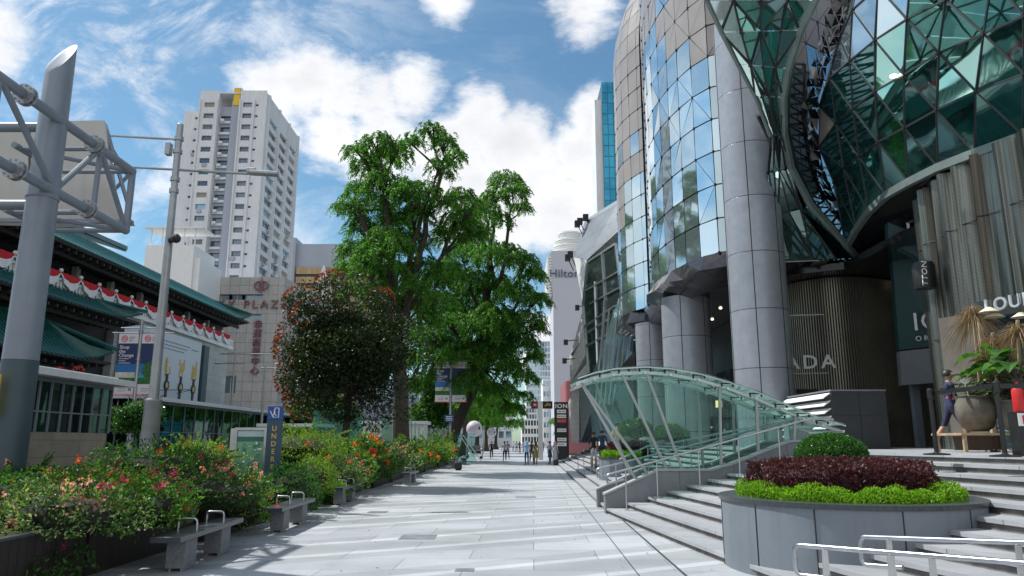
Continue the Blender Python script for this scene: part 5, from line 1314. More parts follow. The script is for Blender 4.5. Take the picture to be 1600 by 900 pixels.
# ---- shells given by control nets (pixel ray + depth -> real positions)
def net_surface(net,name,mt,sp,bars=.05,seed=0,jit=.03,diag=True,rows=True,barmat=None,skip=None,cls=None,cols=True,bolts=True):
    rs=random.Random(seed); pan=MB(); bar=MB(); R_=len(net); C_=len(net[0])
    for i in range(R_-1):
        for j in range(C_-1):
            a,b_,c,d=net[i][j],net[i][j+1],net[i+1][j+1],net[i+1][j]
            m1=cls(i,j,0,rs) if cls else 0; m2=cls(i,j,1,rs) if cls else 0
            if sp=='\\': tri_panel(pan,a,b_,c,bars*.3,jit,m1,rs); tri_panel(pan,a,c,d,bars*.3,jit,m2,rs); dg=(a,c)
            elif sp=='/': tri_panel(pan,a,b_,d,bars*.3,jit,m1,rs); tri_panel(pan,b_,c,d,bars*.3,jit,m2,rs); dg=(b_,d)
            else:
                if (i+j)%2: tri_panel(pan,a,b_,c,bars*.3,jit,m1,rs); tri_panel(pan,a,c,d,bars*.3,jit,m2,rs); dg=(a,c)
                else: tri_panel(pan,a,b_,d,bars*.3,jit,m1,rs); tri_panel(pan,b_,c,d,bars*.3,jit,m2,rs); dg=(b_,d)
            if diag: bar.bar(dg[0],dg[1],bars,bars)
    for i in range(R_):
        for j in range(C_):
            if j<C_-1 and rows: bar.bar(net[i][j],net[i][j+1],bars,bars)
            if i<R_-1 and cols: bar.bar(net[i][j],net[i+1][j],bars,bars)
            if bolts:
                p=net[i][j]; s=bars*.9; bar.box(p.x-s,p.x+s,p.y-s,p.y+s,p.z-s,p.z+s)
    pan.build(name,mt,mall); bar.build(name+'_mullions',barmat or M['mullion'],mall)
N0=[[(1690,175),(1600,213),(1523,240),(1466,262),(1420,285),(1385,305),(1358,330),(1338,358),(1322,388)],
    [(1690,80),(1600,115),(1525,143),(1463,172),(1413,200),(1372,222),(1342,245),(1318,263),(1303,285)],
    [(1690,-15),(1600,25),(1537,53),(1467,83),(1412,117),(1367,143),(1332,170),(1306,193),(1280,230)],
    [(1695,-105),(1605,-62),(1550,-35),(1477,0),(1417,30),(1367,63),(1328,95),(1297,122),(1281,165)],
    [(1705,-195),(1615,-150),(1560,-120),(1490,-85),(1425,-55),(1372,-20),(1332,15),(1312,60),(1300,100)],
    [(1715,-290),(1625,-240),(1575,-205),(1505,-170),(1440,-140),(1385,-105),(1350,-70),(1335,-20),(1325,20)]]
TD=[15.5,17.3,18.5,19.8,21,22.3,24,25.5,27]; TR=[1,.975,.955,.94,.925,.915]
net=[[W(px,py,TD[j]*TR[i]) for j,(px,py) in enumerate(row)] for i,row in enumerate(N0)]
def clsR(i,j,k,rs):
    if i>=3 and j>=4: return 1
    if (i,j,k) in ((2,7,0),): return 2
    return 0
net_surface(net,'right_glass_shell',[M['shellglass'],M['mirrorblue'],M['beigepanel']],'\\',.05,3,.014,cls=clsR)
# dark room and floor plates behind the right shell
b=MB()
inn=[p+(Vector((2.2,1.6,0))) for p in net[0]]; 
for z,i in ((8.75,0),(12.4,2),(15.8,4)):
    edge=[Vector((p.x,p.y,z))+Vector((.9,.6,0)) for p in net[i]]
    b.slabpoly(edge+[Vector((34,32,z)),Vector((34,10,z))],(0,0,-.35))
b.build('floor_plates',M['darkgrey'],mall)
b=MB(); 
for j in range(8):
    a=net[0][j]+Vector((4.5,2.6,-.4)); c=net[0][j+1]+Vector((4.5,2.6,-.4)); b.quad(a,c,c+Vector((0,0,12)),a+Vector((0,0,12)))
b.build('inner_wall',M['darkpaint'],mall)
# lit fittings glimpsed inside
b=MB()
for (px,py) in ((1566,43),(1396,120)): q=W(px,py,20.3); b.lathe([(.09,0),(.09,.04)],q.x,q.y,8,0,1,1,q.z)
b.build('downlight',simple('lit inner downlight',(1,.9,.7),.5,emit=8),mall)
# lower rim of the right shell
b=MB(); 
for j in range(8): b.bar(net[0][j],net[0][j+1],.16,.22)
b.build('shell_rim',M['rim'],mall)
# dark underside between rim and soffit
b=MB()
for j in range(8):
    a,c=net[0][j],net[0][j+1]; b.quad(a+Vector((.1,.1,-.05)),c+Vector((.1,.1,-.05)),Vector((c.x+1.6,c.y+.9,7.95)),Vector((a.x+1.6,a.y+.9,7.95)))
b.build('shell_underside',M['soffit'],mall)
# leaf shaped shell
LR=[((1060,-90,18.2),(1312,-90,20.4)),((1085,-42,18.6),(1292,-42,20.5)),((1104,0,19),(1273,0,20.7)),((1127,50,19.7),(1250,47,21)),((1153,100,20.5),(1231,107,21.6)),((1180,150,21.5),(1223,152,22.2)),((1204,212,22.9),(1224,208,23.3)),((1200,270,25.6),(1236,262,24.7)),((1198,338,26.5),(1268,322,25.8)),((1200,409,27.2),(1342,404,27))]
net2=[]
for i,(l,r_) in enumerate(LR):
    row=[]
    for k in range(5):
        s=k/4; px=l[0]+(r_[0]-l[0])*s; py=l[1]+(r_[1]-l[1])*s; tt=l[2]+(r_[2]-l[2])*s-.5*math.sin(s*math.pi)*min(1,abs(px-1222)/60+.2)
        row.append(W(px,py,tt))
    net2.append(row)
def clsL(i,j,k,rs): return 1 if rs.random()<.12 else 0
net_surface(net2,'leaf_glass_shell',[M['leafglass'],M['mirrorblue']],'x',.05,8,.05,cls=clsL,rows=False,cols=True)
b=MB(); b.path([r_[-1] for r_ in net2],[.13]*len(net2),6); b.path([r_[0] for r_ in net2[:7]],[.07]*7,6); b.build('shell_rim',M['rim'],mall)
# twisting band of dark and pale facets inside the gap
rs=random.Random(12); bd=MB()
BA=[(1300,-40,23),(1275,20,23),(1255,80,23.6),(1236,140,24.2),(1236,200,25),(1250,260,26),(1275,310,27),(1315,360,28)]
BB=[(1345,-40,24),(1328,20,24),(1303,80,24.6),(1285,140,25.2),(1277,200,26),(1285,260,27),(1308,320,28),(1340,375,28.5)]
def interp(A,t):
    x=t*(len(A)-1); i=min(int(x),len(A)-2); f=x-i; return tuple(A[i][k]*(1-f)+A[i+1][k]*f for k in range(3))
K=26
for i in range(K):
    for j in range(3):
        def Pn(ii,jj):
            a=interp(BA,ii/K); c=interp(BB,ii/K); s=.40+.60*jj/3; r2=random.Random(ii*7+jj); return W(*[a[k]*(1-s)+c[k]*s+(r2.uniform(-4,4) if k<2 else r2.uniform(-.3,.3)) for k in range(3)])
        a,b_,c,d=Pn(i,j),Pn(i,j+1),Pn(i+1,j+1),Pn(i+1,j)
        pr=.14 if i<13 else .06
        tri_panel(bd,a,b_,c,.01,.2,1 if rs.random()<pr else 0,rs); tri_panel(bd,a,c,d,.01,.2,1 if rs.random()<pr else 0,rs)
bd.build('twisting_facets',[M['facetdark'],M['beigepanel']],mall)
# ladder truss inside the gap
b=MB(); TA=[(1236,100,23.6),(1230,150,24),(1229,200,24.8),(1242,260,25.7),(1270,320,26.8),(1310,365,28)]; TB=[(1256,100,24.6),(1255,150,25),(1257,200,25.8),(1266,260,26.7),(1287,310,27.7),(1318,350,28.6)]
pa=[W(*interp(TA,k/16)) for k in range(17)]; pb=[W(*interp(TB,k/16)) for k in range(17)]
b.path(pa,.10,6); b.path(pb,.07,6)
for k in range(17): b.tube(pa[k],pb[k],.05,.05,5); 
for k in range(16): b.tube(pa[k],pb[k+1],.035,.035,5)
b.build('ladder_truss',M['mullion'],mall)
# inner truss behind the lower leaf
b=MB()
for i in range(5,9):
    for k in range(4):
        o=Vector((.5,1.3,0)); b.tube(net2[i][k]+o,net2[i+1][k+1]+o,.06,.06,5); b.tube(net2[i][k+1]+o,net2[i+1][k]+o,.06,.06,5)
b.build('inner_truss',M['mullion'],mall)
# dark hem under the leaf
b=MB(); rs=random.Random(4); A=[W(1200+i*24,410-i*1.,27.2) for i in range(7)]; B=[W(1200+i*24+6,432-i*2.2+rs.uniform(-3,3),27.8) for i in range(7)]
for i in range(6): tri_panel(b,A[i],A[i+1],B[i],.01,.1,0 if i%3 else 1,rs); tri_panel(b,A[i+1],B[i+1],B[i],.01,.1,0 if i%2 else 1,rs)
b.build('faceted_skirt',[M['facetdark'],M['beigepanel']],mall)
# ---- ribbed boutique wall
M['rib']=simple('bronze fins',(.24,.23,.18),.38,.55,.15,1.2)
M['ribdark']=simple('shadow gap bronze',(.018,.017,.015),.6,.2,.2,2)
bt=empty('ribbed_boutique_wall',(14,28,TERR),'curved boutique wall of thin bronze fins under the mall, with silver letters','storefront')
rib=MB(); bk=MB(); pts=[]
for k in range(17):
    s=k/16; px=1205+(1465-1205)*s; tt=29.2-2.6*math.sin(s*math.pi*.9)+.4*s; q=W(px,640,tt); pts.append((q.x,q.y))
P=resample(pts,.085)
for i in range(len(P)-1):
    a,c=P[i],P[i+1]; d=(c-a).normalized(); N=Vector((d.y,-d.x,0))
    bk.quad((a.x,a.y,TERR),(c.x,c.y,TERR),(c.x,c.y,7.7),(a.x,a.y,7.7))
    m_=(a+c)/2+N*.05; rib.obox((m_.x,m_.y,(TERR+7.65)/2),d*.020,N*.05,(0,0,(7.65-TERR)/2))
rib.build('fins',M['rib'],bt); bk.build('backing',M['ribdark'],bt)
a=W(1222,568,26.6); c=W(1303,568,26.1); rgt=(c-a); rgt.z=0
cc=W(1256,567,25.9); cc2=cc-rgt.normalized()*.28
text('PRADA',.66,M['galv'],bt,(cc2.x,cc2.y,cc.z),right=rgt,ext=.03,name='shop_name',spacing=1.28,sx=1.05,bold=.01)
b=MB(); q=W(1240,645,26.6); b.box(q.x-.2,q.x+.6,q.y-.9,q.y-.2,TERR,3.4); b.build('doorway',M['ribdark'],bt)
# ---- teal mall sign and grey panel below it
sg=empty('mall_sign_panel',W(1425,600,25.5),'dark teal panel with the mall name in white, right of the ribbed wall','sign')
def pq(l,t_=25.,th=(.1,.4,0),nm='panel',mt=None):
    b=MB(); b.slabpoly([W(px,py,t_+dt) for px,py,dt in l],th); return b.build(nm,mt,sg)
M['tealpanel']=simple('dark teal panel',(.008,.05,.055),.5,0,.08,1)
pq([(1394,400,.6),(1470,385,-.4),(1470,540,-.4),(1405,547,.6)],25,nm='teal_panel',mt=M['tealpanel'])
pq([(1405,549,.6),(1470,542,-.4),(1470,597,-.4),(1409,602,.6)],25,nm='grey_panel',mt=M['darkgrey'] if False else M['granite'])
pq([(1386,322,.3),(1440,296,-.3),(1440,405,-.3),(1388,376,.3)],23.6,nm='sign_reflection_panel',mt=M['tealpanel'])  # panel and its letters modelled in place of the sign's reflection in the soffit
a=W(1410,352,23.3); c=W(1440,345,23.0); rg=c-a; rg.z=0; text('ION',.80,M['letterwhite'],sg,(a.x,a.y-.12,a.z),right=rg,ext=.02,name='mall_name',align='LEFT')
a=W(1405,326,23.35); text('ORCHARD',.22,M['letterwhite'],sg,(a.x,a.y-.12,a.z),right=rg,ext=.01,name='mall_name_small',align='LEFT',spacing=1.2)
q=W(1435,640,25.6); b=MB(); b.box(q.x-.12,q.x+.12,q.y,q.y+.24,TERR,3.6); b.build('post',M['greypaint'],sg)
a=W(1424,505,25.); c=W(1470,500,24.5); rg=c-a; rg.z=0
text('ION',.86,M['letterwhite'],sg,(a.x,a.y-.05,a.z),right=rg,ext=.02,name='mall_name',align='LEFT',spacing=1.05)
a=W(1429,530,25.); text('ORCHARD',.24,M['letterwhite'],sg,(a.x,a.y-.05,a.z),right=rg,ext=.01,name='mall_name_small',align='LEFT',spacing=1.5)
# ---- draped bronze boutique front
m=mat('draped bronze mesh'); nt=m.node_tree; p=nt.nodes['Principled BSDF']
g_=noise(nt,gpos(nt,(3.2,3.2,.04)),1.,4,.6); c_=ramp(nt,g_,[(.32,(.025,.030,.027)),(.45,(.075,.08,.068)),(.52,(.20,.215,.19)),(.6,(.055,.050,.038)),(.72,(.12,.105,.078))])  # vertical streaks paint reflected light and dark into the mesh colour
hz=nt.nodes.new('ShaderNodeTexWave'); hz.bands_direction='Z'; nt.links.new(gpos(nt),hz.inputs[0]); hz.inputs['Scale'].default_value=9; c_=mixc(nt,.35,c_,hz.outputs[0],'OVERLAY')
nt.links.new(c_,p.inputs['Base Color']); p.inputs['Metallic'].default_value=.75; p.inputs['Roughness'].default_value=.33; nt.links.new(bump(nt,hz.outputs[1],.15,.01),p.inputs['Normal']); M['drape']=m
M['brownwall']=simple('brown stone',(.13,.11,.09),.5,0,.2,2)
lv=empty('draped_boutique',(12,17,TERR),'boutique front like hanging bronze drapery at the right edge, with white name letters','storefront')
base_=[(16,24.5),(14.2,22.9),(12.6,21.6),(11.85,20.6),(11.55,19.2),(11.55,17.6),(11.8,15.2),(12.4,11),(13.2,6)]
P=resample(base_,.05); b=MB(); cur=0; rows=[TERR,4.3,7.0,8.6]; L=[]
for i,p in enumerate(P):
    d=(P[min(i+1,len(P)-1)]-P[max(i-1,0)]).normalized(); N=Vector((d.y,-d.x,0)); 
    if i: cur+=(p-P[i-1]).length
    L.append([p+N*(.12*math.sin(cur*9.2+1.1*math.sin(cur*1.7)+z*.03)+.05*math.sin(cur*21+2*math.sin(cur*3))) +Vector((0,0,z)) for z in rows])
for i in range(len(P)-1):
    for k in range(3): b.quad(L[i][k],L[i+1][k],L[i+1][k+1],L[i][k+1])
b.build('draped_mesh',M['drape'],lv,smooth=True)
b=MB()
for z in (4.3,7.0,3.0):
    b.path([Vector((l[0].x,l[0].y,z))+Vector((-.01,0,0)) for l in L[::3]],.012,4)
b.build('horizontal_seam',M['mullion'],lv)
# pale plain pier, window and name band
b=MB(); a=W(1473,560,18.2); c=W(1530,560,17.4); a.z=TERR; c.z=TERR; b.slabpoly([a,c,Vector((c.x,c.y,4.6)),Vector((a.x,a.y,4.6))],(.5,.1,0)); b.build('brown_pier',M['brownwall'],lv)
a=W(1529,520,17.2); c=W(1680,520,15.2); b=MB(); b.slabpoly([Vector((a.x,a.y,TERR)),Vector((c.x,c.y,TERR)),Vector((c.x,c.y,4.55)),Vector((a.x,a.y,4.55))],(.6,.1,0)); b.build('dark_window',M['glassdark'],lv)
zt=W(1528,471,17.1).z; zb=W(1528,498,17.1).z; b=MB(); b.slabpoly([Vector((a.x-.1,a.y-.03,zb)),Vector((c.x-.1,c.y-.03,zb)),Vector((c.x-.1,c.y-.03,zt)),Vector((a.x-.1,a.y-.03,zt))],(.5,.1,0)); b.build('name_band',simple('taupe name band',(.10,.095,.09),.45,.2,.1,2),lv)
q=W(1547,483,16.75); rg=c-a; rg.z=0; text('LOUIS VUITTON',.40,M['letterwhite'],lv,(q.x-.16,q.y-.05,(zt+zb)/2),right=rg,ext=.02,name='shop_name',align='LEFT',spacing=1.12,bold=.006)
b=MB(); b.box(a.x-.05,a.x+.05,a.y-.12,a.y-.02,TERR,zb); q2=W(1562,540,16.8); b.box(q2.x-.04,q2.x+.04,q2.y-.1,q2.y,TERR,zb); b.build('window_post',M['timber'],lv)
# little black round projecting sign
q=W(1441,431,19.6); ts=empty('round_hanging_sign',q,'small black projecting sign with white letters on the left corner of the draped front','sign')
b=MB(); b.lathe([(.001,0),(.26,.02),(.28,.1),(.28,.62),(.24,.72),(.001,.74)],q.x+.05,q.y,18,0,1,1,q.z-.37); b.build('drum',M['black'],ts,smooth='auto')
text('TTON',.24,M['letterwhite'],ts,(q.x-.1,q.y-.31,q.z),right=(.05,0.0,1),up=(-1,-.3,.05),ext=.006,name='sign_letters')
# ================================================================ ANGULAR WING (left of the curved facade)
an=empty('angular_wing',(6,55,0),'angular grey and glass wing with slanting panels, left of the curved facade','building')
M['greypanel']=panelled('grey zinc facet',(.20,.22,.24),(2.4,1.6),(.05,.05,.06),.03,.4,.3,.08,dirt=.1)
M['creampanel']=panelled('cream facet',(.52,.50,.48),(40,.42),(.25,.25,.25),.02,.5,0,.02,dirt=.1)
def facet(l,mt,nm,th=(1.5,2.5,0),lab=None): b=MB(); b.slabpoly([W(*q) for q in l],th); return b.build(nm,mt,an,label=lab)
facet([(913,347,62),(964,319,56),(966,361,54),(916,407,56),(897,402,60)],M['greypanel'],'grey_facet')
facet([(964,319,56.3),(913,347,62.3),(920,340,66),(965,312,60)],M['greypanel'],'grey_facet')
facet([(897,402,60),(916,407,56),(923,445,55),(911,476,57)],M['white'],'white_edge_facet')
facet([(893,548,60),(913,477,57),(917,520,55.5),(891,555,59)],M['greypanel'],'grey_facet')
facet([(915,478,56.5),(918,520,55),(918,548,54.5),(891,600,58.5),(890,556,60)],M['creampanel'],'cream_facet')
facet([(890,600,59),(915,570,55),(938,560,53),(934,592,53),(895,612,57)],M['creampanel'],'cream_facet')
facet([(888,628,62),(905,592,56),(905,692,56),(893,690,60)],M['creampanel'],'cream_facet')
facet([(905,592,56),(922,588,52),(925,640,52),(908,690,55)],M['greypanel'],'grey_facet')
facet([(936,560,52.5),(967,465,49),(990,500,47),(990,690,47),(925,690,51),(921,600,52)],M['glasspale'],'glass_facet')
# glazed prow: frame grid plus panes
gl=[W(920,408,55.5),W(961,382,51),W(970,470,49),W(950,570,51),W(917,583,54),W(914,478,56)]
def seg(a,c,w=.16): b.bar(a,c,w,w)
PLn=(gl[1]-gl[0]).cross(gl[4]-gl[0]).normalized()
def PL(px,py):   # on the plane of the prow glass
    r_=ray(px,py); o=Vector((0,0,CH)); return o+r_*((gl[0]-o).dot(PLn)/r_.dot(PLn))
gq=[PL(*q) for q in ((918,410),(962,381),(972,470),(953,575),(920,588),(911,478))]
b=MB(); b.slabpoly(gq,(1.,2.,0)); b.build('prow_glass',M['glassdark'],an)
b=MB()
for i in range(6): seg(gq[i],gq[(i+1)%6],.16)
for l in (((941,394),(946,470)),((946,470),(938,572)),((915,455),(966,425)),((922,475),(968,450)),((914,510),(962,478)),((917,540),(955,520)),((930,440),(934,570)),((918,520),(950,500))): seg(PL(*l[0])-PLn*(.05 if PLn.y>0 else -.05),PL(*l[1])-PLn*(.05 if PLn.y>0 else -.05),.11)
b.build('prow_mullions',M['steel'],an)
b=MB()
for k in range(7): seg(W(930+k*7,632,50.5-k*.3),W(945+k*7,480+k*2,49.5-k*.4),.08)
b.build('slanting_fins',M['steel'],an)
b=MB(); b.slabpoly([W(955,590,47),W(992,548,45),W(992,580,45),W(960,600,47)],(1,1,0)); b.build('dark_triangle',M['facetdark'],an)
b=MB()
for (px,py) in ((906,346),(915,340),(902,350),(891,398),(887,403)): q=W(px,py,61); b.obox(q,(.22,0,0),(0,.2,0),(0,0,.26)); b.tube(q,q+Vector((.5,.3,-1.0)),.04,.04,5)
for (px,py) in ((902,481),(884,535),(882,564)): q=W(px,py,58); b.obox(q,(.16,0,0),(0,.2,0),(0,0,.2)); b.tube(q+Vector((0,0,.1)),q+Vector((.9,0,.2)),.04,.04,5)
b.build('floodlight',M['black'],an)
t=MB(); a=W(884,640,90); c=W(897,640,90); t.box(a.x,a.x+3,a.y,a.y+10,0,W(884,592,90).z); o=t.build('shop_block',simple('dusty red render',(.30,.11,.12),.7),bevel=.2); tag(o,'dusty red block between hotel tower and the angular wing','building')
b=MB(); 
for k in range(8): b.box(W(893,700,52).x+k*.35,W(893,700,52).x+4.2,60.5,63,0,.16*(k+1))
o=b.build('side_steps',M['granite']); tag(o,kind='structure')
# ================================================================ GLASS CANOPY ON THE STEPS
M['cangl']=glassm('clear green canopy glass',(.80,.91,.88),.0,(.75,.95,.90),.02,.006,.0,(.16,.28,.25),.5,.45)
cn=empty('glass_canopy',(4.6,18.2,0),'curved green glass canopy over the entrance stairs, rising to the left','canopy')
YN,YF=17.62,19.15
def nearpt(px,py): return WY(px,py,YN)
edge=[(903,590),(930,581),(960,575),(1010,572),(1050,575),(1095,583),(1140,596),(1185,612),(1225,629),(1260,644),(1290,655),(1322,664)]
A=[WY(px,py,17.25) for px,py in edge]; B=[Vector((p.x+.0,19.5,p.z)) for p in A]
roofg=MB(); 
for i in range(len(A)-1): 
    o_=Vector((0,0,.025)); roofg.slabpoly([A[i]+(A[i+1]-A[i])*.006,A[i+1],B[i+1],B[i]+(B[i+1]-B[i])*.006],o_)
roofg.build('roof_glass',M['cangl'],cn)
st_=MB(); 
def off(p,dz,y): return Vector((p.x,y,p.z+dz))
st_.path([off(p,-.12,17.62) for p in A],.045,8); st_.path([off(p,-.12,19.15) for p in A],.045,8)
st_.path([off(p,-.02,17.27) for p in A],.018,6); st_.path([off(p,-.02,19.48) for p in A],.018,6)
for i in range(0,len(A),1): st_.tube(off(A[i],-.14,17.4),off(A[i],-.14,19.4),.032,.032,8)
st_.build('roof_frame',M['steel'],cn,smooth='auto')
sp_=MB()
for i in range(1,len(A)-1):
    for y in (17.45,19.0):
        p=off(A[i],-.05,y); sp_.tube(p+Vector((-.16,0,.02)),p+Vector((.16,0,.02)),.015,.015,5); sp_.tube(p+Vector((-.13,0,.04)),p+Vector((-.13,0,-.06)),.022,.022,6); sp_.tube(p+Vector((.13,0,.04)),p+Vector((.13,0,-.06)),.022,.022,6)
sp_.build('spider_fittings',M['mullion'],cn)
def zroof(x):
    for i in range(len(A)-1):
        if A[i].x<=x<=A[i+1].x: f=(x-A[i].x)/(A[i+1].x-A[i].x); return A[i].z*(1-f)+A[i+1].z*f
    return A[-1].z
WT=[(2.12,.40),(3.36,.94),(4.55,.94),(5.05,1.07),(6.4,1.58),(7.35,1.62)]
def zwall(x):
    if x<WT[0][0]: return WT[0][1]
    for (x0,z0),(x1,z1) in zip(WT[:-1],WT[1:]):
        if x0<=x<=x1: return z0+(z1-z0)*(x-x0)/(x1-x0)
    return WT[-1][1]
def post(px0,py0,px1,py1,Y,r=.045,):
    p=WY(px1,py1,Y); q=WY(px0,py0,Y); q.z=zroof(q.x)-.13; b=MB(); p.z=zwall(p.x)
    b.bar(p,q,.055,.08,0,(0,1,0)); b.build('post',M['galv'],cn); return p,q
for a_ in ((908,595,1013,745),(908,595,994,742),(972,590,1043,732),(1010,583,1067,736),(1124,600,1127,733),(1181,619,1185,713),(1241,637,1241,697)): post(*a_,YN)
for a_ in ((930,596,985,741),(1090,612,1098,727),(1145,618,1148,712),(1198,628,1198,700)): post(*a_,YF)
for Y in (YN,YF):
    g=MB(); xs=[1.75,3.0,4.0,4.75,5.55,6.4,7.3]
    for i in range(len(xs)-1):
        x0,x1=xs[i]+.01,xs[i+1]-.01; pts=[(x,zroof(x)-.1) for x in (x0,(x0+x1)/2,x1)]; lowx0=x0 if i else 3.0
        g.slabpoly([(x1,Y,zwall(x1)+.02),(x1,Y,pts[2][1]),((x0+x1)/2,Y,pts[1][1]),(x0,Y,pts[0][1])]+([(lowx0,Y,zwall(lowx0)+.02)] ),(0,.014,0))
    g.build('side_glass',M['cangl'],cn)
b=MB()
for (px,py) in ((1112,668),(1132,672),(1112,725),(1132,725),(1183,707),(1195,707),(1005,741)): q=WY(px,py,YN-.04); b.sphere(q,.032,8,6)
b.build('glass_clamps',M['chrome'],cn)
# stringer walls
M['wallstone']=panelled('grey stringer wall',(.165,.18,.195),(1.25,3.),(.06,.06,.06),.012,.6,0,.06,offset=0,dirt=.25)
def stringer(y0,y1,lab):
    t=empty('stair_parapet',((WT[0][0]+7.3)/2,(y0+y1)/2,0),lab,'wall','parapets of the covered stairs')
    b=MB(); b.yprism([(WT[0][0],0)]+[(7.35,0)]+[(x,z) for x,z in WT[::-1]],y0,y1); b.build('body',M['wallstone'],t)
    b=MB(); pts=[(x,z+.002) for x,z in WT]+[(x,z+.045) for x,z in WT[::-1]]; b.yprism([(x-(.02 if i in (0,len(pts)-1) else 0),z) for i,(x,z) in enumerate(pts)],y0-.025,y1+.025); b.build('coping',M['slab'],t)
stringer(17.42,17.72,'grey stone parapet with sloping end, in front of the glass canopy'); stringer(19.05,19.3,'grey stone parapet on the far side of the glass canopy')
# ---- stair handrails
def handrail(name,pts,posts,lab,r=.024,group='stair handrails',drop=.9,loop=True,pr=.016,flat=False):
    t=empty(name,(sum(p[0] for p in pts)/len(pts),sum(p[1] for p in pts)/len(pts),0),lab,'handrail',group)
    P=[Vector(p) for p in pts]
    if loop:
        d=(P[1]-P[0]); d.normalize(); dn=Vector((0,0,-1)); rr=.055; ls=loop if loop is not True else .24
        def arc(c,ax,ay): return [c+ax*math.cos(k*math.pi/8)*rr+ay*math.sin(k*math.pi/8)*rr for k in range(5)]
        c1=P[0]+d*0+dn*rr; s1=arc(c1,-d,-dn)[::1]; s1=[c1+(-d)*math.cos(k*math.pi/8)*rr+(-dn)*math.sin(k*math.pi/8)*rr for k in range(5)]
        c2=P[0]+dn*(ls-rr); s2=[c2+(-d)*math.cos(k*math.pi/8)*rr+dn*math.sin(k*math.pi/8)*rr for k in range(5)]
        lead=[P[0]+dn*ls+d*.34]+s2[::-1]+s1; P=lead+P
    b=MB(); b.path(P,r,12); b.build('rail',M['chrome'],t,smooth='auto')
    for (x,y,z0,z1) in posts:
        b=MB()
        if flat: 
            n=len(b.v); b.v+=[(x-.045,y-.01,z0),(x+.045,y-.01,z0),(x+.045,y+.01,z0),(x-.045,y+.01,z0),(x-.020,y-.01,z1),(x+.020,y-.01,z1),(x+.020,y+.01,z1),(x-.020,y+.01,z1)]
            for f in ((0,3,2,1),(4,5,6,7),(0,1,5,4),(1,2,6,5),(2,3,7,6),(3,0,4,7)): b.f.append(tuple(n+i for i in f)); b.m.append(0)
        else: b.tube((x,y,z0),(x,y,z1),pr,pr,8); b.lathe([(.05,0),(.05,.015)],x,y,10,0,1,1,z0)
        b.build('post',M['steel'],t)
    return t
def stepz(x,y):
    k=0
    for i in range(1,12):
        if x>=nose(i,y)-.03: k=i
    return k*RISE
a=WY(952,741,16.9); c=WY(1262,655,16.9); e_=WY(1302,655,16.9)
ps=[]
for px in (977,1025,1090,1152,1215):
    f=(px-952)/(1262-952); q=a.lerp(c,f); ps.append((q.x,q.y,stepz(q.x,q.y),q.z-.02))
handrail('stair_handrail',[a,c,e_],ps,'long steel handrail rising beside the canopy parapet, nearest the camera',loop=.2)
a=WY(936,732,18.05); c=WY(1240,656,18.05)
handrail('stair_handrail',[a,c],[(a.x+.4,18.05,stepz(a.x+.4,18),a.z+.1),(a.x+2.2,18.05,stepz(a.x+2.2,18),a.z+.5)],'steel handrail inside the glass canopy, along its near side',loop=.2)
a=WY(968,718,18.8); m_=WY(1012,697,18.8); m2=WY(1098,699,18.8); c=WY(1200,662,18.8)
handrail('stair_handrail',[a,m_,m2,c],[(m_.x,18.8,stepz(m_.x,18.8),m_.z),(m2.x,18.8,stepz(m2.x,18.8),m2.z)],'steel handrail inside the glass canopy, along its far side, with a level middle',loop=False)
a=WY(1040,694,20.6); c=WY(1190,664,20.6)
handrail('stair_handrail',[a,c],[(a.x+.1,20.6,stepz(a.x,20.6),a.z),(a.x+1.4,20.6,stepz(a.x+1.4,20.6),a.z+.3)],'short steel handrail behind the glass canopy',loop=False)
# near rails, bottom right
def nearrail(p0,p1,z0,z1,lab,posts):
    a=G(p0[0],p0[1],z0); c=G(p1[0],p1[1],z1); d=(c-a); L=d.length; far=a+d*1.6
    pp=[]
    for px in posts:
        # where the rail shows at that column
        f=0; 
        for k in range(400):
            q=a+d*(k/240.); r_=q-Vector((0,0,CH)); ww=800+FP*r_.x/(r_.y*cP+r_.z*sP)
            if ww>=px: break
        pp.append((q.x,q.y,stepz(q.x,q.y)+.0,q.z-.015))
    return handrail('stair_handrail',[a,far],pp,lab,r=.021,loop=.24,flat=True)
nearrail((1250,852),(1600,880),.74,.80,'nearest polished handrail with tapered posts at the bottom right corner',(1288,1391,1455,1598))
nearrail((1352,839),(1600,848),.76,.86,'second polished handrail at bottom right, just beyond the nearest one',(1388,1590))
# railing further along the steps
t=handrail('stair_handrail',[WY(903,713,36),WY(934,709,31)],[(WY(903,713,36).x,36,.13,1.0),(WY(912,713,34).x,34,.13,1.0),(WY(923,712,32.5).x,32.5,.2,1.05),(WY(934,712,31).x,31,.25,1.1)],'low dark railing on the steps beyond the far planter',loop=False)
# ================================================================ ROUND PLANTERS
def rplanter(cx,cy,r,z0,z1,lab,n=96):
    t=empty('round_planter',(cx,cy,z0),lab,'planter','round stone planters')
    b=MB(); b.lathe([(r,z0),(r,z1-.06),(r-.25,z1-.06),(r-.25,z1-.2)],cx,cy,n); b.build('drum',M['drum'],t,smooth='auto')
    b=MB(); b.lathe([(r-.27,z1-.058),(r+.02,z1-.058),(r+.025,z1),(r-.27,z1),(r-.27,z1-.058)],cx,cy,n); b.build('coping',M['granitedark'],t,smooth='auto')
    b=MB(); b.lathe([(.01,z1-.1),(r-.28,z1-.1)],cx,cy,40); b.build('soil',M['soil'],t)
    b=MB()
    for a in (-2.68,-2.2,-1.62,-1.05,-.2,1,2,3): b.box(cx+math.cos(a)*(r+.001)-.006,cx+math.cos(a)*(r+.001)+.006,cy+math.sin(a)*(r+.001)-.006,cy+math.sin(a)*(r+.001)+.006,z0,z1-.06)
    b.build('panel_joint',M['black'],t)
    return t
M['drum']=simple('bush hammered grey granite',(.155,.18,.205),.7,0,.12,1.2,.25,dirt=.3)
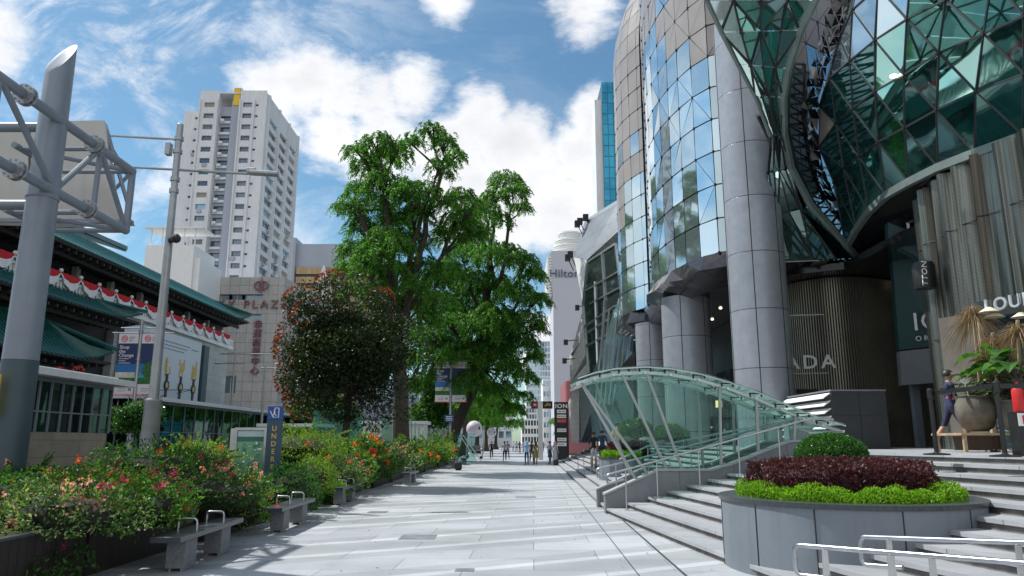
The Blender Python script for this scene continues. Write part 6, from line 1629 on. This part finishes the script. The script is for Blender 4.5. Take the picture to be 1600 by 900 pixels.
rplanter(4.42,10.15,1.60,0,.90,'large round grey granite planter at the lower right, on the steps')
rplanter(3.95,27.4,.80,.1,1.05,'smaller round planter beyond the glass canopy parapet')
def ring_leaves(name,cx,cy,ri,ro,z0,z1,N,leaf,mt,lab,seed,arc=(0,6.283),dome=0.,cat='plant',group=None):
    rs=np.random.RandomState(seed); a=rs.uniform(arc[0],arc[1],N); r=np.sqrt(rs.uniform(ri*ri,ro*ro,N)); h=rs.uniform(0,1,N)**.6
    bump_=1+.18*np.sin(a*9+seed)+.12*np.sin(a*23+r*9)+dome*(1-((r-ri)/(ro-ri+1e-6)-.5)**2*4)
    zz=z0+(z1-z0)*h*bump_
    P=np.stack([cx+r*np.cos(a),cy+r*np.sin(a),zz],1); ax=unit(rs.normal(size=(N,3))*.7+np.stack([np.cos(a)*.3,np.sin(a)*.3,np.full(N,.8)],1))
    root=empty(name,(cx,cy,z0),lab,cat,group); mesh_quads('foliage',leafverts(P,ax,leaf*rs.uniform(.7,1.3,N),leaf*.4,rs),LM[mt],root); return root
ring_leaves('ground_cover',4.42,10.15,1.0,1.40,.84,1.03,15000,.045,'lime','lime green low planting round the rim of the large planter',3,dome=.2)
def hedge_blob(cx,cy,rx,ry,z0,z1,N,leaf,mt,lab,seed,cat='hedge',tips=None):
    rs=np.random.RandomState(seed); a=rs.uniform(0,2*np.pi,N); rr=rs.uniform(0,1,N)**.5; side=rs.uniform(0,1,N)<.5; rr[side]=rs.uniform(.9,1.04,side.sum())
    wob=1+.06*np.sin(a*5+1)+.04*np.sin(a*11); h=np.where(side,rs.uniform(0,1,N),rs.uniform(.86,1.06,N)); rnd=1-.28*np.clip(h-.55,0,1)**1.5*side
    P=np.stack([cx+rx*rr*wob*rnd*np.cos(a),cy+ry*rr*wob*rnd*np.sin(a),z0+(z1-z0)*h*(1-.12*rr**3+.07*np.sin(a*7+rr*6))],1)
    P+=rs.normal(size=P.shape)*leaf*.3; ax=unit(rs.normal(size=(N,3))*.8+np.stack([np.cos(a)*.4,np.sin(a)*.4,np.full(N,.8)],1))
    root=empty('shaped_hedge',(cx,cy,z0),lab,cat); mesh_quads('foliage',leafverts(P,ax,leaf*rs.uniform(.7,1.3,N),leaf*.5,rs),LM[mt],root)
    q=MB(); q.lathe([(.86,z0),(.9,z0+(z1-z0)*.6),(.75,z0+(z1-z0)*.85),(.01,z0+(z1-z0)*.9)],cx,cy,24,0,rx,ry); q.build('dense_inner_foliage',LM[mt],root)
hedge_blob(4.42,10.25,1.18,1.02,.86,1.34,19000,.045,'purple','dark purple leaved hedge in the large round planter',5)
c=W(1298,700,12.1); shrub('clipped_globe_bush',(c.x,c.y,1.42),(.52,.52,.31),9000,.045,'glossy','round clipped green bush at the back of the large round planter','bush',None,None,77,amp=.03,lo=.85,f=1.6)
ring_leaves('ground_cover',3.95,27.4,.2,.74,.98,1.25,5000,.07,'lime','lime green planting round the rim of the smaller planter',4)
hedge_blob(4.3,28.0,.75,.6,1.0,1.6,4500,.08,'purple','purple hedge beyond the lime planting of the smaller planter',6)
c=W(993,672,29); shrub('clipped_globe_bush',c,(.66,.66,.42),5200,.075,'glossy','round clipped green bush seen through the canopy glass','bush',None,None,78,amp=.03,lo=.85,f=1.6)
c=W(1050,675,31); shrub('clipped_globe_bush',(c.x,c.y,c.z-.1),(.8,.8,.4),3500,.08,'green','low green bush behind the canopy glass, near the second column','bush',None,None,79,amp=.06,lo=.8)
# ================================================================ KIOSK ON THE TERRACE
a=W(1301,640,20.6); c=W(1386,640,20.6); z1=W(1301,611,20.6).z
k=empty('terrace_kiosk',((a.x+c.x)/2,a.y+1.6,TERR),'charcoal box with pale louvres on its left side, on the terrace','kiosk')
b=MB(); b.box(a.x,c.x,a.y,a.y+3.6,TERR,z1); b.build('body',M['darkgrey'],k,bevel=.01)
b=MB(); b.box(a.x-.02,c.x+.02,a.y-.02,a.y+3.62,z1+.002,z1+.05); b.build('top_trim',M['granite'],k)
b=MB(); b.box((a.x+c.x)/2-.008,(a.x+c.x)/2+.008,a.y-.006,a.y-.001,TERR,z1); b.box(a.x,c.x,a.y-.005,a.y-.0012,2.3,2.31); b.build('panel_joint',M['black'],k)
b=MB()
for i in range(6): z=z1-.04-i*.21; b.slabpoly([(a.x-.03,a.y+.02,z),(a.x-.03,a.y+3.5,z),(a.x-.22,a.y+3.5,z-.13),(a.x-.22,a.y+.02,z-.13)],(0,0,-.03))
b.build('louvre',M['white'],k)
b=MB(); b.box(a.x-.9,a.x-.25,a.y+1,a.y+1.4,TERR,2.2); o=b.build('low_cabinet',M['granite']); tag(o,'low grey cabinet left of the charcoal kiosk','cabinet')
# ================================================================ TERRACE RIGHT: POTS, PLANTS, BARRIERS
b=MB(); b.slabpoly([(9.1,13.9,TERR+.002),(14,12.2,TERR+.002),(14,16.4,TERR+.002),(10.1,16.2,TERR+.002)],(0,0,.035)); tag(b.build('gravel_bed',M['gravel']),kind='structure')
rs=random.Random(2); b=MB()
for i in range(900):
    x=rs.uniform(9.3,12.6); y=rs.uniform(13.5,16); s=rs.uniform(.012,.035); b.lathe([(.001,-s*.3),(s,0),(.001,s*.7)],x,y,5,0,1,rs.uniform(.7,1.2),TERR+.04)
tag(b.build('loose_pebbles',M['gravel']),kind='stuff')
def pot(px,py_b,t_,R_,H_,lab,leafset):
    q=W(px,py_b,t_); x,y,z=q.x,q.y,q.z; t=empty('stone_pot',(x,y,z),lab,'pot','big pots on the gravel')
    b=MB(); b.lathe([(R_*.45,0),(R_*.75,H_*.12),(R_*1.0,H_*.5),(R_*.98,H_*.75),(R_*.80,H_*.95),(R_*.86,H_),(R_*.78,H_+.01),(R_*.72,H_*.93),(.01,H_*.9)],x,y,30,0,1,1,z); b.build('bowl',M['terracotta'],t,smooth='auto'); return x,y,z+H_
pe=pot(1529,674,14.9,.38,.70,'big pale stone pot on a low timber bench, beside the walking man',1)
pe2=pot(1598,676,14.3,.36,.62,'second stone pot at the right edge, behind the fire extinguisher',1)
pa=W(1497,676,14.4); pb=W(1632,674,14.0); bt=empty('low_timber_bench',((pa.x+pb.x)/2,pa.y+.3,TERR),'low pale timber bench carrying the stone pots','bench')
b=MB(); b.box(pa.x,pb.x+.6,pa.y-.10,pa.y+.95,pa.z-.05,pa.z-.005); b.build('top',M['timber'],bt)
for xx in (pa.x+.05,pa.x+1.25,pb.x+.45):
    for yy in (pa.y-.08,pa.y+.85): b=MB(); b.box(xx,xx+.06,yy,yy+.06,TERR,pa.z-.052); b.build('leg',M['timber'],bt)
b=MB(); b.lathe([(.42,TERR+.04),(.45,pa.z-.06)],pe[0],pe[1]+.05,20); b.build('inner_tub',simple('brown tub',(.07,.04,.025),.7),bt)
def broad(name,c,N,L,Wd,mt,lab,seed,spread=.5,droop=.4,cat='plant'):
    """plant of large blades: each blade a folded strip of 5 segments, on a stalk"""
    rs=random.Random(seed); root=empty(name,c,lab,cat,'potted plants on the gravel'); b=MB(); stalk=MB(); c=Vector(c)
    for i in range(N):
        a=rs.uniform(0,6.28); el=rs.uniform(.15,1.4); d=Vector((math.cos(a)*math.cos(el),math.sin(a)*math.cos(el),math.sin(el))); ln=L*rs.uniform(.7,1.25); s0=c+d*spread*rs.uniform(.25,1.)
        stalk.path([c-Vector((0,0,.05)),c.lerp(s0,.6)+Vector((0,0,.05)),s0],[.012,.010,.007],5)
        sd=d.cross(Vector((0,0,1))).normalized(); prev=None; K=5
        for k in range(K+1):
            t=k/K; ctr=s0+Vector((d.x,d.y,d.z*.4))*ln*t-Vector((0,0,droop*ln*t*t)); w_=Wd*math.sin(min(1,t*1.05+.06)*math.pi)**.7*.5; cur=(ctr-sd*w_+Vector((0,0,w_*.35)),ctr,ctr+sd*w_+Vector((0,0,w_*.35)))
            if prev: b.quad(prev[0],prev[1],cur[1],cur[0]); b.quad(prev[1],prev[2],cur[2],cur[1])
            prev=cur
    b.build('leaves',LM[mt],root,smooth=True); stalk.build('stem',M['bark'],root); return root
broad('broad_leaf_plant',(pe[0],pe[1],pe[2]-.05),40,.26,.08,'glossy','dark glossy plant filling the stone pot beside the man',11,.34)
broad('broad_leaf_plant',(pe[0]+.75,pe[1]+.2,pe[2]+.15),70,.40,.17,'dark','big leaved dark plant rising between the two stone pots',12,.75)
broad('broad_leaf_plant',W(1590,590,14.0),40,.62,.34,'green','plant with very large bright green leaves at the right frame edge',13,.7,.5)
broad('broad_leaf_plant',(pe2[0]-.1,pe2[1],pe2[2]),60,.34,.14,'dark','dark plant in the second stone pot',14,.5)
broad('broad_leaf_plant',(pe[0]+.25,pe[1]-.1,pe[2]+.45),16,.26,.07,'maroon','maroon cordyline above the dark glossy plant',15,.25,.2)
fl=MB(); q=Vector((pe[0]-.28,pe[1]-.2,pe[2]+.22))
for k in range(7):
    a=k*.9; d=Vector((math.cos(a)*.10,-.02,.10+.05*math.sin(a))); fl.poly([q,q+d*.6+Vector((.03,0,0)),q+d,q+d*.6-Vector((.03,0,0))])
fl.path([q-Vector((-.05,0,.25)),q],.006,4); o=fl.build('white_lily',M['white']); tag(o,'white lily flower beside the man','flower')
# dry straw fronds on a slanting pole
def straw(name,c,N,L,lab,seed,pole=None):
    rs=random.Random(seed); c=Vector(c); root=empty(name,c,lab,'dried plant','dried straw plants'); b=MB()
    for i in range(N):
        a=rs.uniform(0,6.28); el=rs.uniform(-.5,1.35); d=Vector((math.cos(a)*math.cos(el),math.sin(a)*math.cos(el)*.7,math.sin(el))); ln=L*rs.uniform(.5,1.2); sd=d.cross(Vector((.2,1,.1))).normalized()*rs.uniform(.005,.014); prev=None
        for k in range(6):
            t=k/5; p=c+d*ln*t-Vector((0,0,.85*ln*t*t)); w_=sd*(1-t*.8)
            if prev: b.quad(prev[0],prev[1],p+w_,p-w_)
            prev=(p-w_,p+w_)
    b.build('fronds',LM['straw'],root)
    if pole: q=MB(); q.path(pole,.035,8); q.build('pole',M['timber'],root)
    return root
straw('dried_palm_fronds',W(1522,495,15.6),340,.75,'pale dry palm fronds fanning out from a timber pole',3,[W(1535,640,15.4),W(1520,478,15.6)])
straw('dried_palm_fronds',W(1552,540,15.0),260,.7,'dry straw fronds hanging lower, before the dark window',4,[W(1562,640,15.),W(1551,520,15.)])
straw('dried_palm_fronds',W(1592,520,14.4),300,.7,'dry straw fronds at the right edge under the name band',5,[W(1596,640,14.4),W(1590,500,14.4)])
for i,(px,py,lab) in enumerate(((1545,484,'upper pale woven hat lampshade under the name band'),(1553,492,'lower pale woven hat lampshade under the name band'),(1596,492,'pale woven hat lampshade at the right frame edge'))):
    q=W(px,py,15.2); t=empty('woven_lampshade',q,lab,'lampshade','woven lampshades'); b=MB(); b.lathe([(.20,0),(.17,.02),(.05,.10),(.012,.11)],q.x,q.y,20,0,1,1,q.z-.05); b.build('shade',simple('woven straw shade %d'%i,(.62,.55,.42),.7,0,.1,20),t); b=MB(); b.tube((q.x,q.y,q.z+.06),(q.x,q.y,q.z+.45),.006,.006,5); b.build('cord',M['black'],t)
def stanchion(px,pyb,lab):
    q=G(px,pyb,TERR); t=empty('queue_post',q,lab,'queue post','black belt barrier posts'); x,y=q.x,q.y
    b=MB(); b.lathe([(.19,0),(.19,.02),(.05,.035),(.032,.05),(.032,.86),(.045,.87),(.045,1.0),(.02,1.02)],x,y,18,0,1,1,TERR+.001); b.build('post',M['black'],t,smooth='auto'); return t,x,y
s1,xa,ya=stanchion(1464,711,'left black barrier post on the terrace edge')
s2,xb,yb=stanchion(1571,714,'right black barrier post, before the timber bench')
b=MB(); b.box(xb+.052,12.4,yb-.003,yb+.003,TERR+.92,TERR+.985); b.build('belt',M['black'],s2)
b=MB(); b.bar((xa+.06,ya,TERR+.95),(xb-.06,yb,TERR+.95),.006,.065); b.build('belt',M['black'],s1)
q=MB(); q.box(xa-.18,xa-.0,ya-.3,ya-.1,TERR+.55,TERR+.95)
q=G(1606,713,TERR); t=empty('fire_extinguisher_stand',q,'red fire extinguisher on a dark stand with a small notice at the right edge','fire extinguisher'); x,y=q.x+.02,q.y
b=MB(); b.box(x-.10,x+.2,y,y+.2,TERR,TERR+.62); b.build('stand',M['black'],t); b=MB(); b.lathe([(.075,0),(.08,.02),(.08,.30),(.05,.37),(.025,.39),(.025,.43)],x+.02,y+.09,16,0,1,1,TERR+.62); b.build('cylinder',M['red'],t,smooth='auto')
b=MB(); b.box(x-.03,x+.1,y+.07,y+.11,TERR+1.05,TERR+1.09); b.path([(x+.05,y+.06,TERR+1.06),(x+.13,y+.02,TERR+.9),(x+.12,y,TERR+.75)],.012,6); b.build('handle_and_hose',M['black'],t)
b=MB(); b.box(x-.09,x+.12,y-.012,y-.003,TERR+.42,TERR+.6); o=b.build('notice',M['white'],t); b=MB(); b.box(x-.03,x+.05,y-.02,y-.013,TERR+.45,TERR+.57); b.build('red_mark',M['red'],o)
# ================================================================ TOTEMS
def totem():
    a=W(866,628,66); c=W(888,628,66); x0,x1,y,z1=a.x,c.x,a.y,a.z; t=empty('black_directory_totem',((x0+x1)/2,y,0),'tall black directory totem with the mall name and white shop labels','sign')
    b=MB(); b.box(x0,x1,y,y+.35,0,z1); b.build('body',M['black'],t,bevel=.02)
    w=x1-x0; xm=(x0+x1)/2; H=z1
    text('ION',.50,M['letterwhite'],t,(xm,y-.02,z1-.38),ext=.01,name='mall_name',spacing=1.1,sx=1.15,bold=.012)
    ti=random.Random(1)
    for k,(f,cname) in enumerate(((.165,'w'),(.25,'w'),(.33,'r'),(.49,'w'),(.65,'w'),(.73,'w'))):
        z=z1*(1-f); b=MB(); b.box(xm-w*.32,xm+w*.32,y-.015,y-.003,z-.15,z+.15); o=b.build('shop_label',M['letterwhite'] if cname=='w' else M['logored'],t,label='red shop label' if cname=='r' else None)
        b=MB(); xx=xm-w*.26
        while xx<xm+w*.22: d=ti.uniform(.05,.1); b.box(xx,xx+d,y-.022,y-.016,z-.05,z+.05); xx+=d+.04
        b.build('small_print',M['greypaint'],o)
totem()
def mrt():
    q=W(845,690,67); x,y=q.x,q.y; z1=W(845,626,67).z; t=empty('station_sign_post',(x,y,0),'grey post with black station sign head showing a red box and a gold emblem','sign')
    b=MB(); b.box(x-.24,x+.2,y,y+.3,0,z1); b.build('post',M['steel'],t)
    b=MB(); b.box(x-.85,x-.245,y+.02,y+.28,z1-.68,z1-.02); b.build('sign_head',M['black'],t); b=MB(); b.box(x+.205,x+1.1,y+.02,y+.28,z1-.68,z1-.02); b.build('sign_head',M['black'],t)
    b=MB(); b.box(x-.72,x-.30,y-.0,y+.015,z1-.56,z1-.14); o=b.build('red_box',M['logored'],t); text('M',.30,M['letterwhite'],o,(x-.51,y-.015,z1-.35),ext=.006,name='letter',bold=.01)
    b=MB()
    for dz in (0,-.16): b.path([(x+.40,y-.0,z1-.40+dz*.6),(x+.52,y,z1-.30+dz*.6),(x+.66,y,z1-.20+dz*.9),(x+.80,y,z1-.30+dz*.5),(x+.92,y,z1-.26+dz*.8)],.045,5)
    b.build('gold_emblem',M['gold'],t)
mrt()
# ================================================================ PEOPLE
def cloth(name,c): return simple(name,c,.8,0,.12,6)
def skinned(verts,edges,rad,sub=2):
    me=bpy.data.meshes.new('b'); me.from_pydata(verts,edges,[]); ob=bpy.data.objects.new('b',me); col.objects.link(ob)
    sk=ob.modifiers.new('s','SKIN'); sk.use_smooth_shade=True; sk.branch_smoothing=.3
    for i,r in enumerate(rad): me.skin_vertices[0].data[i].radius=r if isinstance(r,tuple) else (r,r)
    me.skin_vertices[0].data[0].use_root=True
    su=ob.modifiers.new('u','SUBSURF'); su.levels=sub; su.render_levels=sub
    bpy.context.view_layer.update(); out=bpy.data.meshes.new_from_object(ob.evaluated_get(bpy.context.evaluated_depsgraph_get())); bpy.data.objects.remove(ob); return out
def person(loc,rz,H,lab,top,bot,pose='stand',short=False,sleeve=.5,dress=False,hijab=None,seed=0,hairc='hair',fingers=False,longhair=False,skin='skin',sub=2,bag=None,stride=.0,arms=None):
    t=empty('person',(0,0,0),lab,'person'); s=H/1.70; rs=random.Random(seed)
    st=stride; ph=1
    V=[(0,0,.94),(0,0,1.10),(0,-.01,1.27),(0,0,1.42),(0,.01,1.49),(0,.025,1.56),(0,.03,1.64)]
    Rd=[(.135,.10),(.12,.09),(.145,.10),(.10,.075),(.048,.048),(.072,.085),(.070,.082)]
    E=[(i,i+1) for i in range(6)]
    def add(ch,start,rr):
        p=start
        for q,r in zip(ch,rr): V.append(q); Rd.append(r); E.append((p,len(V)-1)); p=len(V)-1
        return p
    for sd in (-1,1):
        f=sd*st
        kn=(.10*sd,f*.42+.02*(st>0),.50+.03*abs(f)); an=(.10*sd,f*.62-(.10 if (sd<0 and st>0) else 0),.09+(.07 if (sd<0 and st>0) else 0)); 
        to=(.115*sd,an[1]+.15,an[2]-.045)
        add([(.085*sd,f*.05,.86),kn,(.1*sd,(kn[1]+an[1])/2-.01,(kn[2]+an[2])/2+.02),an,to],0,[(.088,.09),(.058,.06),(.056,.058),(.040,.042),(.042,.032)])
        fa=-sd*st
        if arms and arms[0 if sd<0 else 1]:
            el,wr,ha=arms[0 if sd<0 else 1]
        else: el=(.235*sd,fa*.25-.02,1.13); wr=(.25*sd,fa*.5+.06,.89); ha=(.25*sd,fa*.56+.08,.80)
        hi=add([(.165*sd,0,1.40),el,wr,ha],3,[.052,.042,.028,(.034,.02) if not fingers else (.030,.018)])
    me=skinned(V,E,Rd,sub)
    def col_of(c):
        x,y,z=c
        if z>1.46 and abs(x)<.12: return 0
        if z<.10+(.06 if st>0 and y<-.1 else 0): return 3
        arm=abs(x)>.17+(0 if z>1.0 else .03) and z>.74
        if arm: return 1 if z>1.40-.55*sleeve else 0
        if z>.93 : return 1
        if short and z<.52: return 0
        return 2
    for m_ in (M[skin],top,bot,M['black']): me.materials.append(m_)
    for p in me.polygons: p.material_index=col_of(p.center); p.use_smooth=True
    body=link_mesh('body',me,t,True)
    # head details
    hb=MB(); c=(0,.035,1.60)
    h=MB(); nu,nv=14,9
    base=len(h.v)
    for i in range(nv+1):
        for k in range(nu):
            a=2*math.pi*k/nu; ph_=math.pi*.62*i/nv; rr=.100*math.sin(ph_)+.002; front=math.sin(a)
            zz=1.615+.108*math.cos(ph_)
            if front>.05: zz=max(zz,1.60+.075*min(1,front*2.2))
            yy=.02+rr*math.sin(a)*1.12-.012; 
            if front>.35 and i>nv*.6: yy=min(yy,.094)
            h.v.append((rr*math.cos(a)*.92,yy,zz))
    for i in range(nv):
        for k in range(nu): k2=(k+1)%nu; h.f.append((i*nu+k,i*nu+k2,(i+1)*nu+k2,(i+1)*nu+k)); h.m.append(0)
    if hijab is None:
        h.build('hair',M[hairc],t,smooth=True,local=True)
        if longhair: q=MB(); q.lathe([(.09,0),(.10,-.10),(.085,-.24),(.03,-.33)],0,-.045,12,0,1,.55,1.62); q.build('long_hair',M[hairc],t,smooth=True,local=True)
    else:
        q=MB(); q.lathe([(.16,-.22),(.14,-.17),(.095,-.10),(.112,0),(.10,.07),(.05,.115),(.001,.12)],0,.012,16,0,1,1.08,1.60); q.build('headscarf',hijab,t,smooth=True,local=True)
    fc=MB(); fc.sphere((-.032,.105,1.605),.009,6,5); fc.sphere((.032,.105,1.605),.009,6,5); fc.bar((-.022,.112,1.545),(.022,.112,1.545),.006,.007); fc.build('eyes_and_mouth',M['hair'],t,local=True)
    fn=MB(); fn.path([(0,.105,1.60),(0,.128,1.572),(0,.112,1.565)],[.008,.013,.008],6); fn.sphere((-.078,.02,1.59),.018,6,5,0,1.5); fn.sphere((.078,.02,1.59),.018,6,5,0,1.5); fn.build('nose_and_ears',M[skin],t,local=True)
    if dress:
        q=MB(); q.lathe([(.155,1.08),(.165,.95),(.20,.75),(.235,.50 if short else .2),(.225,.50 if short else .2)],0,0,18,0,1,.72); q.build('skirt',bot,t,smooth='auto',local=True)
    if fingers:
        for sd in (0,1):
            if arms and arms[sd]: wr,ha=Vector(arms[sd][1]),Vector(arms[sd][2])
            else: continue
            d=(ha-wr).normalized(); side=d.cross(Vector((0,0,1))).normalized(); up=side.cross(d)
            q=MB()
            for k in range(4):
                o=side*(k-1.5)*.019; L=(.062,.074,.070,.054)[k]; p0=ha+o+d*.005; q.path([p0,p0+d*L*.5-up*.010,p0+d*L-up*.032],[.009,.0085,.006],6)
            q.path([wr.lerp(ha,.5)+side*.03,ha+side*.05-up*.01,ha+side*.045+d*.035-up*.02],[.011,.010,.007],6); q.build('fingers',M[skin],t,smooth=True,local=True)
    if bag: q=MB(); q.box(.24,.34,-.12,.14,.72,.98); q.build('shoulder_bag',bag,t,local=True,bevel=.02)
    t.location=loc; t.rotation_euler=(0,0,rz); t.scale=(s,s,s); return t
CC={k:cloth(k+' cloth',c) for k,c in dict(navyfloral=(.018,.025,.075),navys=(.012,.012,.04),blk=(.012,.012,.013),white=(.6,.58,.6),lightblue=(.20,.36,.52),darknavy=(.012,.03,.07),olive=(.26,.22,.06),maroon=(.12,.02,.03),denim=(.05,.09,.18),palegrey=(.50,.50,.52),pinkhj=(.62,.28,.30),greyt=(.2,.2,.22),yellow=(.7,.5,.03),pinkc=(.5,.25,.28)).items()}
# the man on the terrace
q=G(1497,700,TERR); loc=W(1494,702,15.8); loc.z=TERR
mn=person(loc,R(-102),1.72,'man in dark flowered shirt and navy shorts walking right past the stone pot','' and 0 or CC['navyfloral'],CC['navys'],short=True,sleeve=.48,stride=.42,fingers=True,arms=[((-.23,-.02,1.14),(-.20,.20,1.02),(-.17,.27,1.01)),((.23,.03,1.13),(.17,.26,1.05),(.12,.33,1.06))],sub=3,seed=1)
b=MB(); rs=random.Random(8)
for i in range(26):
    a=rs.uniform(0,6.28); z=rs.uniform(1.0,1.42); r_=.142 if z<1.35 else .12; c=Vector((math.cos(a)*r_*1.1,math.sin(a)*r_*.95,z)); n_=Vector((math.cos(a),math.sin(a),0)); u=n_.cross(Vector((0,0,1)))
    b.poly([c+n_*.012+(u*math.cos(k*1.256)+Vector((0,0,1))*math.sin(k*1.256))*.028 for k in range(5)])
b.build('flower_print',cloth('coral flower print',(.6,.08,.10)),mn,local=True)
def P_(px,pyf,z=0.): g=G(px,pyf,z); return g
ppl=[(768,717,0,'person in black walking far down the promenade, right of the white balloon',CC['blk'],CC['blk'],dict(stride=.2),180),
 (788.5,721,0,'person in a white top and black shorts walking side by side in mid promenade',CC['white'],CC['blk'],dict(stride=.3,short=True),180),
 (793,719,0,'person in grey walking just behind the one in a white top',CC['greyt'],CC['denim'],dict(stride=.3),170),
 (812,709,0,'person in maroon walking in the far distance',CC['maroon'],CC['blk'],dict(stride=.2),10),
 (823,727.5,0,'person in light blue top and dark navy trousers, by the sign post',CC['lightblue'],CC['darknavy'],dict(hijab=CC['lightblue'],bag=CC['denim']),10),
 (831,724,0,'person in dark clothes between the light blue top and the olive dress',CC['maroon'],CC['blk'],dict(stride=.15),-20),
 (837,726,0,'woman in an olive yellow outfit with long dark hair beside the sign post',CC['olive'],CC['olive'],dict(short=True,dress=True,longhair=True,sleeve=.2),30),
 (859.5,725,0,'person in a pale top and denim skirt left of the pink headscarf',CC['palegrey'],CC['denim'],dict(dress=True,short=True),60),
 (867.5,726,0,'person in a long pale dress and pink headscarf before the black totem',CC['palegrey'],CC['palegrey'],dict(dress=True,hijab=CC['pinkhj'],sleeve=1),-40),
 (802,706,0,'distant walker in white far along the promenade',CC['white'],CC['denim'],dict(stride=.2),0),
 (818,705.5,0,'distant walker in pink far along the promenade',CC['pinkc'],CC['blk'],dict(stride=.2),0),
 (807,707,0,'distant walker in black trousers and blue top far along the promenade',CC['lightblue'],CC['blk'],dict(stride=.2),180),
 (848.5,707,0,'distant walker seen just right of the sign post',CC['maroon'],CC['denim'],dict(stride=.2),0),
 (856,706,0,'distant walker in white seen left of the black totem',CC['white'],CC['blk'],dict(stride=.2),0)]
for i,(px,py,z,lab,tp,bo,kw,rz) in enumerate(ppl):
    person(P_(px,py,z+.004),R(rz),1.62,lab,tp,bo,sub=1,seed=i+10,**kw)
q=W(927.5,700,34); k=stepz(q.x,q.y)
person((q.x,q.y,k),R(20),1.66,'person in a black t-shirt and white shorts on the steps behind the low railing',CC['blk'],CC['white'],short=True,sub=1,seed=40)
q=W(965,690,30); person((q.x,q.y,.76),R(0),1.62,'person in a yellow top seen through the canopy glass',CC['yellow'],CC['white'],sub=1,seed=41)
q=W(941,690,33); person((q.x,q.y,.5),R(0),1.6,'person in dark green behind the smaller round planter',CC['darknavy'],CC['blk'],sub=1,seed=42)
g_=P_(868.5,727,.004); b=MB(); b.box(g_.x-.2,g_.x+.15,g_.y-.5,g_.y-.3,.004,.42); o=b.build('black_bag',M['black'],bevel=.06); tag(o,'black bag on the ground by the person in the pink headscarf','bag')
# fallen leaves scattered on the paving
rs=np.random.RandomState(6); N=340; P=np.stack([rs.uniform(-4.6,2.6,N),rs.uniform(8.,42,N)**1.0,np.full(N,.016)],1); nn=rs.uniform(0,1,N)<.45; P[nn,0]=-4.85+np.abs(rs.normal(size=nn.sum()))*.35+.012*P[nn,1]
ax=unit(np.stack([rs.normal(size=N),rs.normal(size=N),rs.normal(size=N)*.08],1)); S=unit(np.stack([-ax[:,1],ax[:,0],rs.normal(size=N)*.15],1)); Ls=rs.uniform(.025,.06,N)[:,None]
V=np.stack([P-ax*Ls/2,P+S*Ls*.25+[0,0,.006],P+ax*Ls/2,P-S*Ls*.25],1).reshape(-1,3)
o=mesh_quads('fallen_leaves',V,simple('brown fallen leaf',(.20,.09,.03),.8,0,.4,6)); tag(o,kind='stuff')
